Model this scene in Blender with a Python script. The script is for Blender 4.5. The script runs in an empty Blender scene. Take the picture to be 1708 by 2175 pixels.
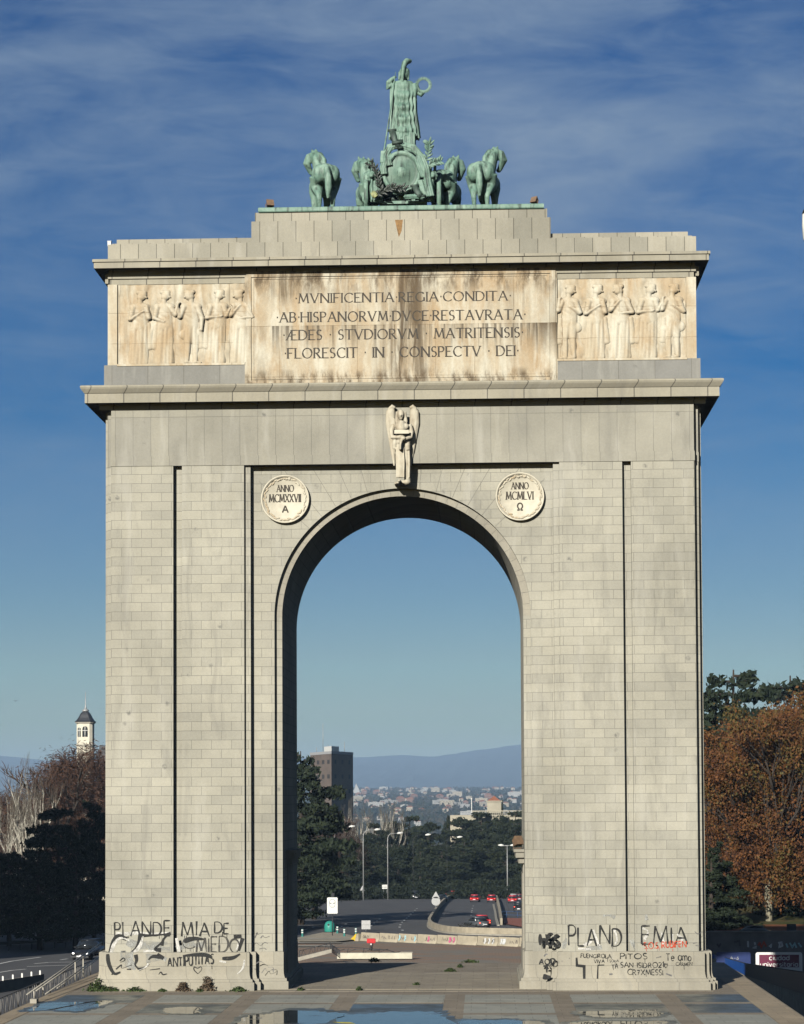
import bpy, bmesh, math, random
import numpy as np
from mathutils import Vector, Matrix
from mathutils.geometry import tessellate_polygon

R = math.radians
scene = bpy.context.scene
COL = scene.collection

# ------------------------------------------------------------------ camera
CAM = Vector((0.0, 0.0, 9.8))
YAW, PITCH, ROLL = R(2.165), R(2.3), -0.0045
FPX = 4657.0                       # focal length in units of a 1708 x 2175 picture
ROT = (Matrix.Rotation(YAW, 3, 'Z') @ Matrix.Rotation(R(90) + PITCH, 3, 'X') @ Matrix.Rotation(ROLL, 3, 'Z'))
_c = ROT.transposed() @ Vector((0, 1, 0))
SX = 854 + FPX * _c.x / (-_c.z) - 1030.0
SY = 1700.0 - 1087.5 + FPX * _c.y / (-_c.z)
cam_d = bpy.data.cameras.new("camera")
cam_d.sensor_fit = 'VERTICAL'
cam_d.sensor_height = 36.0
cam_d.lens = FPX / 2175.0 * 36.0
cam_d.shift_y = SY / 2175.0
cam_d.shift_x = SX / 2175.0
cam_d.clip_start = 1.0
cam_d.clip_end = 40000.0
cam = bpy.data.objects.new("camera", cam_d)
cam.matrix_world = Matrix.Translation(CAM) @ ROT.to_4x4()
COL.objects.link(cam)
scene.camera = cam

# ------------------------------------------------------------------ sun, sky, exposure
SUN_AZ, SUN_EL = R(20.0), R(20.5)   # light travels 20 deg to the right of the +Y axis, 20.5 deg down
sd = Vector((math.sin(SUN_AZ) * math.cos(SUN_EL), math.cos(SUN_AZ) * math.cos(SUN_EL), -math.sin(SUN_EL)))
sun_d = bpy.data.lights.new("sun", 'SUN')
sun_d.energy = 5.0
sun_d.angle = R(0.5)
sun_d.color = (1.0, 0.965, 0.885)
sun = bpy.data.objects.new("sun", sun_d)
sun.rotation_euler = sd.to_track_quat('-Z', 'Y').to_euler()
sun.location = (-60, -60, 80)
COL.objects.link(sun)

world = bpy.data.worlds.new("World")
scene.world = world
world.use_nodes = True
wn, wl = world.node_tree.nodes, world.node_tree.links
wn.clear()
w_out = wn.new('ShaderNodeOutputWorld')
w_bg = wn.new('ShaderNodeBackground')
w_bg.inputs['Strength'].default_value = 0.05
sky = wn.new('ShaderNodeTexSky')
sky.sky_type = 'NISHITA'
sky.sun_disc = False
sky.sun_elevation = SUN_EL
sky.sun_rotation = math.pi + SUN_AZ      # behind the camera, to its left
sky.air_density = 1.0
sky.dust_density = 0.6
sky.ozone_density = 2.2
sky.altitude = 650
w_hsv = wn.new('ShaderNodeHueSaturation')
w_hsv.inputs['Hue'].default_value = 0.518
w_hsv.inputs['Saturation'].default_value = 1.68
w_hsv.inputs['Value'].default_value = 0.53
wl.new(sky.outputs[0], w_hsv.inputs['Color'])
# thin cirrus
tc = wn.new('ShaderNodeTexCoord')
sep = wn.new('ShaderNodeSeparateXYZ')
wl.new(tc.outputs['Generated'], sep.inputs[0])
zz = wn.new('ShaderNodeMath'); zz.operation = 'ADD'; zz.inputs[1].default_value = 0.10
wl.new(sep.outputs['Z'], zz.inputs[0])
dx = wn.new('ShaderNodeMath'); dx.operation = 'DIVIDE'
dy = wn.new('ShaderNodeMath'); dy.operation = 'DIVIDE'
wl.new(sep.outputs['X'], dx.inputs[0]); wl.new(zz.outputs[0], dx.inputs[1])
wl.new(sep.outputs['Y'], dy.inputs[0]); wl.new(zz.outputs[0], dy.inputs[1])
comb = wn.new('ShaderNodeCombineXYZ')
el = wn.new('ShaderNodeMath'); el.operation = 'MULTIPLY'; el.inputs[1].default_value = 1.9
wl.new(sep.outputs['Z'], el.inputs[0])
wl.new(sep.outputs['X'], comb.inputs[0]); wl.new(el.outputs[0], comb.inputs[1]); wl.new(sep.outputs['Y'], comb.inputs[2])
def wnoise(scale, rot, sc, detail, rough, dist, lo, hi):
    mp = wn.new('ShaderNodeMapping')
    mp.inputs['Rotation'].default_value = (0, 0, rot)
    mp.inputs['Scale'].default_value = sc
    wl.new(comb.outputs[0], mp.inputs[0])
    n = wn.new('ShaderNodeTexNoise')
    n.inputs['Scale'].default_value = scale
    n.inputs['Detail'].default_value = detail
    n.inputs['Roughness'].default_value = rough
    n.inputs['Distortion'].default_value = dist
    wl.new(mp.outputs[0], n.inputs['Vector'])
    r = wn.new('ShaderNodeMapRange')
    r.inputs['From Min'].default_value = lo
    r.inputs['From Max'].default_value = hi
    wl.new(n.outputs['Fac'], r.inputs['Value'])
    return r.outputs[0]
c1 = wnoise(5.5, 0.35, (0.8, 1.2, 1), 6, 0.55, 0.5, 0.40, 0.66)
c2 = wnoise(24.0, 0.45, (0.7, 1.3, 1), 9, 0.62, 0.9, 0.34, 0.70)
cm = wn.new('ShaderNodeMath'); cm.operation = 'MULTIPLY_ADD'
wl.new(c2, cm.inputs[0]); cm.inputs[1].default_value = 0.40
cma = wn.new('ShaderNodeMath'); cma.operation = 'MULTIPLY'
wl.new(c1, cma.inputs[0]); cma.inputs[1].default_value = 0.75
wl.new(cma.outputs[0], cm.inputs[2])
hz = wn.new('ShaderNodeMapRange')           # cirrus thickens higher up
hz.inputs['From Min'].default_value = 0.09; hz.inputs['From Max'].default_value = 0.30
hz.inputs['To Min'].default_value = 0.10; hz.inputs['To Max'].default_value = 0.80
wl.new(sep.outputs['Z'], hz.inputs['Value'])
cf = wn.new('ShaderNodeMath'); cf.operation = 'MULTIPLY'; cf.use_clamp = True
wl.new(cm.outputs[0], cf.inputs[0]); wl.new(hz.outputs[0], cf.inputs[1])
w_mix = wn.new('ShaderNodeMix'); w_mix.data_type = 'RGBA'
wl.new(cf.outputs[0], w_mix.inputs[0])
wl.new(w_hsv.outputs[0], w_mix.inputs[6])
w_mix.inputs[7].default_value = (2.35, 3.2, 4.4, 1)
wl.new(w_mix.outputs[2], w_bg.inputs['Color'])
wl.new(w_bg.outputs[0], w_out.inputs['Surface'])

vs = scene.view_settings
vs.view_transform = 'Standard'; vs.look = 'None'; vs.exposure = 1.0; vs.gamma = 1.0; vs.use_curve_mapping = False
scene.cycles.max_bounces = 6
scene.cycles.diffuse_bounces = 0
scene.cycles.glossy_bounces = 3
scene.cycles.transparent_max_bounces = 6

# ------------------------------------------------------------------ measuring helpers
def ray(px, py):
    d = ROT @ Vector(((px - 854 + SX) / FPX, (1087.5 + SY - py) / FPX, -1.0))
    return d
def PY(px, py, Y):
    d = ray(px, py); return CAM + d * ((Y - CAM.y) / d.y)
def PX(px, py, X):
    d = ray(px, py); return CAM + d * ((X - CAM.x) / d.x)
def PZ(px, py, z):
    d = ray(px, py); return CAM + d * ((z - CAM.z) / d.z)
def gz(y):
    """height of the low ground behind the arch"""
    xs = [-500, 190, 600, 1200, 1800, 3500, 6500, 9000, 14000]
    zs = [-4.0, -4.0, -14.66, -35, -35, 0, 42, 60, 60]
    return float(np.interp(y, xs, zs))
def PG(px, py):
    """point of the low ground seen at a place in the picture"""
    Y = 185.0
    for _ in range(40):
        p = PZ(px, py, gz(Y))
        Y = 0.5 * Y + 0.5 * p.y if p.y > 0 else 300
    p = PY(px, py, Y); p.z = gz(Y)
    return p

# ------------------------------------------------------------------ mesh builder
class MB:
    def __init__(s): s.v = []; s.f = []; s.sm = []; s.mi = []; s.cur = 0
    def add(s, vs, fs, smooth=False):
        o = len(s.v); s.v += [tuple(v) for v in vs]
        for f in fs:
            s.f.append([i + o for i in f]); s.sm.append(smooth); s.mi.append(s.cur)
        return s
    def box(s, x0, x1, y0, y1, z0, z1):
        return s.add([(x0,y0,z0),(x1,y0,z0),(x1,y1,z0),(x0,y1,z0),(x0,y0,z1),(x1,y0,z1),(x1,y1,z1),(x0,y1,z1)],
              [(0,3,2,1),(4,5,6,7),(0,1,5,4),(1,2,6,5),(2,3,7,6),(3,0,4,7)])
    def obox(s, c, sx, sy, sz, rz=0, M=None):
        m = Matrix.Rotation(rz, 3, 'Z') if M is None else M
        c = Vector(c)
        vs = [c + m @ Vector((a*sx/2, b*sy/2, d*sz/2)) for d in (-1,1) for a,b in ((-1,-1),(1,-1),(1,1),(-1,1))]
        return s.add(vs, [(0,3,2,1),(4,5,6,7),(0,1,5,4),(1,2,6,5),(2,3,7,6),(3,0,4,7)])
    def prism(s, poly, y0, y1):
        """poly is (x, z); extruded from y0 (front) to y1"""
        n = len(poly)
        tris = tessellate_polygon([[Vector((p[0], p[1], 0)) for p in poly]])
        vs = [(p[0], y0, p[1]) for p in poly] + [(p[0], y1, p[1]) for p in poly]
        fs = []
        area = sum(poly[i][0]*poly[(i+1)%n][1] - poly[(i+1)%n][0]*poly[i][1] for i in range(n))
        for t in tris:
            a, b, c = t
            ar = (poly[b][0]-poly[a][0])*(poly[c][1]-poly[a][1]) - (poly[c][0]-poly[a][0])*(poly[b][1]-poly[a][1])
            if ar < 0: a, b, c = a, c, b
            fs.append((a, b, c)); fs.append((c+n, b+n, a+n))
        for i in range(n):
            j = (i+1) % n
            fs.append((i, i+n, j+n, j) if area > 0 else (j, j+n, i+n, i))
        return s.add(vs, fs)
    def slab(s, poly, z0, z1):
        """poly is (x, y); between heights z0 and z1 (numbers or functions)"""
        n = len(poly)
        g = (lambda p, z: z(p) if callable(z) else z)
        tris = tessellate_polygon([[Vector((p[0], p[1], 0)) for p in poly]])
        vs = [(p[0], p[1], g(p, z0)) for p in poly] + [(p[0], p[1], g(p, z1)) for p in poly]
        fs = []
        area = sum(poly[i][0]*poly[(i+1)%n][1] - poly[(i+1)%n][0]*poly[i][1] for i in range(n))
        for t in tris:
            a, b, c = t
            ar = (poly[b][0]-poly[a][0])*(poly[c][1]-poly[a][1]) - (poly[c][0]-poly[a][0])*(poly[b][1]-poly[a][1])
            if ar < 0: a, b, c = a, c, b
            fs.append((c, b, a)); fs.append((a+n, b+n, c+n))
        for i in range(n):
            j = (i+1) % n
            fs.append((i, j, j+n, i+n) if area > 0 else (j, i, i+n, j+n))
        return s.add(vs, fs)
    def sheet(s, poly, z):
        n = len(poly)
        g = (lambda p: z(p) if callable(z) else z)
        tris = tessellate_polygon([[Vector((p[0], p[1], 0)) for p in poly]])
        fs = []
        for a, b, c in tris:
            ar = (poly[b][0]-poly[a][0])*(poly[c][1]-poly[a][1]) - (poly[c][0]-poly[a][0])*(poly[b][1]-poly[a][1])
            fs.append((a, b, c) if ar > 0 else (a, c, b))
        return s.add([(p[0], p[1], g(p)) for p in poly], fs)
    def tube(s, pts, rad, n=8, smooth=True, ell=None, up=None):
        """swept tube; rad number/list; ell = list of (a,b) for elliptical sections"""
        pts = [Vector(p) for p in pts]; m = len(pts)
        if not isinstance(rad, (list, tuple)): rad = [rad]*m
        vs = []; prev = None
        for i, p in enumerate(pts):
            t = (pts[min(i+1, m-1)] - pts[max(i-1, 0)])
            if t.length < 1e-9: t = Vector((0,0,1))
            t.normalize()
            ref = Vector(up) if up is not None else (prev if prev is not None else (Vector((0,0,1)) if abs(t.z) < 0.9 else Vector((1,0,0))))
            a = t.cross(ref)
            if a.length < 1e-6: a = t.orthogonal()
            a.normalize(); b = a.cross(t).normalized(); prev = b
            ra, rb = (rad[i], rad[i]) if ell is None else ell[i]
            for k in range(n):
                th = 2*math.pi*k/n
                vs.append(p + a*(ra*math.cos(th)) + b*(rb*math.sin(th)))
        fs = []
        for i in range(m-1):
            for k in range(n):
                k2 = (k+1) % n
                fs.append((i*n+k, i*n+k2, (i+1)*n+k2, (i+1)*n+k))
        fs.append(tuple(reversed(range(n)))); fs.append(tuple(range((m-1)*n, m*n)))
        return s.add(vs, fs, smooth)
    def ell(s, c, r, n=14, m=9, M=None):
        c = Vector(c); vs = []; fs = []
        r = (r, r, r) if not isinstance(r, (list, tuple)) else r
        for i in range(m+1):
            ph = math.pi*i/m
            for k in range(n):
                th = 2*math.pi*k/n
                v = Vector((r[0]*math.sin(ph)*math.cos(th), r[1]*math.sin(ph)*math.sin(th), r[2]*math.cos(ph)))
                if M is not None: v = M @ v
                vs.append(c + v)
        for i in range(m):
            for k in range(n):
                k2 = (k+1) % n
                fs.append((i*n+k, (i+1)*n+k, (i+1)*n+k2, i*n+k2))
        return s.add(vs, fs, True)
    def lathe(s, prof, c, n=24, axis='z', smooth=True):
        """prof: (radius, along axis)"""
        vs = []; m = len(prof); cx, cy, cz = c
        for r, h in prof:
            for k in range(n):
                th = 2*math.pi*k/n; a, b = r*math.cos(th), r*math.sin(th)
                vs.append((cx+a, cy+b, cz+h) if axis == 'z' else ((cx+a, cy+h, cz+b) if axis == 'y' else (cx+h, cy+a, cz+b)))
        fs = []
        for i in range(m-1):
            for k in range(n):
                k2 = (k+1) % n
                f = (i*n+k, i*n+k2, (i+1)*n+k2, (i+1)*n+k)
                fs.append(f if axis != 'y' else tuple(reversed(f)))
        fs.append(tuple(range(n)) if axis == 'y' else tuple(reversed(range(n))))
        fs.append(tuple(reversed(range((m-1)*n, m*n))) if axis == 'y' else tuple(range((m-1)*n, m*n)))
        return s.add(vs, fs, smooth)
    def ring(s, x0, x1, y0, y1, prof):
        """moulding profile (outward offset, z) swept round a rectangle, closed top and bottom"""
        vs = []; m = len(prof)
        for o, z in prof:
            vs += [(x0-o, y0-o, z), (x1+o, y0-o, z), (x1+o, y1+o, z), (x0-o, y1+o, z)]
        fs = []
        for i in range(m-1):
            for k in range(4):
                k2 = (k+1) % 4
                fs.append((i*4+k, i*4+k2, (i+1)*4+k2, (i+1)*4+k))
        fs.append((3,2,1,0)); fs.append(tuple(range((m-1)*4, m*4)))
        return s.add(vs, fs)
    def mesh(s, name, org=(0,0,0)):
        me = bpy.data.meshes.new(name)
        ox, oy, oz = org
        me.from_pydata([(x-ox, y-oy, z-oz) for x, y, z in s.v], [], s.f)
        me.polygons.foreach_set('use_smooth', s.sm)
        if any(s.mi): me.polygons.foreach_set('material_index', s.mi)
        me.update()
        return me
    def build(s, name, mat, parent=None, org=None):
        if org is None: org = tuple(parent['_org']) if parent is not None and '_org' in parent else (0,0,0)
        return link(name, s.mesh(name, org), mat, parent)

def link(name, me, mat, parent=None):
    for m in (mat if isinstance(mat, (list, tuple)) else [mat]):
        me.materials.append(m)
    o = bpy.data.objects.new(name, me)
    COL.objects.link(o)
    if parent is not None: o.parent = parent
    return o
def tag(o, label, cat, group=None, kind=None):
    o['label'] = label; o['category'] = cat
    if group: o['group'] = group
    if kind: o['kind'] = kind
    return o
ORGS = []
def thing(name, label, cat, loc=(0,0,0), group=None, rz=0.0, local=False):
    """an Empty at the thing's base; meshes given in world coordinates are made relative to it"""
    o = bpy.data.objects.new(name, None); COL.objects.link(o)
    o.empty_display_size = 0.3
    o.location = loc; o.rotation_euler = (0, 0, rz)
    tag(o, label, cat, group)
    o['_org'] = (0.0, 0.0, 0.0) if local else tuple(loc)
    ORGS.append(o)
    return o
def struct(name, mb, mat, label=None):
    o = mb.build(name, mat) if isinstance(mb, MB) else link(name, mb, mat)
    o['kind'] = 'structure'
    return o
def sub(mb, name, mat, parent, org):
    return mb.build(name, mat, parent, org)
def dup(root, loc, rz=None, scale=None, label=None, group=None):
    r = root.copy(); COL.objects.link(r); r.location = loc
    if rz is not None: r.rotation_euler = (0, 0, rz)
    if scale is not None: r.scale = (scale,)*3 if not isinstance(scale, tuple) else scale
    if label: r['label'] = label
    if group: r['group'] = group
    for ch in list(root.children):
        c = ch.copy(); COL.objects.link(c); c.parent = r
        for g in list(ch.children):
            d = g.copy(); COL.objects.link(d); d.parent = c
    return r
def melt(mb, voxel, smooth=2, org=(0,0,0), name='melt'):
    """fuse overlapping solids into one continuous surface"""
    me = mb.mesh(name, org)
    o = bpy.data.objects.new('tmp', me); COL.objects.link(o)
    md = o.modifiers.new('r', 'REMESH'); md.mode = 'VOXEL'; md.voxel_size = voxel
    if smooth:
        ms = o.modifiers.new('s', 'SMOOTH'); ms.factor = 0.5; ms.iterations = smooth
    dg = bpy.context.evaluated_depsgraph_get()
    out = bpy.data.meshes.new_from_object(o.evaluated_get(dg))
    bpy.data.objects.remove(o); bpy.data.meshes.remove(me)
    out.name = name
    out.polygons.foreach_set('use_smooth', [True]*len(out.polygons))
    out.materials.clear()
    return out

# ------------------------------------------------------------------ materials
ALB = 0.56        # one calibration of all base colours to the exposure
class NT:
    def __init__(s, name):
        s.m = bpy.data.materials.new(name); s.m.use_nodes = True
        s.n, s.l = s.m.node_tree.nodes, s.m.node_tree.links
        s.b = s.n['Principled BSDF']; s.o = s.n['Material Output']
        s.tc = s.n.new('ShaderNodeTexCoord')
        s.obj = s.tc.outputs['Object']
    def node(s, t, **kw):
        x = s.n.new(t)
        for k, v in kw.items(): setattr(x, k, v)
        return x
    def val(s, sock, v):
        if hasattr(v, 'links'): s.l.new(v, sock)
        else: sock.default_value = v
    def math(s, op, a, b=0.0, c=None, clamp=False):
        x = s.node('ShaderNodeMath', operation=op); x.use_clamp = clamp
        s.val(x.inputs[0], a); s.val(x.inputs[1], b)
        if c is not None: s.val(x.inputs[2], c)
        return x.outputs[0]
    def mapv(s, scale=(1,1,1), vec=None, rot=(0,0,0), loc=(0,0,0)):
        x = s.node('ShaderNodeMapping')
        x.inputs['Scale'].default_value = scale; x.inputs['Rotation'].default_value = rot; x.inputs['Location'].default_value = loc
        s.l.new(vec if vec is not None else s.obj, x.inputs[0]); return x.outputs[0]
    def noise(s, scale, vec=None, detail=5, rough=0.55, dist=0.0):
        x = s.node('ShaderNodeTexNoise')
        x.inputs['Scale'].default_value = scale; x.inputs['Detail'].default_value = detail
        x.inputs['Roughness'].default_value = rough; x.inputs['Distortion'].default_value = dist
        s.l.new(vec if vec is not None else s.obj, x.inputs['Vector']); return x.outputs['Fac']
    def rng(s, v, a, b, c=0.0, d=1.0):
        x = s.node('ShaderNodeMapRange'); x.clamp = True
        s.l.new(v, x.inputs['Value'])
        for k, w in zip(('From Min','From Max','To Min','To Max'), (a,b,c,d)): x.inputs[k].default_value = w
        return x.outputs[0]
    def mix(s, f, a, b, mode='MIX'):
        x = s.node('ShaderNodeMix', data_type='RGBA', blend_type=mode)
        s.val(x.inputs[0], f)
        for sk, v in ((6, a), (7, b)):
            if hasattr(v, 'links'): s.l.new(v, x.inputs[sk])
            else: x.inputs[sk].default_value = (*v, 1) if len(v) == 3 else v
        return x.outputs[2]
    def wallvec(s):
        sp = s.node('ShaderNodeSeparateXYZ'); s.l.new(s.obj, sp.inputs[0])
        u = s.math('ADD', sp.outputs['X'], sp.outputs['Y'])
        cb = s.node('ShaderNodeCombineXYZ'); s.l.new(u, cb.inputs[0]); s.l.new(sp.outputs['Z'], cb.inputs[1])
        s.sep = sp
        return cb.outputs[0]
    def bump(s, h, strength=0.3, dist=0.02):
        x = s.node('ShaderNodeBump'); x.inputs['Strength'].default_value = strength; x.inputs['Distance'].default_value = dist
        s.l.new(h, x.inputs['Height']); s.l.new(x.outputs[0], s.b.inputs['Normal'])
    def done(s, col, rough=0.8, spec=0.3, metal=0.0):
        if hasattr(col, 'links'):
            q = s.node('ShaderNodeVectorMath', operation='SCALE'); s.l.new(col, q.inputs[0]); q.inputs['Scale'].default_value = ALB
            s.l.new(q.outputs[0], s.b.inputs['Base Color'])
        else: s.b.inputs['Base Color'].default_value = (col[0]*ALB, col[1]*ALB, col[2]*ALB, 1)
        s.val(s.b.inputs['Roughness'], rough)
        s.b.inputs['Specular IOR Level'].default_value = spec
        s.b.inputs['Metallic'].default_value = metal
        return s.m

def plain(name, col, rough=0.7, var=0.25, scale=3.0, spec=0.3, metal=0.0):
    t = NT(name)
    n = t.noise(scale, detail=6)
    k = t.rng(n, 0.25, 0.75, 1-var, 1+var)
    c = t.mix(1.0, col, (1,1,1), 'MULTIPLY')
    mx = t.node('ShaderNodeVectorMath', operation='SCALE')
    mx.inputs[0].default_value = col; t.l.new(k, mx.inputs['Scale'])
    return t.done(mx.outputs[0], rough, spec, metal)

def masonry(name, c1, c2, bw, rh, joint=0.016, jcol=(0.20,0.19,0.165), offset=0.5, warm=0.0, stain=0.35, shift=(0,0,0), spots=True):
    """ashlar: course pattern, tone per block, rain streaks, lichen spots"""
    t = NT(name)
    wv = t.wallvec()
    mv = t.node('ShaderNodeMapping'); mv.inputs['Location'].default_value = shift; t.l.new(wv, mv.inputs[0])
    jit = t.noise(0.7, wv, 2)
    br = t.node('ShaderNodeTexBrick'); br.offset = offset; br.squash = 1.0
    t.l.new(mv.outputs[0], br.inputs['Vector'])
    br.inputs['Color1'].default_value = (*c1, 1); br.inputs['Color2'].default_value = (*c2, 1); br.inputs['Mortar'].default_value = (*jcol, 1)
    br.inputs['Scale'].default_value = 1.0; br.inputs['Mortar Size'].default_value = joint
    br.inputs['Mortar Smooth'].default_value = 0.3; br.inputs['Bias'].default_value = -0.1
    br.inputs['Brick Width'].default_value = bw; br.inputs['Row Height'].default_value = rh
    col = br.outputs['Color']
    big = t.rng(t.noise(0.16, wv, 5, 0.6), 0.34, 0.66, 0.80, 1.12)
    vm = t.node('ShaderNodeVectorMath', operation='SCALE'); t.l.new(col, vm.inputs[0]); t.l.new(big, vm.inputs['Scale'])
    fine = t.rng(t.noise(9.0, t.obj, 6, 0.7), 0.25, 0.75, 0.90, 1.08)
    vm2 = t.node('ShaderNodeVectorMath', operation='SCALE'); t.l.new(vm.outputs[0], vm2.inputs[0]); t.l.new(fine, vm2.inputs['Scale'])
    col = vm2.outputs[0]
    # rain streaks
    st = t.rng(t.noise(1.0, t.mapv((1.1, 0.22, 1), wv), 7, 0.65, 0.8), 0.53, 0.72, 0.0, stain*1.15)
    col = t.mix(st, col, (0.20, 0.19, 0.165))
    wt = t.rng(t.noise(1.0, t.mapv((1.1, 0.16, 1), wv, loc=(7.3, 2.1, 0)), 5, 0.6, 0.3), 0.54, 0.72, 0.0, 0.28)
    col = t.mix(wt, col, (0.58, 0.56, 0.49))
    if spots:
        vo = t.node('ShaderNodeTexVoronoi'); vo.inputs['Scale'].default_value = 0.75
        t.l.new(t.mapv((1.0, 1.0, 1), wv), vo.inputs['Vector'])
        sp = t.rng(vo.outputs['Distance'], 0.06, 0.13, 1.0, 0.0)
        gate = t.rng(t.noise(0.35, t.mapv(vec=wv, loc=(3, 9, 0)), 2), 0.44, 0.50)
        lumps = t.rng(t.noise(5, wv, 3), 0.4, 0.6)
        col = t.mix(t.math('MULTIPLY', t.math('MULTIPLY', sp, gate), t.math('MULTIPLY', lumps, 0.8)), col, (0.16, 0.155, 0.14))
    h = t.math('ADD', t.math('MULTIPLY', br.outputs['Fac'], -1.0), t.math('MULTIPLY', t.noise(14, t.obj, 4, 0.7), 0.35))
    t.bump(h, 0.35, 0.02)
    return t.done(col, 0.88, 0.15)

M = {}
M['granite'] = masonry('granite_courses', (0.425,0.402,0.325), (0.365,0.348,0.288), 1.05, 0.482, 0.013, jcol=(0.225,0.215,0.18))
M['ring'] = masonry('granite_smooth', (0.375,0.345,0.275), (0.345,0.32,0.26), 1.3, 0.9, 0.008, jcol=(0.25,0.235,0.195))
M['frieze'] = masonry('granite_slabs', (0.365,0.345,0.28), (0.325,0.31,0.26), 0.94, 30.0, 0.012, jcol=(0.20,0.19,0.16), offset=0.0, stain=0.3)
M['cornice'] = masonry('granite_cornice', (0.395,0.36,0.275), (0.345,0.32,0.25), 1.9, 30.0, 0.03, jcol=(0.13,0.12,0.10), offset=0.0, stain=0.35, spots=False)
M['blocks'] = masonry('granite_blocks', (0.41,0.38,0.30), (0.31,0.295,0.24), 0.96, 30.0, 0.02, jcol=(0.13,0.12,0.095), offset=0.0, stain=0.3, spots=False)
M['plinth'] = masonry('granite_plinth', (0.40,0.365,0.285), (0.35,0.325,0.26), 2.1, 1.26, 0.013, jcol=(0.23,0.215,0.175), stain=0.25)
M['base_grey'] = masonry('granite_grey', (0.30,0.29,0.255), (0.245,0.24,0.22), 1.9, 30.0, 0.02, offset=0.0, stain=0.3)

def limestone(name, streaks):
    t = NT(name); wv = t.wallvec()
    br = t.node('ShaderNodeTexBrick'); br.offset = 0.0
    t.l.new(t.mapv(vec=wv, loc=(0.2, 0.09, 0)), br.inputs['Vector'])
    br.inputs['Color1'].default_value = (0.57,0.50,0.37,1); br.inputs['Color2'].default_value = (0.50,0.43,0.31,1); br.inputs['Mortar'].default_value = (0.24,0.19,0.125,1)
    br.inputs['Scale'].default_value = 1.0; br.inputs['Mortar Size'].default_value = 0.014; br.inputs['Mortar Smooth'].default_value = 0.3
    br.inputs['Brick Width'].default_value = 2.05 if streaks else 2.9; br.inputs['Row Height'].default_value = 2.68 if streaks else 1.62
    col = br.outputs['Color']
    och = t.rng(t.noise(0.55, t.mapv((1,0.6,1), wv), 6, 0.65, 0.6), 0.40, 0.64, 0.0, 0.85)
    col = t.mix(och, col, (0.46, 0.33, 0.19))
    pale = t.rng(t.noise(1.0, t.mapv((1.3, 0.28, 1), wv, loc=(4,8,0)), 6, 0.6, 0.5), 0.46, 0.62, 0.0, 0.8)
    col = t.mix(pale, col, (0.66, 0.62, 0.50))
    if streaks:
        sn = t.rng(t.noise(1.0, t.mapv((1.7, 0.13, 1), wv, loc=(1.7,0,0)), 8, 0.62, 0.7), 0.42, 0.57, 0.0, 0.95)
        g2 = t.rng(t.noise(0.30, t.mapv((1, 0.5, 1), wv, loc=(2.5,3,0)), 3), 0.45, 0.58, .06, 1)
        zx_, xx_ = t.sep.outputs['Z'], t.sep.outputs['X']
        mid = t.rng(t.math('ABSOLUTE', t.math('ADD', xx_, -.35)), .5, 1.7, 1, .0)
        left = t.math('MULTIPLY', t.rng(t.math('ABSOLUTE', t.math('ADD', xx_, 5.9)), .5, 1.5, .8, 0), t.rng(zx_, 35.6, 36.4))
        below = t.math('MULTIPLY', t.rng(zx_, 33.0, 34.74), t.rng(zx_, 34.78, 34.76))
        right = t.math('MULTIPLY', t.rng(xx_, 5.3, 6.6), below)
        reg = t.math('MAXIMUM', t.math('MAXIMUM', mid, left), t.math('MAXIMUM', right, t.math('MULTIPLY', below, .45)))
        reg = t.math('MAXIMUM', reg, t.math('MULTIPLY', g2, .34))
        sn = t.math('MAXIMUM', sn, t.math('MULTIPLY', t.rng(t.noise(1.0, t.mapv((2.4, .5, 1), wv, loc=(5,0,0)), 7, .65, .4), .45, .6), .7))
        col = t.mix(t.math('MULTIPLY', sn, reg), col, (0.12, 0.085, 0.05))
        drip = t.math('MULTIPLY', t.rng(t.noise(1.0, t.mapv((5.5, .10, 1), wv, loc=(3,0,0)), 4, .5), .54, .64), t.math('MULTIPLY', below, .8))
        col = t.mix(drip, col, (0.10, 0.08, 0.055))
        top = t.rng(t.noise(1.0, t.mapv((1.5, 0.5, 1), wv, loc=(9,1,0)), 7, 0.7), 0.46, 0.60, 0.0, 0.9)
        edge = t.math('MAXIMUM', t.rng(t.sep.outputs['Z'], 36.2, 37.1), t.rng(t.sep.outputs['Z'], 32.5, 32.1))
        col = t.mix(t.math('MULTIPLY', top, edge), col, (0.12, 0.085, 0.05))
    fine = t.rng(t.noise(7, t.obj, 6, 0.7), 0.3, 0.7, 0.9, 1.08)
    vm = t.node('ShaderNodeVectorMath', operation='SCALE'); t.l.new(col, vm.inputs[0]); t.l.new(fine, vm.inputs['Scale'])
    out = vm.outputs[0]
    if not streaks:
        g = t.node('ShaderNodeNewGeometry'); out = t.mix(t.rng(g.outputs['Pointiness'], .43, .50, .8, 0), out, (0.20,0.13,0.07))  # brown crevices: occlusion painted in together with dirt
    t.bump(t.noise(11, t.obj, 5, 0.7), 0.3, 0.015)
    return t.done(out, 0.85, 0.15)
M['limestone'] = limestone('limestone_stained', True)
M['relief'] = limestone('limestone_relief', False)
M['marble'] = plain('marble_pale', (0.60,0.55,0.43), 0.7, 0.16, 2.5)
def carved(name):
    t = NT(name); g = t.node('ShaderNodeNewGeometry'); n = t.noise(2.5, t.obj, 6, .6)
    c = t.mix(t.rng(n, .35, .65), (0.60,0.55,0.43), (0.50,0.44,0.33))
    c = t.mix(t.rng(g.outputs['Pointiness'], .40, .50, .9, 0), c, (0.13,0.095,0.06))  # dark crevices: missing shade painted in, along with brown dirt
    c = t.mix(t.rng(t.noise(1.2, t.mapv((2, 2, .5)), 5, .6), .52, .66, 0, .6), c, (0.26,0.20,0.13))
    t.bump(t.noise(14, t.obj, 5, .7), .3, .015)
    return t.done(c, .8, .15)
M['carved'] = carved('marble_weathered_shaded')
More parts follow.
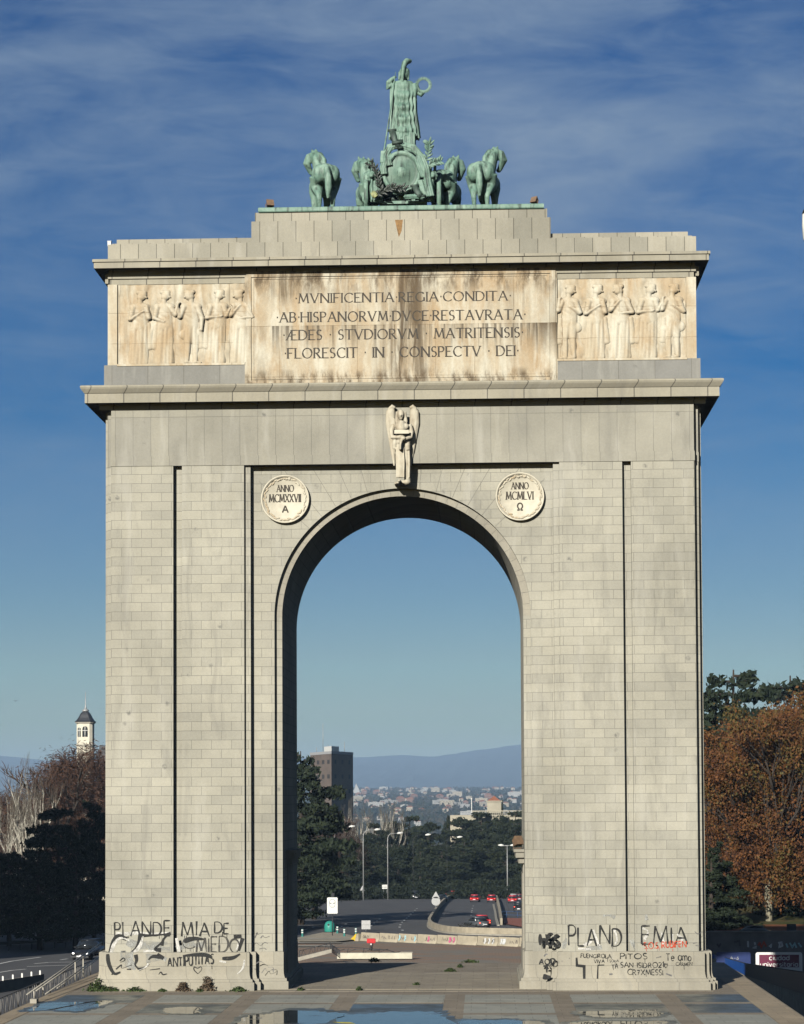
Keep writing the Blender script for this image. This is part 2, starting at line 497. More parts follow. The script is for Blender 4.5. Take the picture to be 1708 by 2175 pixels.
M['letter'] = plain('letter_dark', (0.045,0.035,0.022), 0.7, 0.3, 4)

def patina(name, crev_shade=.85):
    t = NT(name)
    n1 = t.noise(1.6, t.obj, 7, 0.65, 0.4)
    n2 = t.noise(1.0, t.mapv((5, 5, 0.8)), 6, 0.6)
    col = t.mix(t.rng(n1, 0.35, 0.68), (0.125,0.235,0.180), (0.26,0.385,0.300))
    col = t.mix(t.rng(n2, 0.50, 0.66, 0, 0.85), col, (0.022,0.038,0.030))
    col = t.mix(t.rng(t.noise(9, t.obj, 5, 0.7), 0.58, 0.72, 0, 0.35), col, (0.30,0.43,0.32))
    g = t.node('ShaderNodeNewGeometry'); col = t.mix(t.rng(g.outputs['Pointiness'], .42, .50, crev_shade, 0), col, (0.014,0.024,0.019))  # crevices darkened in the colour to stand in for ambient occlusion
    t.bump(t.noise(10, t.obj, 6, 0.7), 0.35, 0.02)
    return t.done(col, 0.62, 0.35)
M['bronze'] = patina('green_patina_shaded')
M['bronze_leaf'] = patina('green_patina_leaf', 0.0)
M['bronze_dark'] = plain('dark_bronze', (0.028,0.036,0.028), 0.5, 0.5, 3, 0.4)
# ------------------------------------------------------------------ ground, podium
AX, AY, AD = -4.27, 114.0, 9.8
def stone_paving(name, c1, c2, wet=0.0):
    t = NT(name)
    br = t.node('ShaderNodeTexBrick'); t.l.new(t.obj, br.inputs['Vector']); br.inputs['Scale'].default_value = 1; br.inputs['Brick Width'].default_value = 1.4; br.inputs['Row Height'].default_value = .9; br.inputs['Mortar Size'].default_value = .012
    for q, w in (('Color1', 1.0), ('Color2', .86), ('Mortar', .5)): br.inputs[q].default_value = (w, w, w, 1)
    n = t.noise(0.5, t.obj, 6, 0.6, 0.3); f = t.noise(6, t.obj, 6, 0.7)
    col = t.mix(t.rng(n, 0.35, 0.65), c1, c2)
    col = t.mix(t.rng(f, 0.45, 0.75, 0, 0.45), col, tuple(x*0.55 for x in c1))
    col = t.mix(1.0, col, br.outputs['Color'], 'MULTIPLY')
    dirt = t.rng(t.noise(1.3, t.mapv((0.5, 1, 1)), 7, 0.7), 0.58, 0.70, 0, 0.6)
    col = t.mix(dirt, col, (0.12, 0.10, 0.08))
    t.bump(f, 0.3, 0.02)
    return t.done(col, t.rng(n, 0.4, 0.7, 0.85 - wet, 0.95 - wet*0.6) if wet else 0.9, 0.2)
M['paving'] = stone_paving('podium_granite', (0.34,0.285,0.215), (0.26,0.22,0.165))
M['paving_light'] = stone_paving('podium_threshold', (0.40,0.345,0.255), (0.32,0.275,0.21))
M['paving_edge'] = stone_paving('podium_edge_stone', (0.46,0.37,0.25), (0.36,0.29,0.20))
M['panel'] = stone_paving('podium_grey_slab', (0.40,0.395,0.335), (0.33,0.33,0.285))
M['panel_wet'] = stone_paving('podium_damp_slab', (0.12,0.14,0.135), (0.085,0.10,0.105), 0.55)
PL, PR, PB = -22.4, 14.3, 133.0
mb = MB(); mb.box(PL, PR, 20, PB, -3.4, 0.0)
struct('plaza', mb, M['paving'])
mb = MB(); mb.box(AX-6.1, AX+6.1, AY+0.2, AY+AD+1.5, 0.0, 0.035)
mb.box(AX-15.9, AX+15.9, AY-0.95, AY+0.2, 0.0, 0.012)
struct('paving_threshold', mb, M['paving_light'])
mb = MB()
mb.box(PR-1.5, PR-0.1, 90, 121.0, 0.0, 0.010)
mb.box(PL+0.1, PL+1.0, 90, 128.0, 0.0, 0.010)
struct('paving_border', mb, M['paving_edge'])
# slab fields between stone bands
bands = [-17.3, -12.3, -7.4, -2.05, 3.2, 8.5]
cols = [(-21.3, -17.3)] + [(b + 1.0, (bands[i+1] if i+1 < len(bands) else 12.75)) for i, b in enumerate(bands)]
rows = [(107.0, 111.2), (101.7, 106.1), (96.4, 100.8), (91.1, 95.5)]
mb = MB(); wet = MB()
wetset = {(6,0), (6,1), (0,0), (1,1), (5,1), (3,1)}
for ci, (x0, x1) in enumerate(cols):
    for ri, (y0, y1) in enumerate(rows):
        (wet if (ci, ri) in wetset else mb).box(x0, x1, y0, y1, 0.0, 0.006)
struct('paving_slabs', mb, M['panel'])
struct('paving_damp_slabs', wet, M['panel_wet'])
# puddles: thin sheets of standing water
t = NT('puddle_water')
pn = t.rng(t.noise(1.1, t.mapv((.5, 1, 1)), 6, .65, .5), .52, .68)
M['puddle'] = t.done(t.mix(pn, (0.03,0.035,0.036), (0.09,0.10,0.095)), t.math('ADD', t.math('MULTIPLY', pn, .28), .015), 0.5)
t.b.inputs['IOR'].default_value = 1.45
def puddle(cx, cy, rx, ry, seed, n=90, rough=0.16):
    rnd = random.Random(seed); ph = [rnd.uniform(0, 6.28) for _ in range(6)]
    pts = []
    for k in range(n):
        a = 2*math.pi*k/n
        f = 1 + rough*sum(math.sin((j+2)*a + ph[j])/(j+1.3) for j in range(5))
        ca, sa = math.cos(a), math.sin(a); f += rough*.5*math.sin(9*a + ph[0])*math.sin(13*a + ph[1])
        pts.append((cx + rx*f*math.copysign(abs(ca)**0.6, ca), cy + ry*f*math.copysign(abs(sa)**0.6, sa)))
    return pts
DAMP = MB()
def pud_px(x0, x1, y0, y1, seed, rough=0.20):
    a = PZ(x0, (y0+y1)/2, 0); b = PZ(x1, (y0+y1)/2, 0); c = PZ((x0+x1)/2, y0, 0); d = PZ((x0+x1)/2, y1, 0)
    DAMP.sheet(puddle((a.x+b.x)/2, (c.y+d.y)/2, (b.x-a.x)/2*1.1+.15, (c.y-d.y)/2*1.22+.1, seed, rough=rough), .010 + .0004*seed)
    o = MB().sheet(puddle((a.x+b.x)/2, (c.y+d.y)/2, (b.x-a.x)/2, (c.y-d.y)/2, seed, rough=rough), 0.014).build('puddle', M['puddle'])
    o['kind'] = 'structure'
pud_px(84, 214, 2126, 2148, 1)
pud_px(508, 705, 2149, 2190, 2)
pud_px(735, 948, 2148, 2192, 3)
pud_px(984, 1130, 2165, 2190, 4)
pud_px(345, 432, 2140, 2153, 5)
pud_px(1225, 1420, 2147, 2160, 6)
pud_px(1228, 1400, 2168, 2184, 8)
struct('damp_margin', DAMP, M['panel_wet'])
mb = MB(); a, b = PZ(705, 2171.5, 0), PZ(742, 2174, 0)
mb.sheet([(a.x, a.y), (b.x, a.y-0.12), (b.x+0.3, a.y-0.75), (a.x+0.5, a.y-0.6)], 0.02)
struct('yellow_floor_marking', mb, plain('yellow_paint', (0.75,0.62,0.03), 0.5, 0.1))

# ------------------------------------------------------------------ the arch
arch = thing('triumphal_arch', 'huge pale granite triumphal arch with Latin inscription and carved reliefs', 'arch', (AX, AY, 0))
def zf(py, Y=AY): return PY(855, py, Y).z
Z_BLOCK, Z_FLARE, Z_PL = zf(2086.5, AY-.5), zf(2074, AY-.35), zf(2022.5, AY-.3)
Z_REC, Z_FRL, Z_C1 = zf(984.5), zf(964), zf(851)          # recess top, string line, underside of lower cornice
Z_SPR, RIN, ROUT = zf(1306), 6.34, 6.72
W1, W2, W3 = 15.26, 15.52, 15.69                          # stepped corners
Y1, Y2, Y3 = AY, AY + 0.45, AY + 0.85
YB = AY + AD
def mir(p): return [(-x, z) for x, z in reversed(p)]
def off(poly): return [(x + AX, z) for x, z in poly]
NA = 64
def arcpts(r, a0=math.pi, a1=0.0, n=NA):
    return [(r*math.cos(a0 + (a1-a0)*k/n), Z_SPR + r*math.sin(a0 + (a1-a0)*k/n)) for k in range(n+1)]
# core with the arched passage, stepped corners
core = MB()
core.prism(off([(-W3, Z_PL-.02), (-RIN, Z_PL-.02)] + arcpts(RIN) + [(RIN, Z_PL-.02), (W3, Z_PL-.02), (W3, Z_C1), (-W3, Z_C1)]), Y3, YB - 0.85)
core.prism(off([(-W2, Z_PL-.02), (-RIN, Z_PL-.02)] + arcpts(RIN) + [(RIN, Z_PL-.02), (W2, Z_PL-.02), (W2, Z_C1), (-W2, Z_C1)]), YB - 0.85, YB - 0.45)
core.prism(off([(-W1, Z_PL-.02), (-RIN, Z_PL-.02)] + arcpts(RIN) + [(RIN, Z_PL-.02), (W1, Z_PL-.02), (W1, Z_C1), (-W1, Z_C1)]), YB - 0.45, YB)
# middle setback ring, with the plain archivolt band lying deepest
core.prism(off([(-W2, Z_PL-.02), (-ROUT, Z_PL-.02)] + arcpts(ROUT) + [(ROUT, Z_PL-.02), (W2, Z_PL-.02), (W2, Z_C1), (-W2, Z_C1)]), AY + 0.57, Y3)
# (strip of second setback in front of the 0.57 plane only at the outer edges)
for s in (-1, 1):
    a, b = sorted((s*W1, s*W2)); core.box(AX+a, AX+b, Y2, AY+0.57, Z_PL-.02, Z_REC)
# first setback frame beside the recess and the piers' outer plane with grooves
HX1, HX2 = 8.25, 7.93
for s in (-1, 1):
    a, b = sorted((s*HX2, s*W1)); core.box(AX+a, AX+b, AY+0.36, AY+0.57, Z_PL-.02, Z_REC)
    a, b = sorted((s*HX2, s*HX1)); core.box(AX+a, AX+b, AY+0.19, AY+0.36, Z_PL-.02, Z_REC)
    a, b = sorted((s*HX1, s*11.52)); core.box(AX+a, AX+b, AY, AY+0.36, Z_PL-.02, Z_REC)
    a, b = sorted((s*11.98, s*W1)); core.box(AX+a, AX+b, AY, AY+0.36, Z_PL-.02, Z_REC)
core.build('masonry_body', M['granite'], arch)
# upper wall: string course and frieze of tall slabs
fr = MB()
fr.box(AX-W1-.03, AX+W1+.03, AY-0.04, Y2+.12, Z_REC, Z_FRL)
fr.box(AX-W1, AX+W1, AY, Y2+.12, Z_FRL, Z_C1)
fr.box(AX-W2-.02, AX+W2+.02, Y2-.03, Y3-0.27, Z_REC, Z_FRL)
fr.box(AX-W2, AX-W1, Y2, Y3-0.28, Z_FRL, Z_C1); fr.box(AX+W1, AX+W2, Y2, Y3-0.28, Z_FRL, Z_C1)
fr.build('frieze', M['frieze'], arch)
# archivolt voussoir ring, flush stone band at the back of the recess
av = MB()
outer, inner = arcpts(ROUT - .0), arcpts(RIN)
for i in range(NA):
    (x0, z0), (x1, z1), (x2, z2), (x3, z3) = outer[i], outer[i+1], inner[i+1], inner[i]
    av.add([(x0+AX, Y3-.006, z0), (x1+AX, Y3-.006, z1), (x2+AX, Y3-.006, z2), (x3+AX, Y3-.006, z3)], [(0, 3, 2, 1)])
av.build('archivolt', M['ring'], arch)
# radial voussoir joints of the spandrels (fine cut grooves)
vj = MB()
for k in range(-6, 7):
    if k == 0: continue
    a = math.pi/2 - k*0.135
    r0, r1 = ROUT + .03, min(ROUT + 1.55 + 0.35*abs(k), (Z_REC - Z_SPR - .12)/max(math.sin(a), .2))
    c, s_ = math.cos(a), math.sin(a); w = 0.011
    vj.add([(AX + r0*c - w*s_, AY+.564, Z_SPR + r0*s_ + w*c), (AX + r0*c + w*s_, AY+.564, Z_SPR + r0*s_ - w*c),
            (AX + r1*c + w*s_, AY+.564, Z_SPR + r1*s_ - w*c), (AX + r1*c - w*s_, AY+.564, Z_SPR + r1*s_ + w*c)], [(0, 1, 2, 3)])
for k in range(1, 34):
    a = math.pi*k/34; c, s_ = math.cos(a), math.sin(a); w = 0.009
    vj.add([(AX + (RIN+.02)*c - w*s_, Y3-.012, Z_SPR + (RIN+.02)*s_ + w*c), (AX + (RIN+.02)*c + w*s_, Y3-.012, Z_SPR + (RIN+.02)*s_ - w*c),
            (AX + (ROUT-.02)*c + w*s_, Y3-.012, Z_SPR + (ROUT-.02)*s_ - w*c), (AX + (ROUT-.02)*c - w*s_, Y3-.012, Z_SPR + (ROUT-.02)*s_ + w*c)], [(0, 1, 2, 3)])
vj.build('voussoir_joint', plain('joint_mortar', (0.20,0.19,0.16), 0.9, 0.2), arch)
# plinth: base block, flared moulding and dado for each pier, stepping with the wall above
def pier_ring(mb, xa, xb, ya, prof):
    mb.ring(AX+xa, AX+xb, ya, 2*AY + AD - ya, prof)
for s in (-1, 1):
    pl = MB()
    prof = [(.54, 0), (.54, Z_BLOCK-.02), (.52, Z_BLOCK), (.45, Z_BLOCK+.005), (.45, Z_BLOCK+.12), (.43, Z_BLOCK+.15), (.355, Z_BLOCK+.16), (.315, Z_BLOCK+.25), (.285, Z_BLOCK+.38), (.27, Z_BLOCK+.55), (.27, Z_PL-.04), (.23, Z_PL), (-.2, Z_PL)]
    segs = [(HX1, W1, AY), (HX1 - .3, W2, AY + .36), (RIN + .20, W3, AY + .75)]
    for i, (a, b, ya) in enumerate(segs):
        xa, xb = sorted((s*a, s*b))
        pier_ring(pl, xa, xb, ya, [(o - .0015*i, z - .002*i) for o, z in prof])
    pl.build('plinth', M['plinth'], arch)
# cornices
Yc = AY - .66
lc = MB()
za, zb, zc, zd = zf(858), zf(849, Yc), zf(829, Yc), zf(811.5, Yc-.1)
lc.ring(AX-W2-.23, AX+W2+.23, AY+.05, YB-.05, [(.0, za-.16), (.12, za-.16), (.12, za+.04), (.16, za+.06), (.16, zb+.10), (.72, zb+.03), (.72, zb), (.78, zb), (.78, zc-.02), (.76, zc), (.80, zc+.01), (.84, zc+.06), (.96, zc+.22), (1.0, zd-.10), (.98, zd-.03), (.92, zd), (-.5, zd+.02)])
lc.build('lower_cornice', M['cornice'], arch)
Z_A0 = zd
uc = MB()
ua, ub, uc_, ud = zf(571), zf(561.5, Yc), zf(549, Yc), zf(542.5, Yc)
WU = 15.22
uc.ring(AX-WU, AX+WU, AY+.12, YB-.12, [(.0, ua-.03), (.16, ua-.03), (.16, ub+.10), (.78, ub+.03), (.78, ub), (.84, ub), (.84, uc_-.02), (.82, uc_), (.91, uc_+.01), (.91, ud-.02), (.89, ud), (-.5, ud+.02)])
uc.build('upper_cornice', M['cornice'], arch)
# attic
WA = 15.4
at = MB()
at.box(AX-WA, AX+WA, AY+.34, YB-.2, Z_A0-.05, ua+.05)
at.build('attic_wall', M['base_grey'], arch)
Z_RB, Z_RT = zf(769, AY+.1), zf(597, AY+.1)
for s in (-1, 1):
    at = MB()
    a, b = sorted((s*8.2, s*(WA+.24))); at.box(AX+a, AX+b, AY+.02, AY+.36, Z_A0-.02, Z_RB)
    a, b = sorted((s*WA, s*(WA+.24))); at.box(AX+a, AX+b, AY+.36, YB-.4, Z_A0-.02, Z_RB)
    at.build('attic_base', M['base_grey'], arch)
for s in (-1, 1):
    at = MB()
    a, b = sorted((s*8.2, s*15.35)); at.box(AX+a, AX+b, AY+.10, AY+.34, Z_RT, Z_RT+.30)
    a, b = sorted((s*8.2, s*15.45)); at.box(AX+a, AX+b, AY+.02, AY+.34, Z_RT+.30, ua-.03)
    a, b = sorted((s*15.45, s*15.62)); at.box(AX+a, AX+b, AY+.20, AY+.60, Z_RT+.1, ua-.03)
    at.build('attic_moulding', M['cornice'], arch)
# crowning courses
cr = MB()
z1 = zf(511, AY+.5)
cr.box(AX-15.52, AX+15.52, AY+.45, YB-.45, ud, z1)
cr.build('crown_course', M['blocks'], arch)
cr = MB()
cr.ring(AX-15.3, AX+15.3, AY+.9, YB-.9, [(0, z1), (.05, z1), (.05, z1+.14), (-.15, z1+.14), (-.15, zf(500, AY+1.0)), (-1, zf(500, AY+1))])
cr.build('parapet', M['blocks'], arch)
pd = MB()
z2, z3, z4, z5 = zf(467.5, AY+.9), zf(449.5, AY+1.2), zf(449.5, AY+1.2), zf(437.5, AY+1.0)
pd.box(AX-7.92, AX+7.92, AY+.75, YB-.75, z1-.01, z2)
pd.build('pedestal', M['blocks'], arch)
pd = MB()
pd.box(AX-7.75, AX+7.75, AY+1.0, YB-1.0, z2, z3)
pd.build('pedestal_cap', M['blocks'], arch)
Z_SLAB = z5; Y_SLAB = AY + .88
pd = MB(); pd.ring(AX-7.5, AX+7.5, Y_SLAB+.08, YB-.9, [(.0, z3), (.05, z3), (.08, z3+.05), (.08, z5-.04), (.05, z5), (-.5, z5)])
pd.build('bronze_slab', M['bronze'], arch)
rust = MB()
rust.add([(AX-.3, AY+.744, z2-.02), (AX+.12, AY+.744, z2-.02), (AX+.05, AY+.744, z2-.62), (AX-.10, AY+.744, z2-.95), (AX-.2, AY+.744, z2-.5)], [(4,3,2,1,0)])
rust.build('rust_stain', plain('rust', (0.26,0.15,0.06), 0.9, 0.5, 6), arch)
# imposts and pilasters inside the passage
for s in (-1, 1):
    im = MB()
    a, b = sorted((s*RIN, s*(RIN-.06))); im.box(AX+a, AX+b, AY+3.2, AY+6.6, 0, 6.6)
    a, b = sorted((s*RIN, s*(RIN-.12))); im.box(AX+a, AX+b, AY+2.2, AY+7.6, 0, 1.9)
    a, b = sorted((s*(RIN-.06), s*(RIN-.10))); im.box(AX+a, AX+b, AY+3.6, AY+6.2, 1.9, 5.9)
    im.build('jamb_pilaster', M['ring'], arch)
    im = MB()
    a, b = sorted((s*RIN, s*(RIN-.45))); im.box(AX+a, AX+b, AY+2.8, AY+7.0, 6.75, 7.05)
    a, b = sorted((s*RIN, s*(RIN-.30))); im.box(AX+a, AX+b, AY+3.0, AY+6.8, 6.45, 6.75)
    a, b = sorted((s*RIN, s*(RIN-.55))); im.box(AX+a, AX+b, AY+2.7, AY+7.1, 7.05, 7.2)
    im.build('impost', M['ring'], arch)

# inscription panel
ip = MB()
ZI0, ZI1 = zf(810.5, AY), ua - .02
ip.box(AX-8.2, AX+8.2, AY+.02, AY+.34, Z_A0-.01, ZI1)
panel = ip.build('inscription_panel', M['limestone'], arch)
ifr = MB()
xi, zi0, zi1 = 7.82, Z_A0 + .02, ZI1 - .02
for (x0, x1, zz0, zz1) in ((-8.12, 8.12, zi1-.30, zi1), (-8.12, 8.12, zi0, zi0+.30), (-8.12, -7.86, zi0+.30, zi1-.30), (7.86, 8.12, zi0+.30, zi1-.30)):
    ifr.box(AX+x0, AX+x1, AY-.04, AY+.02, zz0, zz1)
for (x0, x1, zz0, zz1) in ((-7.80, 7.80, zi1-.42, zi1-.34), (-7.80, 7.80, zi0+.34, zi0+.42), (-7.80, -7.72, zi0+.42, zi1-.42), (7.72, 7.80, zi0+.42, zi1-.42)):
    ifr.box(AX+x0, AX+x1, AY-.01, AY+.02, zz0, zz1)
ifr.build('frame', M['limestone'], panel, (AX, AY, 0))

# ------------------------------------------------------------------ lettering
def arc(cx, cy, rx, ry, a0, a1, n=12):
    return [(cx + rx*math.cos(R(a0 + (a1-a0)*k/n)), cy + ry*math.sin(R(a0 + (a1-a0)*k/n))) for k in range(n+1)]
GL = {
 'A': (.78, [[(0,0),(.39,1)], [(.39,1),(.78,0)], [(.14,.36),(.64,.36)]]),
 'B': (.55, [[(0,0),(0,1)], [(0,1),(.25,1)] + arc(.25,.76,.24,.24,90,-90) + [(0,.52)], [(0,.52),(.28,.52)] + arc(.28,.26,.27,.26,90,-90) + [(0,0)]]),
 'C': (.74, [arc(.45,.5,.45,.5,42,318,20)]),
 'D': (.74, [[(0,0),(0,1)], [(0,1),(.25,1)] + arc(.25,.5,.49,.5,90,-90,18) + [(0,0)]]),
 'E': (.5, [[(0,0),(0,1)], [(0,1),(.5,1)], [(0,.52),(.42,.52)], [(0,0),(.5,0)]]),
 'F': (.5, [[(0,0),(0,1)], [(0,1),(.5,1)], [(0,.52),(.42,.52)]]),
 'G': (.8, [arc(.45,.5,.45,.5,45,335,20), [(.8,.04),(.8,.46)]]),
 'H': (.7, [[(0,0),(0,1)], [(.7,0),(.7,1)], [(0,.52),(.7,.52)]]),
 'I': (.02, [[(.01,0),(.01,1)]]),
 'J': (.4, [[(.4,1),(.4,.2)] + arc(.2,.2,.2,.2,0,-180,8)]),
 'K': (.6, [[(0,0),(0,1)], [(.58,1),(0,.45)], [(.16,.6),(.6,0)]]),
 'L': (.48, [[(0,0),(0,1)], [(0,0),(.48,0)]]),
 'M': (.9, [[(0.02,0),(.12,1)], [(.12,1),(.45,.1)], [(.45,.1),(.78,1)], [(.78,1),(.9,0)]]),
 'N': (.74, [[(0,0),(0,1)], [(0,1),(.74,0)], [(.74,0),(.74,1)]]),
 'O': (.92, [arc(.46,.5,.46,.5,90,450,26)]),
 'P': (.5, [[(0,0),(0,1)], [(0,1),(.24,1)] + arc(.24,.74,.26,.26,90,-90) + [(0,.48)]]),
 'R': (.6, [[(0,0),(0,1)], [(0,1),(.24,1)] + arc(.24,.75,.25,.25,90,-90) + [(0,.5)], [(.2,.5),(.6,0)]]),
 'S': (.46, [arc(.25,.75,.22,.25,40,270,12) + arc(.22,.25,.24,.25,90,-140,12)]),
 'T': (.66, [[(.33,0),(.33,1)], [(0,1),(.66,1)]]),
 'U': (.62, [[(0,1),(0,.3)] + arc(.31,.3,.31,.3,180,360,12) + [(.62,1)]]),
 'V': (.74, [[(0,1),(.37,0)], [(.37,0),(.74,1)]]),
 'X': (.68, [[(0,1),(.68,0)], [(.68,1),(0,0)]]),
 'Y': (.68, [[(0,1),(.34,.5)], [(.68,1),(.34,.5)], [(.34,.5),(.34,0)]]),
 'Z': (.6, [[(0,1),(.6,1)], [(.6,1),(0,0)], [(0,0),(.6,0)]]),
 'Æ': (1.0, [[(0,0),(.5,1)], [(.52,0),(.52,1)], [(.5,1),(1.0,1)], [(.2,.4),(.52,.4)], [(.52,.52),(.92,.52)], [(.52,0),(1.0,0)]]),
 'Ω': (.7, [[(0,0),(.22,0)] + [(.24,.12)] + arc(.35,.58,.3,.42,235,-55,20) + [(.46,.12),(.48,0),(.7,0)]]),
 '0': (.5, [arc(.25,.5,.25,.5,90,450,18)]),
 '1': (.2, [[(0,.8),(.18,1),(.18,0)]]),
 '2': (.5, [arc(.25,.75,.25,.25,160,-30,10) + [(0,0),(.5,0)]]),
 '6': (.5, [[(.4,1),(.08,.5)] + arc(.25,.26,.25,.26,170,530,16)]),
 '7': (.5, [[(0,1),(.5,1),(.15,0)], [(.1,.5),(.45,.5)]]),
 '3': (.5, [arc(.22,.75,.25,.25,140,-80,10) + arc(.22,.26,.28,.27,80,-150,10)]),
 '8': (.5, [arc(.25,.76,.2,.24,-90,270,14), arc(.25,.26,.25,.26,90,450,14)]),
 '-': (.4, [[(0,.45),(.4,.45)]]),
 '·': (.06, [[(.0,.5),(.06,.5)]]),
 '.': (.06, [[(.0,.03),(.06,.03)]]),
 ' ': (.3, []),
 'c': (.5, [arc(.28,.33,.28,.33,50,310,14)]),
 'i': (.02, [[(.01,0),(.01,.64)], [(.01,.82),(.01,.95)]]),
 'u': (.5, [[(0,.66),(0,.24)] + arc(.25,.24,.25,.24,180,360,10) + [(.5,.66)], [(.5,.3),(.5,0)]]),
 'd': (.54, [arc(.27,.33,.27,.33,90,450,16), [(.54,0),(.54,1)]]),
 'a': (.54, [arc(.27,.33,.27,.33,90,450,16), [(.54,0),(.54,.66)]]),
 'n': (.5, [[(0,0),(0,.66)], [(0,.4)] + arc(.25,.4,.25,.26,180,0,10) + [(.5,0)]]),
 'v': (.5, [[(0,.66),(.25,0)], [(.25,0),(.5,.66)]]),
 'e': (.54, [[(.02,.36),(.52,.36)] + arc(.27,.33,.27,.33,8,310,16)]),
 'r': (.32, [[(0,0),(0,.66)], [(0,.4)] + arc(.22,.4,.22,.26,180,70,8)]),
 's': (.42, [arc(.22,.49,.19,.17,40,270,9) + arc(.2,.17,.21,.17,90,-140,9)]),
 't': (.36, [[(.14,.95),(.14,.15)] + arc(.28,.15,.14,.15,180,280,6), [(0,.66),(.34,.66)]]),
 'm': (.8, [[(0,0),(0,.66)], [(0,.42)] + arc(.2,.42,.2,.24,180,0,8) + [(.4,0)], [(.4,.42)] + arc(.6,.42,.2,.24,180,0,8) + [(.8,0)]]),
 'o': (.56, [arc(.28,.33,.28,.33,90,450,16)]),
}
def strip(mb, pts, width, y, fx, wfun=None):
    """a mitred ribbon along pts (x, z) lying at depth y (fx maps (x, z, y) to 3-D)"""
    P = [Vector((p[0], p[1], 0)) for p in pts]
    Q = [P[0]]
    for p in P[1:]:
        if (p - Q[-1]).length > 1e-5: Q.append(p)
    P = Q
    if len(P) < 2: return
    L, Rr = [], []
    for i, p in enumerate(P):
        d0 = (P[i] - P[i-1]).normalized() if i > 0 else None
        d1 = (P[i+1] - P[i]).normalized() if i < len(P)-1 else None
        if d0 is None: d0 = d1
        if d1 is None: d1 = d0
        t = (d0 + d1)
        if t.length < .2: t = d0
        t.normalize(); nrm = Vector((-t.y, t.x, 0))
        k = 1.0/max(abs(nrm.dot(Vector((-d1.y, d1.x, 0)))), .5)
        w = width if wfun is None else wfun(t, i/(len(P)-1))
        L.append(p + nrm*(w*k/2)); Rr.append(p - nrm*(w*k/2))
    n = len(P)
    mb.add([fx(p.x, p.y, y) for p in L] + [fx(p.x, p.y, y) for p in Rr], [(i, i+n, i+1+n, i+1) for i in range(n-1)])
def text_width(s, gap):
    return sum(GL[c][0] for c in s) + gap*(len(s)-1)
def write(mb, s, x0, x1, z0, h, y, fx=lambda x, z, y: (x, y, z), wt=.11, roman=False, jit=0.0, seed=0, fit=True, gap=.22, drift=0.0, dy=.0012):
    rnd = random.Random(seed)
    tw = text_width(s, gap); sc = (x1 - x0)/tw if fit else h
    x = x0; k = 0
    for i, ch in enumerate(s):
        w, polys = GL[ch]
        ja, jb, js = rnd.uniform(-jit, jit), rnd.uniform(-jit, jit), 1 + rnd.uniform(-jit, jit)
        zz = z0 + drift*(x - x0)
        for pl in polys:
            k += 1
            pts = [(x + (px*js + ja*.3*(py - .5))*sc, zz + (py*js + jb*.6 + ja*.3*px)*h) for px, py in pl]
            if ch in '·.':
                pts = [(x, zz + (.5 if ch == '·' else .06)*h), (x + .13*h, zz + (.5 if ch == '·' else .06)*h)]
                strip(mb, pts, .16*h, y - dy*(k % 5), fx); continue
            if roman:
                wf = lambda t, u: h*(.17 if (abs(t.y) > .5 and not (t.x*t.y > 0.10)) else (.105 if abs(t.y) > .5 else .09))
                strip(mb, pts, wt*h, y - dy*(k % 5), fx, wf)
                for e, (px, py) in ((pts[0], pl[0]), (pts[-1], pl[-1])):
                    if abs(py) < .03 or abs(py - 1) < .03:
                        strip(mb, [(e[0]-.13*h, e[1]), (e[0]+.13*h, e[1])], .055*h, y - dy*(5 + k % 3), fx)
            else:
                ph = rnd.uniform(0, 6.28); strip(mb, [tuple(pts[i_][j_] + (pts[i_+1][j_]-pts[i_][j_])*u_/3 for j_ in (0, 1)) for i_ in range(len(pts)-1) for u_ in range(3)] + [pts[-1]] if jit else pts, wt*h, y - dy*(k % 5), fx, (lambda t_, u: wt*h*(1 + .38*math.sin(ph + 5*u))) if jit else None)
        x += (w + gap)*sc
    return mb
LN = [("·MVNIFICENTIA·REGIA·CONDITA·", 628, 1084, 641.5, 622), ("·AB·HISPANORVM·DVCE·RESTAVRATA·", 588, 1115, 682, 661.5),
      ("·ÆDES · STVDIORVM · MATRITENSIS·", 602, 1110, 720, 699.5), ("·FLORESCIT · IN · CONSPECTV · DEI·", 605, 1100, 759, 738)]
lt = MB()
for s, xa, xb, yb, yt in LN:
    a, b = PY(xa, yb, AY), PY(xb, yb, AY)
    z0, z1_ = zf(yb-1.0, AY), zf(yt-1.0, AY)
    write(lt, s, a.x, b.x, z0, z1_-z0, AY+.012, roman=True, gap=.26)
lt.build('lettering', M['letter'], panel, (AX, AY, 0))

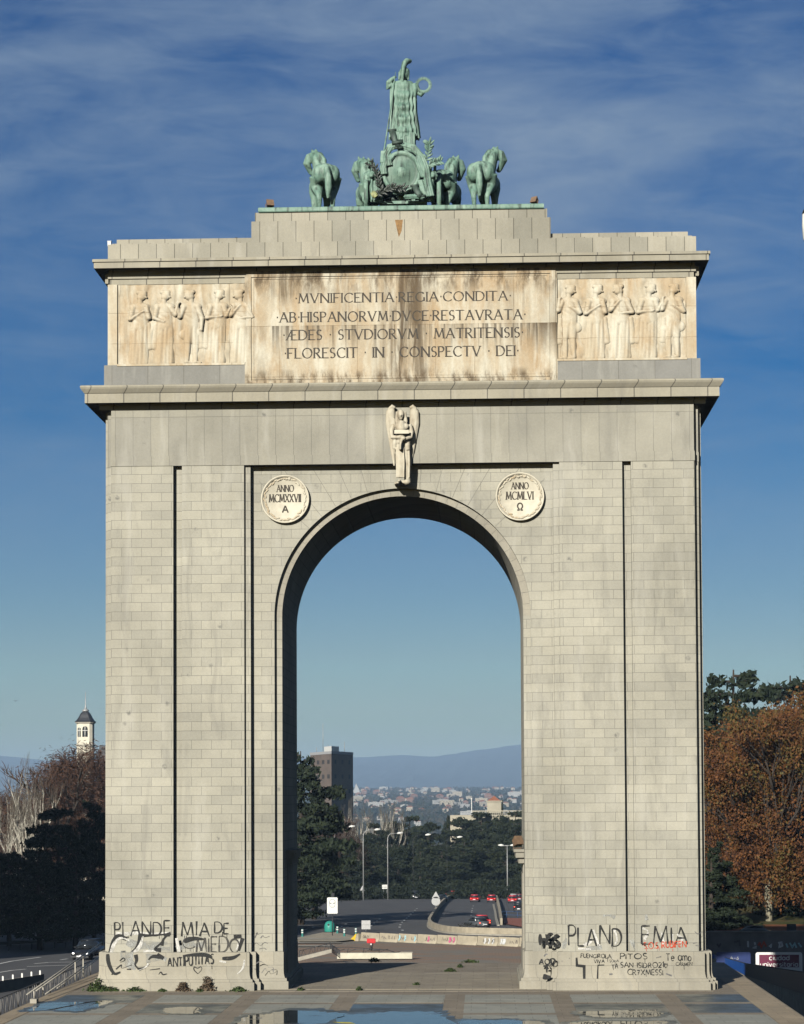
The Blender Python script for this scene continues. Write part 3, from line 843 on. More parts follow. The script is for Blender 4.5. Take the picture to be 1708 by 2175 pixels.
# medallions
for s, lab in ((-1, ("ANNO", "MCMXXVII", 'A')), (1, ("ANNO", "MCMLVI", 'Ω'))):
    px = 606 if s < 0 else 1104.5; pc = 1060.5 if s < 0 else 1055
    c = PY(px, pc, AY+.45); rr = 1.275
    md = MB()
    md.lathe([(.01, 0), (rr-.30, 0), (rr-.28, -.02), (rr-.10, -.02), (rr-.08, -.13), (rr-.02, -.15), (rr, -.12), (rr, .16)], (c.x, AY+.45, c.z), 48, 'y')
    for f in md.f[-2:]: pass
    disc = md.build('medallion', M['marble'], arch)
    wr = MB(); rnd = random.Random(5 + s)
    for k in range(46):
        a = 2*math.pi*k/46 + rnd.uniform(-.04, .04); r_ = rr - .19 + rnd.uniform(-.05, .05)
        m3 = Matrix.Rotation(a + rnd.uniform(-.5, .5), 3, 'Y')
        wr.ell((c.x + r_*math.cos(a), AY+.42, c.z + r_*math.sin(a)), (.055, .035, .12), 7, 5, Matrix.Rotation(-a + rnd.uniform(-.5, .5), 3, 'Y'))
    for k in range(7):
        wr.ell((c.x + rnd.uniform(-.3, .3), AY+.40, c.z + rr - .19 + rnd.uniform(-.06, .06)), (.09, .05, .05), 7, 5)
    wr.build('wreath', M['relief'], disc, (AX, AY, 0))
    tx = MB(); w2 = .8 if s < 0 else .68
    write(tx, lab[0], c.x-.44, c.x+.44, c.z+.40, .34, AY+.435, roman=True)
    write(tx, lab[1], c.x-w2-.04, c.x+w2+.0, c.z-.14, .40, AY+.435, roman=True)
    write(tx, lab[2], c.x-.15, c.x+.15, c.z-.70, .36, AY+.435, wt=.2)
    tx.build('lettering', M['letter'], disc, (AX, AY, 0))
# ------------------------------------------------------------------ carved reliefs of the attic
def relief_figure(x0, zb, H, pose, rnd, yb, depth=.19):
    """one draped figure in low relief as a height field in front of the plane y = yb"""
    st = .036
    hw = 0.86; WX = 1.34
    nx, nz = int(2*hw/st)+1, int(H/st)+1
    X, Z = np.meshgrid(np.linspace(-hw, hw, nx)/WX, np.linspace(0, H, nz))
    h = np.zeros_like(X)
    def cap(ax, az, bx, bz, ra, rb, d=1.0, sq=1.0):
        nonlocal h
        dx_, dz_ = bx-ax, bz-az; L2 = dx_*dx_+dz_*dz_+1e-9
        t_ = np.clip(((X-ax)*dx_+(Z-az)*dz_)/L2, 0, 1)
        dist = np.hypot((X-ax-t_*dx_)/sq, Z-az-t_*dz_); r = ra+(rb-ra)*t_
        v = np.clip(1-(dist/r)**2, 0, None)**.5*depth*d
        h = np.maximum(h, v)
    k = H/4.1
    lean, kind = pose['lean'], pose['kind']
    cx = lambda z: lean*(z/H)
    # robe or legs
    if kind == 'robe':
        cap(cx(.2)-.05, .15*k, cx(2.2*k), 2.3*k, .40, .36, .75)
        cap(cx(.2)+.16, .1*k, cx(2.0*k)+.05, 2.0*k, .22, .30, .8)
        cap(cx(.2)-.22, .1*k, cx(2.0*k)-.1, 2.0*k, .20, .28, .7)
    else:
        s = pose['side']
        cap(s*.18, .08*k, s*.20+cx(1.0*k), 1.05*k, .11, .15, .7); cap(s*.20+cx(1.0*k), 1.05*k, .08*s+cx(2*k), 2.05*k, .15, .24, .8)
        cap(-s*.16, .08*k, -s*.12+cx(1.0*k), 1.1*k, .11, .15, .85); cap(-s*.12+cx(k), 1.1*k, -s*.06+cx(2*k), 2.05*k, .16, .26, .95)
        cap(s*.18, .08*k, s*.38, .05*k, .09, .07, .6); cap(-s*.16, .08*k, .05*s, .05*k, .09, .07, .6)
        cap(cx(1.5*k)-.2, 1.55*k, cx(1.7*k)+.22, 1.65*k, .30, .30, .7)
    folds = np.sin(X*26 + Z*pose['slant']*2.5 + pose['ph'])*.5 + np.sin(X*41 - Z*1.7 + pose['ph']*2)*.35
    h = h*(1 + .20*folds*np.clip((2.3*k-Z)/.4, 0, 1)*(1 if kind == 'robe' else .6))
    # torso, shoulders, head
    cap(cx(2.0*k), 2.0*k, cx(2.9*k), 2.95*k, .32, .34, .95)
    cap(cx(3.05*k)-.24, 3.02*k, cx(3.05*k)+.24, 3.02*k, .20, .20, .9)
    cap(cx(3.2*k), 3.1*k, cx(3.4*k), 3.4*k, .12, .11, .8)
    hx = cx(3.6*k) + pose['look']*.06
    cap(hx, 3.52*k, hx+pose['look']*.03, 3.66*k, .19, .20, 1.1)
    cap(hx+pose['look']*.15, 3.55*k, hx+pose['look']*.20, 3.50*k, .06, .05, .9)
    cap(hx-.1, 3.78*k, hx+.1, 3.78*k, .13, .13, .9)
    # arms
    for (ax, az), (ex, ez), (wx_, wz) in pose['arms']:
        cap(cx(3*k)+ax, az*k, ex, ez*k, .135, .12, 1.15); cap(ex, ez*k, wx_, wz*k, .115, .075, 1.25); cap(wx_, wz*k, wx_+.05*np.sign(wx_-ex+.01), wz*k+.04, .085, .06, 1.2)
    # a cloth end falling at one side
    s = pose['side']
    cap(s*.36, 2.1*k, s*.42, .9*k, .10, .16, .55)
    diag = np.sin((X*.8+Z)*19 + pose['ph'])*np.clip(1-np.abs(Z-2.5*k)/.6, 0, 1)
    h = h*(1+.10*diag)
    keep = h > .012
    idx = -np.ones(X.shape, int); vs, fs = [], []
    cell = keep[:-1,:-1] | keep[1:,:-1] | keep[:-1,1:] | keep[1:,1:]
    for i in range(nz-1):
        for j in range(nx-1):
            if cell[i, j]:
                q = []
                for a, b in ((i,j),(i,j+1),(i+1,j+1),(i+1,j)):
                    if idx[a, b] < 0:
                        idx[a, b] = len(vs); hh = h[a, b]
                        vs.append((x0 + X[a, b]*WX, yb - hh if hh > .012 else yb + .015, zb + Z[a, b]))
                    q.append(idx[a, b])
                fs.append(q)
    m = MB(); m.add(vs, fs, True); return m
POSES = [
 dict(kind='robe', lean=.02, look=1, side=1, slant=.2, ph=.3, arms=[((-.26,2.98),(-.36,2.35),(.12,2.75)), ((.26,2.95),(.38,2.4),(.30,3.05))]),
 dict(kind='robe', lean=-.05, look=1, side=-1, slant=-.3, ph=1.7, arms=[((-.26,2.98),(-.40,2.4),(-.05,2.2)), ((.26,2.98),(.42,2.55),(.52,3.15))]),
 dict(kind='nude', lean=.03, look=-1, side=1, slant=.4, ph=2.2, arms=[((-.26,2.98),(-.42,2.45),(-.50,2.9)), ((.26,2.98),(.46,2.35),(.44,1.75))]),
 dict(kind='robe', lean=.08, look=1, side=-1, slant=.5, ph=.9, arms=[((-.26,2.98),(-.34,2.4),(.20,2.45)), ((.26,2.98),(.42,2.5),(.56,2.85))]),
 dict(kind='robe', lean=-.06, look=-1, side=1, slant=-.5, ph=3.1, arms=[((-.26,2.98),(-.42,2.5),(-.08,3.0)), ((.26,2.98),(.42,2.4),(-.02,2.35))]),
 dict(kind='nude', lean=-.04, look=1, side=-1, slant=.2, ph=4.0, arms=[((-.26,2.98),(-.44,2.5),(-.40,3.15)), ((.26,2.98),(.40,2.4),(.05,2.7))]),
]
rl_rnd = random.Random(11)
for s in (-1, 1):
    a, b = sorted((s*8.2, s*14.95))
    pm = MB(); yb = AY + .14
    pm.box(AX+a, AX+b, yb, AY+.34, Z_RB, Z_RT)
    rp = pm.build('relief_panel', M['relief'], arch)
    fm = MB()
    ea, eb = sorted((s*14.95, s*15.45)); fm.box(AX+ea, AX+eb, AY+.03, yb, Z_RB, Z_RT)
    fm.box(AX+min(s*8.2, s*14.95), AX+max(s*8.2, s*14.95), AY-.02, yb, Z_RB-.06, Z_RB+.05)
    fm.build('frame', M['relief'], rp, (AX, AY, 0))
    order = [0, 1, 2, 3, 4] if s < 0 else [5, 0, 4, 3, 5]
    for k in range(5):
        x = AX + a + (0.66 if s > 0 else .5+.68) + k*1.35
        fig = relief_figure(x, Z_RB+.05, 4.12, POSES[order[k]], rl_rnd, yb + .004)
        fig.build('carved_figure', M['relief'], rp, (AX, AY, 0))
    bgm = MB(); gxs, gzs = np.linspace(min(s*8.25, s*14.9), max(s*8.25, s*14.9), 190), np.linspace(Z_RB+.06, Z_RT-.02, 120)   # cloth and boughs behind the figures
    vs = []
    for zz in gzs:
        for xx in gxs:
            q = math.sin(xx*5.1 + 1.7*math.sin(zz*2.3 + xx)) + math.sin(zz*4.3 - xx*2.2 + 1.3*math.sin(xx*3.1)) + .6*math.sin(xx*13 + zz*5 + 2*math.sin(zz*3))
            vs.append((AX + xx, yb - .012 - .055*max(0, q*.5 + .25), zz))
    bgm.add(vs, [(j*190+i, j*190+i+1, (j+1)*190+i+1, (j+1)*190+i) for j in range(119) for i in range(189)], True)
    bgm.build('carved_background', M['relief'], rp, (AX, AY, 0))

# ------------------------------------------------------------------ winged figure on the keystone
ANG = lambda x, y, z: (AX + x, AY + y, zA + z)
zA = zf(1030, AY + .2)
def A(zx, zy, y):                      # measured on an enlarged view of the figure
    p = PY((1500 + zx*.16554)/1.8835, (1600 + zy*.16554)/1.8835, AY + y); return (p.x, p.y, p.z)
m = MB()
m.ell(A(625, 350, -.62), (.185, .20, .26)); m.ell(A(630, 440, -.60), (.12, .15, .12))
m.ell(A(630, 372, -.83), (.030, .05, .05))                                             # nose
for dx_ in (-38, 42): m.ell(A(628+dx_, 352, -.79), (.04, .03, .025))
m.tube([A(628, 470, -.52), A(628, 560, -.45)], [.12, .16], 10)
for hx in (540, 715): m.tube([A(hx, 280, -.55), A(hx-4 if hx < 600 else hx+20, 420, -.5), A(hx-15 if hx < 600 else hx+40, 540, -.5)], [.09, .10, .10], 8)
m.tube([A(500, 585, -.40), A(780, 585, -.40)], [.19, .19], 12)                           # shoulders
m.tube([A(640, 560, -.40), A(640, 720, -.48), A(640, 900, -.42), A(645, 1050, -.40)], .3, 16, ell=[(.40,.24), (.42,.30), (.34,.26), (.38,.28)])
for bx in (565, 745): m.ell(A(bx, 640, -.66), (.17, .13, .17))
m.tube([A(465, 600, -.40), A(400, 760, -.42), A(420, 900, -.55), A(620, 900, -.80)], [.14, .13, .12, .08], 10)
m.tube([A(830, 600, -.40), A(880, 780, -.42), A(860, 900, -.55), A(700, 960, -.85)], [.15, .14, .12, .08], 10)
m.ell(A(690, 925, -.90), (.12, .10, .10)); m.ell(A(640, 905, -.88), (.10, .08, .08))
m.tube([A(655, 940, -.80), A(620, 1090, -.80), A(620, 1210, -.78)], .2, 10, ell=[(.14,.10), (.22,.08), (.22,.07)])      # cloth over the hand
m.tube([A(500, 920, -.50), A(480, 1060, -.50), A(470, 1190, -.46)], .14, 10, ell=[(.12,.12), (.16,.12), (.14,.10)])
m.tube([A(780, 980, -.45), A(790, 1100, -.45), A(800, 1210, -.42)], .14, 10, ell=[(.16,.14), (.22,.16), (.20,.14)])
m.tube([A(610, 1050, -.42), A(600, 1400, -.48), A(610, 1650, -.52), A(600, 1880, -.50)], .2, 12, ell=[(.24,.24), (.22,.24), (.20,.22), (.14,.18)])
m.tube([A(740, 1050, -.32), A(760, 1400, -.30), A(780, 1650, -.28), A(790, 1950, -.25)], .2, 12, ell=[(.26,.26), (.24,.24), (.20,.20), (.14,.16)])
for fx_, w in ((560, .05), (640, .045), (690, .05), (730, .05), (820, .05), (520, .04)):
    m.tube([A(fx_, 1150, -.60 if fx_ < 700 else -.5), A(fx_+10, 1500, -.64 if fx_ < 700 else -.46), A(fx_+5, 1880, -.60 if fx_ < 700 else -.38)], [w, w*1.2, w], 7)
m.ell(A(590, 1960, -.62), (.10, .22, .08)); m.ell(A(560, 2010, -.52), (.12, .2, .07)); m.ell(A(780, 1990, -.35), (.2, .25, .16))
m.tube([A(700, 1960, -.2), A(700, 2030, -.2)], [.28, .30], 12)
m.box(AX-.35, AX+.35, AY-.3, AY+.6, zA-.02, zA+.1)
angel_me = melt(m, .03, 1, (AX, AY, 0), 'angel_statue')
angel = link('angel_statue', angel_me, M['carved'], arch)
for s in (-1, 1):
    w = MB(); cx_ = 440 if s < 0 else 895
    w.tube([A(cx_+s*20, 170, -.18), A(cx_+s*60, 300, -.14), A(cx_+s*62, 560, -.10), A(cx_+s*50, 800, -.08), A(cx_+s*10, 1200, -.07), A(cx_-s*30, 1600, -.05)], .2, 14,
           ell=[(.15,.14), (.25,.17), (.27,.15), (.20,.12), (.13,.10), (.05,.08)], up=(0, 1, 0))
    w.tube([A(cx_-s*50, 190, -.25), A(cx_+s*20, 150, -.27), A(cx_+s*85, 210, -.22), A(cx_+s*110, 340, -.18)], [.07, .10, .09, .06], 9)
    for k in range(5):
        q = cx_ + s*(100 - 34*k)
        w.tube([A(q, 330 + 30*k, -.24), A(q-s*5, 600, -.22), A(q-s*30, 900 + 60*k, -.13), A(q-s*75 + s*12*k, 1300, -.10)], [.035, .045, .04, .025], 6)
    me = melt(w, .03, 1, (AX, AY, 0), 'wing'); link('wing', me, M['carved'], angel)
w = MB(); p0, p1 = A(470, 730, -.86), A(820, 815, -.86)
w.box(p0[0], p1[0], AY-.92, AY-.80, p1[2], p0[2]); w.build('tablet', M['marble'], angel, (AX, AY, 0))

# ------------------------------------------------------------------ bronze quadriga
def Q(zx, zy, y):
    p = PY((1150 + zx*.5855)/1.8835, (200 + zy*.5855)/1.8835, AY + y); return Vector((p.x, p.y, p.z))
def horse_mesh(turn, lift, name):
    """standing horse, nose towards +Y, head turned by `turn` radians (positive: to -X); `lift` = raised foreleg side"""
    b = MB(); S = 1.66
    V = lambda x, y, z: (x*S, y*S, z*S)
    b.tube([V(0,-.97,1.36), V(0,-.90,1.36), V(0,-.72,1.35), V(0,-.45,1.30), V(0,-.1,1.23), V(0,.25,1.22), V(0,.55,1.27), V(0,.80,1.34), V(0,.90,1.36)], .3, 18,
           ell=[(.12*S,.12*S),(.25*S,.25*S),(.335*S,.33*S),(.345*S,.345*S),(.33*S,.36*S),(.335*S,.38*S),(.30*S,.37*S),(.20*S,.27*S),(.1*S,.15*S)])
    for s in (-1, 1):
        b.ell(V(s*.19,-.68,1.30), (.20*S,.28*S,.32*S))
        b.ell(V(s*.17,.58,1.22), (.17*S,.24*S,.30*S))
        b.tube([V(s*.21,-.62,1.22), V(s*.22,-.48,.92), V(s*.19,-.72,.58), V(s*.18,-.76,.48), V(s*.18,-.68,.16), V(s*.18,-.64,.08)], [.24*S,.17*S,.085*S,.075*S,.055*S,.06*S], 12)
        b.lathe([(.085*S,0),(.07*S,.09*S)], V(s*.18,-.61,0), 10)
        if s == lift:
            b.tube([V(s*.18,.60,1.05), V(s*.18,.72,.78), V(s*.18,.98,.66), V(s*.18,.95,.42), V(s*.18,.88,.32)], [.16*S,.11*S,.075*S,.055*S,.06*S], 10)
        else:
            b.tube([V(s*.18,.58,1.10), V(s*.18,.58,.80), V(s*.18,.60,.48), V(s*.18,.58,.14), V(s*.18,.62,.07)], [.17*S,.11*S,.075*S,.052*S,.06*S], 10)
            b.lathe([(.08*S,0),(.065*S,.08*S)], V(s*.18,.64,0), 10)
    st_, ct = -math.sin(turn), math.cos(turn)
    def N(f, z, lat=0):
        """neck/head frame: f forward in the turned direction from the withers"""
        u = min(max((z-1.5)/.6, 0), 1)
        return V(st_*f*u + ct*lat, .62 + f*(ct*u + (1-u)), z)
    b.tube([V(0,.45,1.35), N(.06,1.66), N(.12,1.98), N(.18,2.26), N(.26,2.38)], .2, 14, ell=[(.22*S,.36*S),(.175*S,.33*S),(.15*S,.27*S),(.125*S,.19*S),(.10*S,.11*S)], up=(0,1,.2))
    b.tube([N(.18,2.36), N(.36,2.30), N(.47,2.10), N(.53,1.86), N(.54,1.78)], .1, 12, ell=[(.10*S,.12*S),(.105*S,.155*S),(.085*S,.13*S),(.065*S,.09*S),(.055*S,.065*S)])
    b.ell(N(.52,1.82), (.075*S,.085*S,.08*S))
    for s in (-1, 1):
        b.tube([N(.20,2.38,s*.08), N(.21,2.48,s*.095), N(.25,2.58,s*.085)], [.045*S,.045*S,.012*S], 7)
    b.tube([V(0,.36,1.66), N(-.14,1.90), N(-.10,2.14), N(.02,2.36), N(.22,2.44)], .07, 10, ell=[(.06*S,.10*S),(.075*S,.13*S),(.075*S,.13*S),(.07*S,.11*S),(.05*S,.07*S)], up=(0,1,.4))   # mane
    b.tube([V(0,-.92,1.50), V(0,-1.04,1.40), V(.02,-1.10,1.10), V(.03,-1.08,.75), V(.02,-1.03,.42)], [.07*S,.085*S,.10*S,.095*S,.035*S], 10)
    return melt(b, .045, 2, name=name)
HORSES = [  # picture x of the rump, yaw (left positive), head turn, lifted leg, label
 (684, R(11), R(52), 1, 'green bronze horse far left of the chariot, its head turned left', 2.55),
 (786, R(14), R(40), -1, 'green bronze horse close beside the left chariot wheel, partly hidden by it', 4.0),
 (946, -R(12), -R(40), 1, 'dark shadowed bronze horse close behind the right chariot wheel', 4.0),
 (1030, -R(11), -R(56), -1, 'green bronze horse far right of the chariot, its head turned right', 2.55)]
for px, yaw, turn, lift, lab, dy_ in HORSES:
    p = PY(px, 400, AY + dy_)
    t_ = thing('bronze_horse', lab, 'horse statue', (p.x - math.sin(yaw)*.0, AY + dy_ + 1.0, Z_SLAB), 'four horses of the bronze quadriga', rz=yaw, local=True)
    t_.scale = (1.2, 1.0, 1.0)
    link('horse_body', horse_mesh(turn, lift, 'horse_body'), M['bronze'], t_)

YC = 2.6                                                        # chariot: rear face AY + YC
cc = Q(790, 1060, YC)
chariot = thing('chariot', 'green bronze chariot seen from behind with round shield, swags and laurel', 'chariot', (cc.x, AY+YC, Z_SLAB))
corg = (cc.x, AY+YC, Z_SLAB)
b = MB()                                                        # curved body
pts = []
for k in range(17):
    a = math.pi*k/16; pts.append((cc.x + 1.25*math.cos(a), AY + YC + .35 + 1.9*math.sin(a)))
pts_in = [(cc.x + (x-cc.x)*.92, AY+YC+.35 + (y-AY-YC-.35)*.92) for x, y in pts]
b.slab(pts + pts_in[::-1], Z_SLAB+.75, Z_SLAB+2.45)
b.box(cc.x-1.25, cc.x+1.25, AY+YC+.2, AY+YC+2.2, Z_SLAB+.62, Z_SLAB+.78)
b.tube([(x, y, Z_SLAB+2.47) for x, y in pts], .07, 8)
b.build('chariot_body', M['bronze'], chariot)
for s, zx in ((-1, 541), (1, 1037)):
    w = MB(); c0 = Q(zx, 935, YC+.7); r = 1.05; cz = Z_SLAB + r + .02
    seg = 28
    ring_ = [(cz, 0)]
    w.lathe([(r-.17, -.11), (r, -.11), (r, .11), (r-.17, .11), (r-.17, -.11)], (c0.x, AY+YC+.9, cz), 32, 'x')
    w.lathe([(.05, -.26), (.2, -.22), (.2, .22), (.05, .26)], (c0.x, AY+YC+.9, cz), 14, 'x')
    for k in range(8):
        a = k*math.pi/4; w.tube([(c0.x, AY+YC+.9+.15*math.cos(a), cz+.15*math.sin(a)), (c0.x, AY+YC+.9+(r-.12)*math.cos(a), cz+(r-.12)*math.sin(a))], .06, 6)
    w.build('wheel', M['bronze'], chariot)
w = MB(); w.tube([(cc.x-1.95, AY+YC+.9, Z_SLAB+1.07), (cc.x+1.95, AY+YC+.9, Z_SLAB+1.07)], .1, 8); w.tube([(cc.x, AY+YC+1.5, Z_SLAB+.8), (cc.x, AY+YC+5, Z_SLAB+1.5)], .09, 8)
w.build('axle', M['bronze'], chariot)
# round shield with rim and boss on the back
sc_ = Q(780, 838, YC-.1)
w = MB(); rr = 1.03
rim = [(.02, -.20), (.22, -.19), (.24, -.14), (.70, -.10), (.84, -.04), (.86, -.14), (1.0, -.14), (1.04, -.05), (1.04, .1)]
w.lathe([(r*rr, h) for r, h in rim], (sc_.x, AY+YC-.1, sc_.z), 40, 'y')
w.v = [(x, y - .12*(z - sc_.z), z*1.0 + (z-sc_.z)*.07) for x, y, z in w.v]
w.build('shield', M['bronze'], chariot)
for s in (-1, 1):                                               # flanks between body and wheels
    w = MB(); x0, x1 = sorted((cc.x + s*1.05, cc.x + s*1.72))
    w.tube([(x0+.3, AY+YC+.15, Z_SLAB+.7), (x0+.3, AY+YC+.1, Z_SLAB+1.5), (x0+.3, AY+YC+.2, Z_SLAB+2.15)], .3, 12, ell=[(.34,.22),(.40,.26),(.30,.2)], up=(0,1,0))
    for k in range(3): w.tube([(x0+.05+.25*k, AY+YC-.1, Z_SLAB+.75), (x0+.05+.25*k, AY+YC-.15, Z_SLAB+2.0)], .06, 6)
    w.tube([(x0-.05, AY+YC-.05, Z_SLAB+2.2), (x1+.05, AY+YC-.05, Z_SLAB+2.2)], .10, 8)
    link('side_panel', melt(w, .03, 1, corg, 'side_panel'), M['bronze'], chariot)
# lion heads on the sides
for zx, zy in ((575, 860), (993, 860)):
    w = MB(); p = Q(zx, zy, YC-.1)
    w.ell(p, (.20, .2, .22)); w.ell(p + Vector((0,-.18,-.07)), (.11, .12, .10))
    for s in (-1, 1): w.ell(p + Vector((s*.15,-.02,.16)), (.06,.05,.07)); w.ell(p + Vector((s*.07,-.19,.03)), (.03,.03,.03))
    for k in range(9):
        a = k*math.pi/4.5; w.ell(p + Vector((.2*math.cos(a), .03, .22*math.sin(a))), (.08,.08,.09))
    w.tube([p + Vector((-.12,.1,.2)), p + Vector((-.12,.1,.62))], .09, 6); w.tube([p + Vector((.12,.1,.2)), p + Vector((.12,.1,.62))], .09, 6)
    link('lion_head', melt(w, .03, 1, corg, 'lion_head'), M['bronze'], chariot)
# ribbons and drapery thrown over the shield
w = MB()
def rib(pts, wd, y0=YC-.3, th=.07):
    P = [Q(x, y, y0 - (.06 if k % 2 else 0)) for k, (x, y) in enumerate(pts)]
    w.tube(P, wd, 10, ell=[(wd*(1+.15*math.sin(k*2.1)), th) for k in range(len(P))], up=(0, 1, 0))
    for o in (-.45, .0, .45):
        w.tube([p + Vector((o*wd*1.4, -th, 0)) for p in P], .035, 6)
rib([(755, 650), (700, 665), (670, 720), (655, 800), (660, 850)], .20)
rib([(790, 650), (860, 670), (920, 730), (950, 810), (960, 900), (985, 1000)], .20)
rib([(880, 730), (905, 800), (930, 870)], .17); rib([(720, 720), (690, 750), (700, 790)], .18)
rib([(905, 890), (925, 960), (960, 1000)], .15); rib([(800, 1005), (870, 1000), (930, 1010)], .13)
rib([(650, 690), (645, 770)], .1)
link('drapery', melt(w, .03, 1, corg, 'drapery'), M['bronze'], chariot)
for pts in ([(715, 550), (735, 620), (760, 670)], [(870, 930), (895, 985), (915, 1000)]):
    w = MB(); P = [Q(x, y, YC-.38) for x, y in pts]; w.tube(P, .14, 10, ell=[(.17, .08)]*3, up=(0,1,0))
    for p in (P[0], P[-1]): w.tube([p + Vector((-.24,0,0)), p + Vector((.24,0,.03))], .075, 8)
    if pts[0][0] < 800: p = Q(752, 632, YC-.45); w.tube([p + Vector((-.3,0,-.05)), p + Vector((.3,0,.05))], .10, 8)
    w.build('scroll_ornament', M['bronze'], chariot)
# leaves: laurel branch low left (dark), palm leaves upper right
def leafspray(name, stem, n, L, mat, rnd, spread=1.0, y=YC-.4):
    w = MB(); P = [Q(x, yy, y) for x, yy in stem]
    w.tube(P, .03, 6)
    for k in range(n):
        u = (k+.5)/n*(len(P)-1); i = min(int(u), len(P)-2); p = P[i].lerp(P[i+1], u-i)
        tdir = (P[i+1]-P[i]).normalized(); side = Vector((-tdir.z, 0, tdir.x))*(1 if k % 2 else -1)
        d = (tdir*rnd.uniform(.5, 1) + side*spread*rnd.uniform(.5, 1) + Vector((0, -rnd.uniform(0, .5), 0))).normalized()
        l = L*rnd.uniform(.75, 1.2)
        w.tube([p, p+d*l*.35, p+d*l*.7, p+d*l], .05, 6, ell=[(.02,.02),(.20*L,.03),(.16*L,.03),(.01,.01)], up=(0,1,0))
    w.build(name, mat, chariot)
rl = random.Random(3)
leafspray('laurel_branch', [(575, 1000), (650, 970), (720, 935), (800, 950)], 26, .34, M['bronze_dark'], rl)
leafspray('laurel_branch', [(640, 960), (620, 880), (600, 800), (560, 770)], 20, .32, M['bronze_dark'], rl)
leafspray('palm_leaf', [(950, 760), (965, 700), (970, 650), (965, 630)], 16, .36, M['bronze_leaf'], rl)
leafspray('palm_leaf', [(960, 790), (1000, 770), (1050, 760)], 14, .34, M['bronze_leaf'], rl)
leafspray('palm_leaf', [(600, 790), (570, 770), (550, 760)], 8, .3, M['bronze_leaf'], rl)
w = MB()
for k in range(7):
    a = R(25 + 18*k); p = Q(590, 1010, YC-.6)
    w.tube([p, p + Vector((.10*math.cos(a), -.05, .14*math.sin(a))), p + Vector((.26*math.cos(a), -.02, .40*math.sin(a)))], .05, 6, ell=[(.02,.02),(.06,.03),(.01,.01)], up=(0,1,0))
w.build('flower', plain('flower_yellow_green', (0.34,0.36,0.16), 0.6, 0.3, 6), chariot)
w = MB()
for zx in (640, 680, 720, 800, 850, 900, 940):
    p = Q(zx, 1030, YC + .5); w.tube([(p.x, p.y, Z_SLAB+.0), (p.x+.05, p.y, Z_SLAB+.75)], .08, 6)
w.build('undercarriage', M['bronze_dark'], chariot)

# helmeted figure standing in the chariot
YM = 3.6
base = Q(800, 640, YM)
st_ = thing('goddess_statue', 'green bronze caped figure with crested helmet standing in the chariot, holding a wreath', 'statue', (base.x, AY+YM, Z_SLAB+.78))
sorg = (base.x, AY+YM, Z_SLAB+.78)
b = MB()
# draped cloak, folds cut as displacement
zt, zb_ = Q(790, 218, YM).z, Q(800, 608, YM).z
nz, na = 70, 120; vs = []
prof = [(0, .50, .30), (.06, .66, .36), (.15, .70, .40), (.35, .66, .44), (.55, .66, .48), (.8, .74, .54), (1.0, .80, .58)]
for i in range(nz+1):
    u = i/nz; z = zt + (zb_-zt)*u
    rx = float(np.interp(u, [p[0] for p in prof], [p[1] for p in prof])); ry = float(np.interp(u, [p[0] for p in prof], [p[2] for p in prof]))
    cxq = Q(790 + 10*u, 400, YM).x
    for k in range(na):
        th = 2*math.pi*k/na                        # -pi/2 faces the viewer
        phi = ((th + math.pi/2 + math.pi) % (2*math.pi)) - math.pi
        edge = min(1, abs(phi)/1.2)
        swag = math.sin((u*4.0 + .55*(1 - math.cos(phi*1.1)))*7.5 - .5)*.10*(1-edge)*min(1, u*6)*(1.0 if u < .93 else .3)
        vert = math.sin(phi*17 + 1.3*math.sin(u*4))*.095*(.25 + .75*edge)*min(1, u*3) + math.sin(phi*29)*.02*u
        r = 1 + (swag + vert)/rx
        vs.append((cxq + rx*r*math.cos(th), AY+YM + ry*r*math.sin(th), z + .05*math.sin(phi*9)*(u > .97)))
fs = []
for i in range(nz):
    for k in range(na):
        k2 = (k+1) % na; fs.append((i*na+k, (i+1)*na+k, (i+1)*na+k2, i*na+k2))
fs.append(tuple(range(na))); fs.append(tuple(reversed(range(nz*na, nz*na+na))))
b.add(vs, fs)
zfoot = Z_SLAB + .8
for s in (-1, 1):
    b.tube([(base.x+.15+s*.2, AY+YM, zb_+.3), (base.x+.15+s*.2, AY+YM, zfoot)], .2, 10)
b.tube([(base.x+.12, AY+YM, zb_+.2), (base.x+.12, AY+YM, zfoot-.02)], [.50, .55], 20)      # underskirt
for k in range(9): b.tube([(base.x+.12-.45+.11*k, AY+YM-.5, zb_+.2), (base.x+.12-.45+.11*k, AY+YM-.53, zfoot)], .05, 6)
b.tube([Q(785, 235, YM), Q(795, 195, YM)], [.2, .17], 12)
hd = Q(800, 172, YM); b.ell(hd, (.27, .31, .31)); b.ell(Q(800, 150, YM), (.29, .33, .25))
b.tube([Q(765, 150, YM-.1), Q(762, 205, YM-.1)], [.06, .05], 8); b.tube([Q(828, 150, YM-.1), Q(826, 205, YM-.1)], [.07, .05], 8)
b.tube([Q(785, 215, YM-.32), Q(788, 170, YM-.36), Q(792, 125, YM-.32), Q(800, 95, YM-.22), Q(815, 78, YM-.05), Q(842, 76, YM+.15)], .1, 12,
       ell=[(.06,.05),(.10,.12),(.13,.2),(.16,.22),(.17,.20),(.10,.12)], up=(0,1,0))
b.tube([Q(805, 80, YM+.0), Q(838, 90, YM+.1)], [.10, .05], 8)
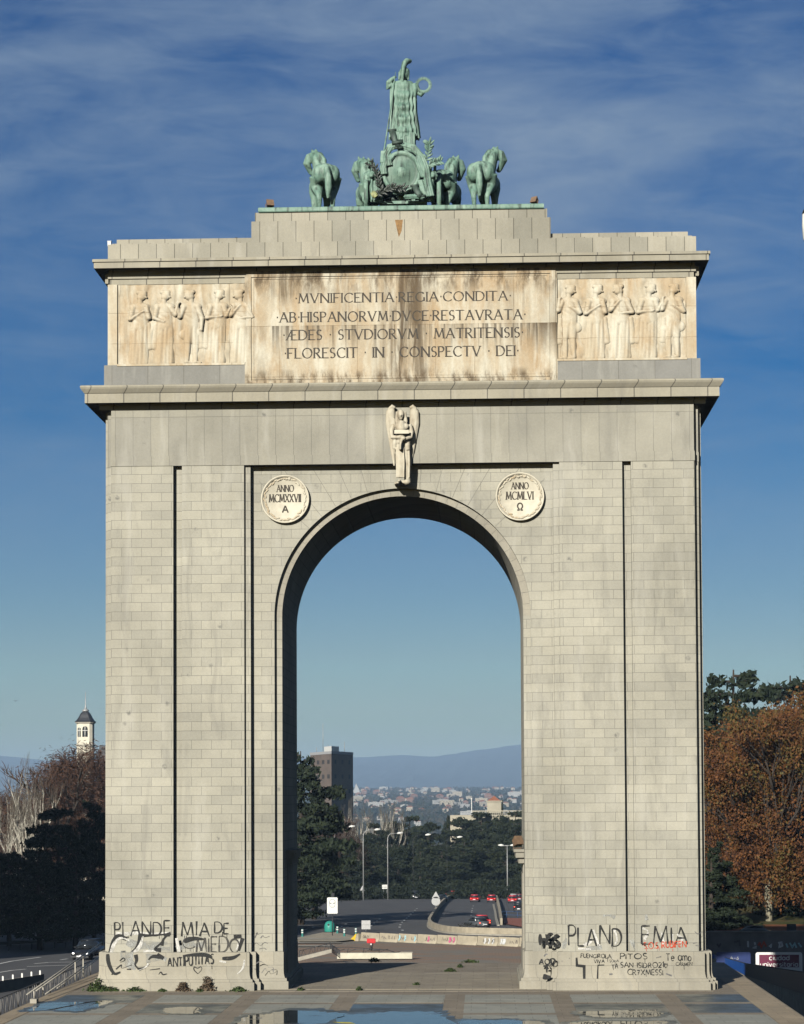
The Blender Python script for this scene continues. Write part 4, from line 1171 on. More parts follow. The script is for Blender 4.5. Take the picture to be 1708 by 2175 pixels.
# arms
b.tube([Q(715, 235, YM), Q(683, 252, YM-.05), Q(690, 225, YM-.1), Q(715, 200, YM-.1), Q(732, 190, YM-.1)], [.2, .17, .15, .12, .10], 10)
b.tube([Q(872, 245, YM), Q(895, 290, YM-.05), Q(915, 305, YM-.1), Q(930, 288, YM-.15)], [.2, .16, .14, .10], 10)
for k in range(4): b.tube([Q(728+5*k, 192, YM-.15), Q(726+6*k, 176 + 3*k, YM-.2)], .03, 6); b.tube([Q(926+4*k, 288, YM-.2), Q(930+5*k, 274, YM-.24)], .03, 6)
b.tube([Q(738, 190, YM-.1), Q(744, 182, YM-.18)], .03, 6); b.tube([Q(922, 285, YM-.2), Q(920, 272, YM-.22)], .03, 6)
b.tube([Q(868, 230, YM-.2), Q(872, 270, YM-.25), Q(868, 315, YM-.2)], .1, 8, ell=[(.12,.1),(.13,.1),(.09,.06)], up=(0,1,0))
link('figure_body', melt(b, .026, 1, sorg, 'figure_body'), M['bronze'], st_)
w = MB(); wc = Q(930, 240, YM-.25); rw = .365
for k in range(30):
    a = 2*math.pi*k/30; p = wc + Vector((rw*math.cos(a), 0, rw*math.sin(a)))
    for s in (-1, 1):
        d = Vector((-math.sin(a), 0, math.cos(a)))*.7 + Vector((math.cos(a), 0, math.sin(a)))*s*.8
        w.tube([p, p+d*.06, p+d*.13], .03, 5, ell=[(.015,.015),(.035,.02),(.005,.005)], up=(0,1,0))
w.tube([wc + Vector((rw*math.cos(a), 0, rw*math.sin(a))) for a in [2*math.pi*k/24 for k in range(25)]], .03, 6)
w.build('wreath', M['bronze_leaf'], st_)
w = MB(); w.tube([Q(740, 150, YM-.2), Q(725, 260, YM-.35), Q(695, 470, YM-.6), Q(655, 720, YM-.85), Q(646, 790, YM-.9)], [.015, .035, .04, .045, .045], 7)
w.build('spear', M['bronze_leaf'], st_)

# small fittings on the roof and the impost
def floodlight(p, rz, lab, scale=1.0, grp='floodlights on the arch'):
    f = thing('floodlight', lab, 'floodlight', tuple(p), grp, rz=rz, local=True)
    h = MB(); M3 = Matrix.Rotation(R(-28), 3, 'X')
    h.v = []; c = Vector((0, 0, .30*scale))
    w_, d_, hh = .20*scale, .16*scale, .20*scale
    vs = [c + M3 @ Vector((a*w_*(1 if b < 0 else .7), b*d_, e*hh*(1 if b < 0 else .7))) for e in (-1, 1) for a, b in ((-1,-1),(1,-1),(1,1),(-1,1))]
    h.add(vs, [(0,3,2,1),(4,5,6,7),(0,1,5,4),(1,2,6,5),(2,3,7,6),(3,0,4,7)])
    h.build('lamp_housing', M['rusty'], f, (0,0,0))
    g = MB(); g.tube([(-w_*1.12, 0, .3*scale), (-w_*1.12, 0, .03), (w_*1.12, 0, .03), (w_*1.12, 0, .3*scale)], .02*scale, 6); g.box(-.12*scale, .12*scale, -.1*scale, .1*scale, 0, .03)
    g.build('bracket', M['rusty'], f, (0,0,0))
M['rusty'] = plain('rusty_housing', (0.20,0.125,0.075), 0.7, 0.35, 5)
p = PY(573, 441, Y_SLAB+.5); floodlight((p.x, Y_SLAB+.5, Z_SLAB), R(20), 'rusty floodlight on the left end of the bronze slab', 1.0)
p = PY(1136, 436, Y_SLAB+.5); floodlight((p.x, Y_SLAB+.5, Z_SLAB), R(-35), 'rusty floodlight on the right end of the bronze slab beside the horse', .9)
p = PY(1112, 1804, AY+4.2); floodlight((AX+RIN-.33, AY+4.4, 7.2), R(35), 'brown floodlight on the right impost inside the arch', 1.25)
v = thing('vent_pipe', 'small blue capped vent pipe on the left roof parapet', 'vent pipe', (PY(502, 500, AY+3).x, AY+3, zf(500, AY+1)), local=True)
w = MB(); w.lathe([(.13, -.1), (.13, .42)], (0,0,0), 14); w.build('pipe', plain('blue_grey_metal', (0.10,0.22,0.27), 0.5, 0.2), v, (0,0,0))
w = MB(); w.lathe([(.19, .42), (.19, .46), (.05, .53)], (0,0,0), 14); w.build('cap', plain('dark_metal', (0.03,0.035,0.04), 0.5, 0.2), v, (0,0,0))
wb = MB(); p = PY(232.5, 503, AY+.8); wb.box(p.x-.09, p.x+.09, AY+.75, AY+.95, z1, z1+.24); wb.box(p.x-.11, p.x+.11, AY+.73, AY+.97, z1+.24, z1+.27)
tag(wb.build('marker_box', plain('white_box', (0.75,0.75,0.72), 0.5, 0.05)), 'small white box at the left corner of the roof', 'box')
# ------------------------------------------------------------------ low ground, roads
def zp(x0, y0, f):                       # enlarged-view coordinates -> picture coordinates
    return lambda zx, zy: ((x0 + zx*f)/1.8835, (y0 + zy*f)/1.8835)
V1 = zp(1130, 3540, .3337); V2 = zp(1600, 3500, .3279); V0 = zp(0, 3600, .2459); V6 = zp(2800, 3560, .24645)
def BX(px, Y): return PY(px, 1900, Y).x
def drape(name, poly, dz, mat, kind='structure', parent=None):
    bm = bmesh.new()
    vs = [bm.verts.new((p[0], p[1], 0)) for p in poly]
    for a, b, c in tessellate_polygon([[Vector((p[0], p[1], 0)) for p in poly]]): bm.faces.new((vs[a], vs[b], vs[c]))
    for yy in (190, 230, 280, 340, 420, 600, 1200, 1800):
        bmesh.ops.bisect_plane(bm, geom=bm.verts[:]+bm.edges[:]+bm.faces[:], plane_co=(0, yy, 0), plane_no=(0, 1, 0))
    for v in bm.verts: v.co.z = gz(v.co.y) + dz
    bmesh.ops.recalc_face_normals(bm, faces=bm.faces)
    for f in bm.faces:
        if f.normal.z < 0: f.normal_flip()
    me = bpy.data.meshes.new(name); bm.to_mesh(me); bm.free()
    o = link(name, me, mat, parent)
    if kind: o['kind'] = kind
    return o
def pgp(lst): return [(lambda p: (p.x, p.y))(PG(*q)) for q in lst]

t = NT('dry_ground')
n = t.noise(0.06, t.obj, 6, 0.6); n2 = t.noise(0.9, t.obj, 6, 0.7)
c = t.mix(t.rng(n, .4, .6), (0.055,0.060,0.022), (0.10,0.075,0.035)); c = t.mix(t.rng(n2, .45, .7, 0, .6), c, (0.035,0.035,0.018))
M['earth'] = t.done(c, .95, .1)
ys = [20, 133, 190, 240, 300, 380, 480, 600, 900, 1200, 1500, 1800, 2300, 3000, 3500, 4300, 5200, 6500, 9000, 14000]
vs, fs = [], []
ys = [20, 133, 190, 205.2, 205.3] + ys[3:]
for y in ys:
    w_ = 300 + y*.9
    for x in ((-w_, -150, -21, 14.28, 14.30, 130, 130.02, w_) if y < 400 else [w_*k for k in (-1, -.6, -.3, -.02, .0, .5, .52, 1)]):
        vs.append((x, y, -6.7 if (y < 205.25 and 14.29 < x < 130.01) else gz(y) - .12))
for i in range(len(ys)-1):
    for j in range(7): fs.append((i*8+j, i*8+j+1, (i+1)*8+j+1, (i+1)*8+j))
g = MB(); g.add(vs, fs); struct('ground', g, M['earth'])

t = NT('asphalt')
n = t.noise(0.25, t.mapv((1, .25, 1)), 6, .6); f = t.noise(5, t.obj, 6, .7)
c = t.mix(t.rng(n, .35, .65), (0.085,0.082,0.082), (0.115,0.110,0.105)); c = t.mix(t.rng(f, .4, .75, 0, .5), c, (0.055,0.054,0.055))
M['asphalt'] = t.done(c, .85, .25)
t = NT('forecourt_paving')
n = t.noise(0.22, t.mapv((.5, 1, 1)), 5, .6, .4); f = t.noise(4, t.obj, 7, .75)
br = t.node('ShaderNodeTexBrick'); t.l.new(t.mapv(), br.inputs['Vector']); br.inputs['Scale'].default_value = 1; br.inputs['Brick Width'].default_value = .6; br.inputs['Row Height'].default_value = .4; br.inputs['Mortar Size'].default_value = .02
br.inputs['Color1'].default_value = (.36,.235,.155,1); br.inputs['Color2'].default_value = (.31,.21,.145,1); br.inputs['Mortar'].default_value = (.18,.145,.11,1)
c = t.mix(t.rng(n, .46, .58), br.outputs['Color'], (.25,.225,.185)); c = t.mix(t.rng(f, .5, .75, 0, .6), c, (.14,.12,.10))
M['forecourt'] = t.done(c, .92, .15)
M['concrete'] = plain('concrete_weathered', (0.40,0.345,0.25), .9, .28, 1.1)
M['kerb'] = plain('kerb_stone', (0.36,0.33,0.27), .9, .2, 2)
M['road_paint'] = plain('road_paint', (0.72,0.71,0.66), .7, .15, 6)
M['metal_grey'] = plain('galvanised_metal', (0.42,0.42,0.41), .5, .15, 5, .4, .3)
M['metal_dark'] = plain('dark_metal_bars', (0.035,0.035,0.038), .6, .2, 5)
M['white_metal'] = plain('white_enamel', (0.78,0.77,0.72), .5, .06, 3)

_f = pgp([(1128, 2010.8), (757, 1997), (640, 1996)])
drape('forecourt', [(-20.5, 133.2), (14.25, 133.2), (14.25, 190)] + _f + [(-20.5, _f[-1][1])], -.05, M['forecourt'])
drape('road', [(-140, 60), (-23.2, 60), (-23.2, 133.4), (-20.6, 133.4), (-20.6, _f[-1][1]), _f[2], _f[1], _f[0], (14.25, 191), (14.25, 205.4), (22, 205.5), (45, 229), (45, 492), (-25, 480), (-150, 440)], -.0, M['asphalt'])
# traffic island with the poster, and the beige bands of the crossing
drape('traffic_island', pgp([V1(185, 640), V1(480, 580), V1(640, 575), V1(880, 625), V1(850, 668), V1(640, 690), V1(185, 690)]), .10, M['concrete'])
for k, (a, b) in enumerate(((652, 664), (690, 702), (725, 741))):
    q = pgp([V1(150, b), V1(150, a), V1(800 - 90*k, a+3), V1(800 - 90*k, b)])
    drape('crossing_band', q, .115 + .01*k if k == 0 else .03, M['kerb'])
def dash(p, q, w=.16):
    d = (q - p); d.z = 0; d.normalize(); n = Vector((-d.y, d.x, 0))*w
    return [(p+n).to_2d(), (q+n).to_2d(), (q-n).to_2d(), (p-n).to_2d()]
DL = [[(280,535),(370,508)], [(650,530),(710,500),(760,470)], [(1065,490),(1100,458),(1135,432),(1165,410)], [(1440,545),(1405,508),(1415,480),(1435,448),(1460,425),(1490,400),(1515,377),(1540,352),(1565,330),(1590,305),(1612,285)]]
for line in DL:
    P = [PG(*V1(*q)) for q in line]
    for i, p in enumerate(P):
        d = (P[min(i+1, len(P)-1)] - P[max(i-1, 0)]).normalized()
        drape('lane_and_light_streak', dash(p - d*1.3, p + d*1.3, .14), .02, M['road_paint'])
for line in ([(895,380),(885,410),(880,435),(875,455),(868,495)],):
    P = [PG(*V2(*q)) for q in line]
    for i, p in enumerate(P):
        d = (P[min(i+1, len(P)-1)] - P[max(i-1, 0)]).normalized()
        drape('lane_and_light_streak', dash(p - d*1.5, p + d*1.5, .12), .02, M['road_paint'])

# curved concrete parapet round the sunken carriageway, with its pale kerb
par_px = [V2(700, 275), V2(600, 300), (V2(520, 370)), V2(452, 470), V2(400, 560), V2(372, 610), V2(392, 650), V2(470, 685), V2(600, 712), V2(800, 728), V2(1050, 735), V2(1300, 740), V2(1560, 748), V2(1900, 760)]
P = [PG(*q) for q in par_px]
for _ in range(2):
    P = [P[0]] + [(P[i]*.75 + P[i+1]*.25) if k == 0 else (P[i]*.25 + P[i+1]*.75) for i in range(len(P)-1) for k in (0, 1)] + [P[-1]]
def wall_along(P, th, h, name, mat, dz=-.1, parent=None, org=None, inward=1):
    m = MB(); n = len(P); L, Rr = [], []
    for i, p in enumerate(P):
        d = (P[min(i+1, n-1)] - P[max(i-1, 0)]); d.z = 0; d.normalize(); nn = Vector((d.y, -d.x, 0))*inward
        L.append(Vector((p.x, p.y, gz(p.y)))); q = p - nn*th; Rr.append(Vector((q.x, q.y, gz(p.y))))
    vs = []
    for i in range(n):
        for q, z in ((L[i], dz), (L[i], h), (Rr[i], h), (Rr[i], dz)): vs.append((q.x, q.y, q.z + z))
    fs = []
    for i in range(n-1):
        for k in range(4):
            k2 = (k+1) % 4; fs.append((i*4+k, (i+1)*4+k, (i+1)*4+k2, i*4+k2))
    fs.append((0,1,2,3)); fs.append(((n-1)*4+3, (n-1)*4+2, (n-1)*4+1, (n-1)*4))
    m.add(vs, fs)
    bm = bmesh.new(); me = m.mesh(name, org or (0,0,0)); bm.from_mesh(me); bmesh.ops.recalc_face_normals(bm, faces=bm.faces); bm.to_mesh(me); bm.free()
    return link(name, me, mat, parent)
Pm = P[len(P)//2]
par = thing('parapet_wall', 'curved pale concrete parapet wall round the sunken carriageway behind the barriers', 'wall', (Pm.x, Pm.y, gz(Pm.y)))
wall_along(P, .38, .85, 'wall', M['concrete'], parent=par, org=par.location, inward=-1)
wall_along([p + Vector((-.03 if i < len(P)//2 else 0, -.35, 0)) for i, p in enumerate(P)], .5, .16, 'kerb', M['kerb'], parent=par, org=par.location, inward=-1)
gm = MB(); q = PG(*V2(790, 700)); rg = random.Random(4)
for k in range(12):
    a = q + Vector((rg.uniform(-.7, .7), -.02, rg.uniform(.5, 1.2))); strip(gm, [(a.x, a.z), (a.x+rg.uniform(-.4, .4), a.z+rg.uniform(-.3, .3)), (a.x+rg.uniform(-.5, .5), a.z+rg.uniform(-.3, .3))], .13, q.y-.02-.002*k, lambda x, z, y: (x, y, z))
def paint(name, col, cover, scale=4.0):
    """sprayed paint: patchy, thin towards its edges, the stone showing through"""
    t = NT(name); n = t.noise(scale, t.obj, 6, .7); f = t.noise(scale*6, t.obj, 4, .7)
    t.done(t.mix(t.rng(f, .35, .65), tuple(c*.75 for c in col), tuple(c*1.3 for c in col)), .8, .15)
    a = t.rng(t.math('ADD', t.math('MULTIPLY', n, .85), t.math('MULTIPLY', f, .15)), .5 - .28*cover - .08, .5 - .28*cover + .12, .12, 1.0)
    tr = t.node('ShaderNodeBsdfTransparent'); mx = t.node('ShaderNodeMixShader')
    t.l.new(a, mx.inputs[0]); t.l.new(tr.outputs[0], mx.inputs[1]); t.l.new(t.b.outputs[0], mx.inputs[2]); t.l.new(mx.outputs[0], t.o.inputs['Surface'])
    return t.m
M['spray_black'] = paint('spray_black', (0.03,0.03,0.028), .62)
gm.build('graffiti', M['spray_black'], par)
# right-hand low wall, kerb and the railing round the red pavement
P = [PG(*V2(*q)) for q in ((1170, 300), (1195, 400), (1212, 500), (1225, 612))]
k = thing('side_wall', 'low grey wall with pale kerb along the right edge of the sunken carriageway', 'wall', (P[3].x, P[3].y, gz(P[3].y)))
wall_along(P, .3, .9, 'wall', M['concrete'], parent=k, org=k.location)
wall_along([PG(*V2(*q)) for q in ((1130, 365), (1150, 450), (1160, 540), (1185, 622))], .35, .14, 'kerb', M['kerb'], parent=k, org=k.location)
drape('red_pavement', pgp([V2(1240, 600), V2(1240, 535), V2(1700, 540), V2(1700, 660), V2(1515, 650)]), .12, plain('red_paving', (0.30,0.10,0.06), .9, .2, 2))
def railing(name, label, pts, h, mat, bars=.0, rails=2, zig=False, postgap=1, cat='railing', group=None, post=True):
    o = thing(name, label, cat, tuple(pts[0]), group)
    m = MB()
    for r_ in range(rails):
        f = 1 - r_*(.5 if rails > 1 else 1) if not zig else (1 if r_ == 0 else .08)
        m.tube([p + Vector((0, 0, h*f)) for p in pts], .03, 6, smooth=True)
    m.build('rail', mat, o)
    if post:
        for p in pts[::postgap]:
            m = MB(); m.tube([p, p + Vector((0, 0, h))], .032, 6); m.build('post', mat, o)
    if bars or zig:
        m = MB()
        for i in range(len(pts)-1):
            a, b = pts[i], pts[i+1]; n = max(1, int((b-a).length/(bars or .4)))
            for j in range(n):
                p, q = a.lerp(b, j/n), a.lerp(b, (j+1)/n); mid = (p+q)/2
                if zig:
                    m.tube([p + Vector((0,0,.08*h)), mid + Vector((0,0,h))], .018, 5); m.tube([mid + Vector((0,0,h)), q + Vector((0,0,.08*h))], .018, 5)
                else: m.tube([mid + Vector((0,0,.05)), mid + Vector((0,0,h))], .012, 5)
        b_ = m.build('bar', mat, o); b_['kind'] = 'stuff'
    return o
M['blue_metal'] = plain('blue_rail', (0.05,0.11,0.26), .5, .1, 3)
P = [PG(*V2(*q)) for q in ((1248, 525), (1303, 528), (1436, 534), (1560, 540))]
railing('railing', 'blue railing round the red pavement beside the right jamb', P, 1.0, M['blue_metal'])

# precast barrier row
prof = [(-.30, 0), (.30, 0), (.30, .09), (.14, .34), (.09, .92), (-.09, .92), (-.14, .34), (-.30, .09)]
def barrier_mesh(L, yellow=False):
    m = MB()
    vs = [(-L/2+.045, a, b) for a, b in prof] + [(L/2-.045, a, b) for a, b in prof]
    n = len(prof); fs = [tuple(range(n)), tuple(reversed(range(n, 2*n)))] + [(i, i+n, (i+1) % n+n, (i+1) % n) for i in range(n)]
    m.add(vs, fs); me = m.mesh('barrier_body')
    bm = bmesh.new(); bm.from_mesh(me); bmesh.ops.recalc_face_normals(bm, faces=bm.faces)
    bmesh.ops.bevel(bm, geom=bm.edges[:], offset=.025, segments=1, affect='EDGES'); bm.to_mesh(me); bm.free()
    return me
pa, pb = PG(*V1(948, 668)), PG(1150, 2011.5)
dvec = (pb - pa); NB = 9; dvec2 = dvec/NB; ang = math.atan2(dvec.y, dvec.x); L = dvec2.length
bmesh_shared = barrier_mesh(L)
bm_labels = ['first concrete barrier of the row, next to the yellow end piece', 'second concrete barrier from the yellow end, dark scribbles on it', 'concrete barrier with a small pale blue graffiti patch', 'concrete barrier with a pink graffiti patch', 'concrete barrier with dark round tags, just right of the pink one', 'plain pale concrete barrier in the middle of the row', 'concrete barrier with whitish lettering on its face', 'concrete barrier with dark V-shaped tags near the right jamb', 'last concrete barrier of the row, running behind the right jamb']
gcol = {'pink': paint('spray_pink', (0.55,0.13,0.24), .45), 'blue': paint('spray_pale_blue', (0.35,0.55,0.58), .45), 'white': paint('spray_white', (0.62,0.62,0.60), .45), 'dark': paint('spray_grey', (0.07,0.06,0.065), .45), 'red': paint('spray_red', (0.50,0.075,0.035), .45)}
rg = random.Random(8)
for i in range(NB):
    c_ = pa + dvec2*(i+.5); zc = gz(c_.y) - .05
    b_ = thing('concrete_barrier', bm_labels[i], 'barrier', (c_.x, c_.y, zc), 'row of concrete barriers behind the arch', rz=ang, local=True)
    me = bmesh_shared if i else bmesh_shared
    o = bpy.data.objects.new('barrier_body', me); COL.objects.link(o); o.parent = b_
    if not me.materials: me.materials.append(M['concrete'])
    gm = MB(); fy = lambda z: -.30 + (.16*min(max((z-.08)/.22, 0), 1)) + .05*min(max((z-.3)/.5, 0), 1) - .012
    fx = lambda x, z, y: (x, fy(z) + y, z)
    sets = {0: ['dark'], 1: ['dark'], 2: ['dark', 'blue'], 3: ['dark', 'pink'], 4: ['dark', 'pink'], 5: [], 6: ['white', 'dark'], 7: ['dark', 'white'], 8: ['dark']}[i]
    for ci, cn in enumerate(sets):
        gm = MB()
        for k in range(5 if cn == 'dark' else 3):
            x = rg.uniform(-L/2+.2, L/2-.3)
            if cn == 'dark':
                pts = [(x, .25+rg.uniform(0, .2)), (x+rg.uniform(.0, .2), .5+rg.uniform(0, .2)), (x+rg.uniform(.0, .3), .3+rg.uniform(0, .4)), (x+rg.uniform(.1, .4), .3)]
                strip(gm, pts, .045, -.003*k - .004*ci, fx)
            else:
                x = .2 if cn == 'pink' and i == 3 else x; pts = [(x, .2), (x+.1, .45), (x+.05, .75)]
                strip(gm, pts, .22, -.003*k - .02*ci, fx)
        gm.build('graffiti', gcol[cn], b_, (0,0,0))
e = pa - dvec2*.22
b_ = thing('barrier_end_ramp', 'yellow sloped end piece of the concrete barrier row', 'barrier', (e.x, e.y, gz(e.y)-.05), rz=ang, local=True)
m = MB(); m.prism([(-.75, 0), (.42, 0), (.42, .78), (.2, .76), (-.7, .12)], -.25, .25); m.build('ramp_body', M['concrete'], b_, (0,0,0))
m = MB(); m.prism([(-.77, 0), (-.15, 0), (.12, .74), (-.0, .67), (-.72, .14)], -.256, -.251); m.prism([(-.77, 0.0), (-.72, .145), (.1, .745), (.0, .775), (-.8, .15)], -.256, .256); m.build('yellow_paint', plain('yellow_road_paint', (0.72,0.48,0.03), .7, .15, 4), b_, (0,0,0))

# pale stone block wall with fallen railings behind the podium
q0, q1 = PZ(716, 2035.5, gz(150)), PZ(876, 2034.5, gz(150))
w = thing('block_wall', 'low white stone block wall standing behind the podium', 'wall', (q0.x, q0.y, q0.z))
m = MB(); m.box(q0.x, q1.x, q0.y, q0.y+.55, q0.z-.05, q0.z+.46); m.build('wall', plain('white_stone', (0.62,0.58,0.45), .85, .15, 1.6), w)
m = MB(); m.box(q1.x-1.1, q1.x+.03, q0.y-.03, q0.y+.6, q0.z+.46, q0.z+.54); m.build('coping', M['kerb'], w)
Yr = q0.y + .3
pp = lambda px, py, Y: PY(px, py, Y)
a = [pp(*V1(620, 812), Yr), pp(*V1(775, 808), Yr), pp(*V1(965, 808), Yr), pp(*V1(1155, 808), Yr), pp(*V1(1340, 808), Yr)]
for p in a: p.z = q0.z + .48
r_ = thing('bent_railing', 'bent black metal railing lying along the top of the white block wall', 'railing', tuple(a[0]))
m = MB(); m.tube([pp(*V1(*q), Yr) for q in ((600, 755), (780, 745), (1050, 765), (1280, 785), (1350, 810))], .035, 6); m.build('rail', M['metal_dark'], r_)
for p, zx in zip(a, (640, 775, 965, 1155, 1310)):
    m = MB(); top = pp(*V1(zx + 15, 760 if zx < 1200 else 790), Yr); m.tube([p, top], .025, 5); m.tube([p, top + Vector((.7, 0, -.06))], .02, 5); m.build('post', M['metal_dark'], r_)
Y2_ = q0.y - 6
a = [pp(*V1(205, 912), Y2_), pp(*V1(390, 868), Y2_), pp(*V1(575, 818), Y2_)]
hh = (pp(*V1(205, 790), Y2_) - a[0]).z
railing('railing', 'sloping black iron railing of the stair behind the left jamb', a, hh, M['metal_dark'], bars=.5, zig=True)
a = [pp(*V1(575, 800), Y2_+2), pp(*V1(690, 880), Y2_-2)]
railing('railing', 'short black iron railing section leaning at the left end of the block wall', a, hh*.75, M['metal_dark'], bars=.35, zig=True)
m = MB(); A0, A1 = pp(*V1(150, 925), Y2_-.3), pp(*V1(590, 815), Y2_-.3)
m.prism([(A0.x, A0.z), (A1.x, A1.z), (A1.x, A1.z+.32), (A0.x, A0.z+.32)], Y2_-.2, Y2_+.2)
tag(m.build('stair_string', M['kerb']), 'sloping pale stone string of the stair behind the left jamb', 'stair wall')

# scooter, bottle bank, bollards, signs
def cyl_y(m, c, r, w, axis='x', n=16): m.lathe([(.02, -w/2), (r*.9, -w/2), (r, -w*.3), (r, w*.3), (r*.9, w/2), (.02, w/2)], c, n, axis)
M['red'] = plain('red_gloss', (0.62,0.02,0.025), .3, .08, 3, .5); M['tyre'] = plain('tyre_rubber', (0.015,0.015,0.016), .8, .2, 8)
M['white_glow'] = plain('white_lens', (0.8,0.78,0.75), .2, .03, 3, .5); M['black_plastic'] = plain('black_plastic', (0.02,0.02,0.022), .5, .15, 6)
p = PG(*V1(1068, 785))
s_ = thing('delivery_scooter', 'red delivery scooter with a red top box parked behind the block wall', 'scooter', tuple(p), local=True)
m = MB(); m.tube([(0,-.35,.55), (0,-.1,.62), (0,.25,.55), (0,.5,.45), (0,.6,.75), (0,.62,.9)], .15, 10, ell=[(.12,.10),(.16,.14),(.15,.10),(.14,.08),(.18,.06),(.12,.05)]); link('scooter_body', melt(m, .025, 1), M['red'], s_)
m = MB(); m.box(-.42, .42, -.62, -.08, .72, 1.16)
me = m.mesh('top_box'); bm = bmesh.new(); bm.from_mesh(me); bmesh.ops.bevel(bm, geom=bm.edges[:], offset=.05, segments=2, affect='EDGES'); bm.to_mesh(me); bm.free(); link('top_box', me, M['red'], s_)
for yy in (-.35, .72):
    m = MB(); cyl_y(m, (0, yy, .24), .24, .12); m.build('wheel', M['tyre'], s_, (0,0,0))
m = MB(); m.ell((0,-.60,.62), (.10,.05,.08)); m.build('tail_lamp', M['white_glow'], s_, (0,0,0))
m = MB(); m.tube([(-.3,.52,1.0), (0,.58,.98), (.3,.52,1.0)], .025, 6); m.build('handlebar', M['black_plastic'], s_, (0,0,0))
m = MB(); m.box(-.1, .1, -.63, -.61, .40, .54); m.tube([(-.22,.1,.0), (-.12,.1,.4)], .03, 6); m.build('number_plate', M['black_plastic'], s_, (0,0,0))

p = PG(*V1(567, 578)); p.z += .1
s_ = thing('bottle_bank', 'teal green dome-topped bottle bank on the traffic island', 'bottle bank', tuple(p), local=True)
m = MB(); m.lathe([(.58, 0), (.62, .1), (.64, .6), (.60, .9), (.48, 1.15), (.28, 1.30), (.02, 1.36)], (0,0,0), 28); m.build('shell', plain('teal_plastic', (0.03,0.27,0.21), .45, .12, 2), s_, (0,0,0))
m = MB(); m.lathe([(.66, 0), (.66, .08), (.60, .08)], (0,0,0), 28); m.build('base_ring', M['black_plastic'], s_, (0,0,0))
m = MB(); m.lathe([(.02,-.04), (.12,-.04), (.12,.0)], (-.1,-.60,.92), 14, 'y'); m.build('bottle_hole', M['black_plastic'], s_, (0,0,0))
M['teal'] = plain('teal_green_plastic', (0.02,0.20,0.17), .5, .1, 3)
for (zx, zy, lab) in ((240, 630, 'teal flexible bollard with white bands nearest the left jamb'), (660, 592, 'teal flexible bollard with white bands right behind the bottle bank'), (743, 626, 'teal flexible bollard with white bands between bottle bank and barrier row'), (882, 615, 'teal flexible bollard with white bands beside the yellow barrier end')):
    p = PG(*V1(zx, zy)); s_ = thing('bollard', lab, 'bollard', tuple(p), 'teal bollards round the traffic island', local=True)
    m = MB(); m.lathe([(.16, 0), (.16, .08), (.11, .12), (.10, .75), (.12, .85), (.02, .9)], (0,0,.05), 14); m.build('post', M['teal'], s_, (0,0,0))
    for z in (.42, .68):
        m = MB(); m.lathe([(.108, z), (.125, z+.01), (.125, z+.15), (.108, z+.16)], (0,0,.05), 14); m.build('reflective_band', M['white_metal'], s_, (0,0,0))
# portrait poster on a post
p = PG(*V1(600, 618)); p.z += .1
s_ = thing('poster_sign', 'white poster board with a grey drawn face on a thin dark post', 'sign', tuple(p))
m = MB(); m.tube([p, Vector((p.x, p.y, PY(*V1(600, 345), p.y).z))], .05, 8); m.build('post', M['metal_dark'], s_)
a, b = PY(*V1(537, 345), p.y), PY(*V1(662, 150), p.y)
m = MB(); m.prism([(a.x+.08, a.z), (b.x-.08, a.z), (b.x, a.z+.08), (b.x, b.z-.08), (b.x-.08, b.z), (a.x+.08, b.z), (a.x, b.z-.08), (a.x, a.z+.08)], p.y-.06, p.y); bd = m.build('board', M['white_metal'], s_)
m = MB(); cx_, cz_ = (a.x+b.x)/2, a.z + (b.z-a.z)*.63; sw = (b.x-a.x)/125; fz = lambda zx, zy: (cx_ + (zx-600)*sw, cz_ - (zy-235)*sw)
F = lambda x, z, y: (x, y, z)
strip(m, [fz(*q) for q in ((565, 235), (566, 210), (578, 192), (600, 185), (622, 192), (634, 212), (634, 235))], .05, p.y-.062, F)
strip(m, [fz(*q) for q in ((566, 232), (590, 234))], .10, p.y-.064, F); strip(m, [fz(*q) for q in ((608, 234), (634, 230))], .10, p.y-.064, F)
strip(m, [fz(*q) for q in ((599, 238), (597, 252), (603, 254))], .02, p.y-.066, F); strip(m, [fz(*q) for q in ((588, 266), (600, 268), (612, 266))], .03, p.y-.066, F)
strip(m, [fz(*q) for q in ((566, 240), (572, 268), (590, 284), (610, 284), (628, 268), (634, 240))], .045, p.y-.068, F)
m.build('drawn_face', plain('print_grey', (0.12,0.12,0.12), .7, .3, 6), bd, tuple(p))
m = MB(); q0, q1 = PY(*V1(580, 148), p.y), PY(*V1(628, 95), p.y); m.obox(((q0.x+q1.x)/2, p.y+.05, (q0.z+q1.z)/2), .32, .03, .5, M=Matrix.Rotation(R(14), 3, 'Y') @ Matrix.Rotation(R(-25), 3, 'X')); m.build('solar_panel', M['black_plastic'], s_)
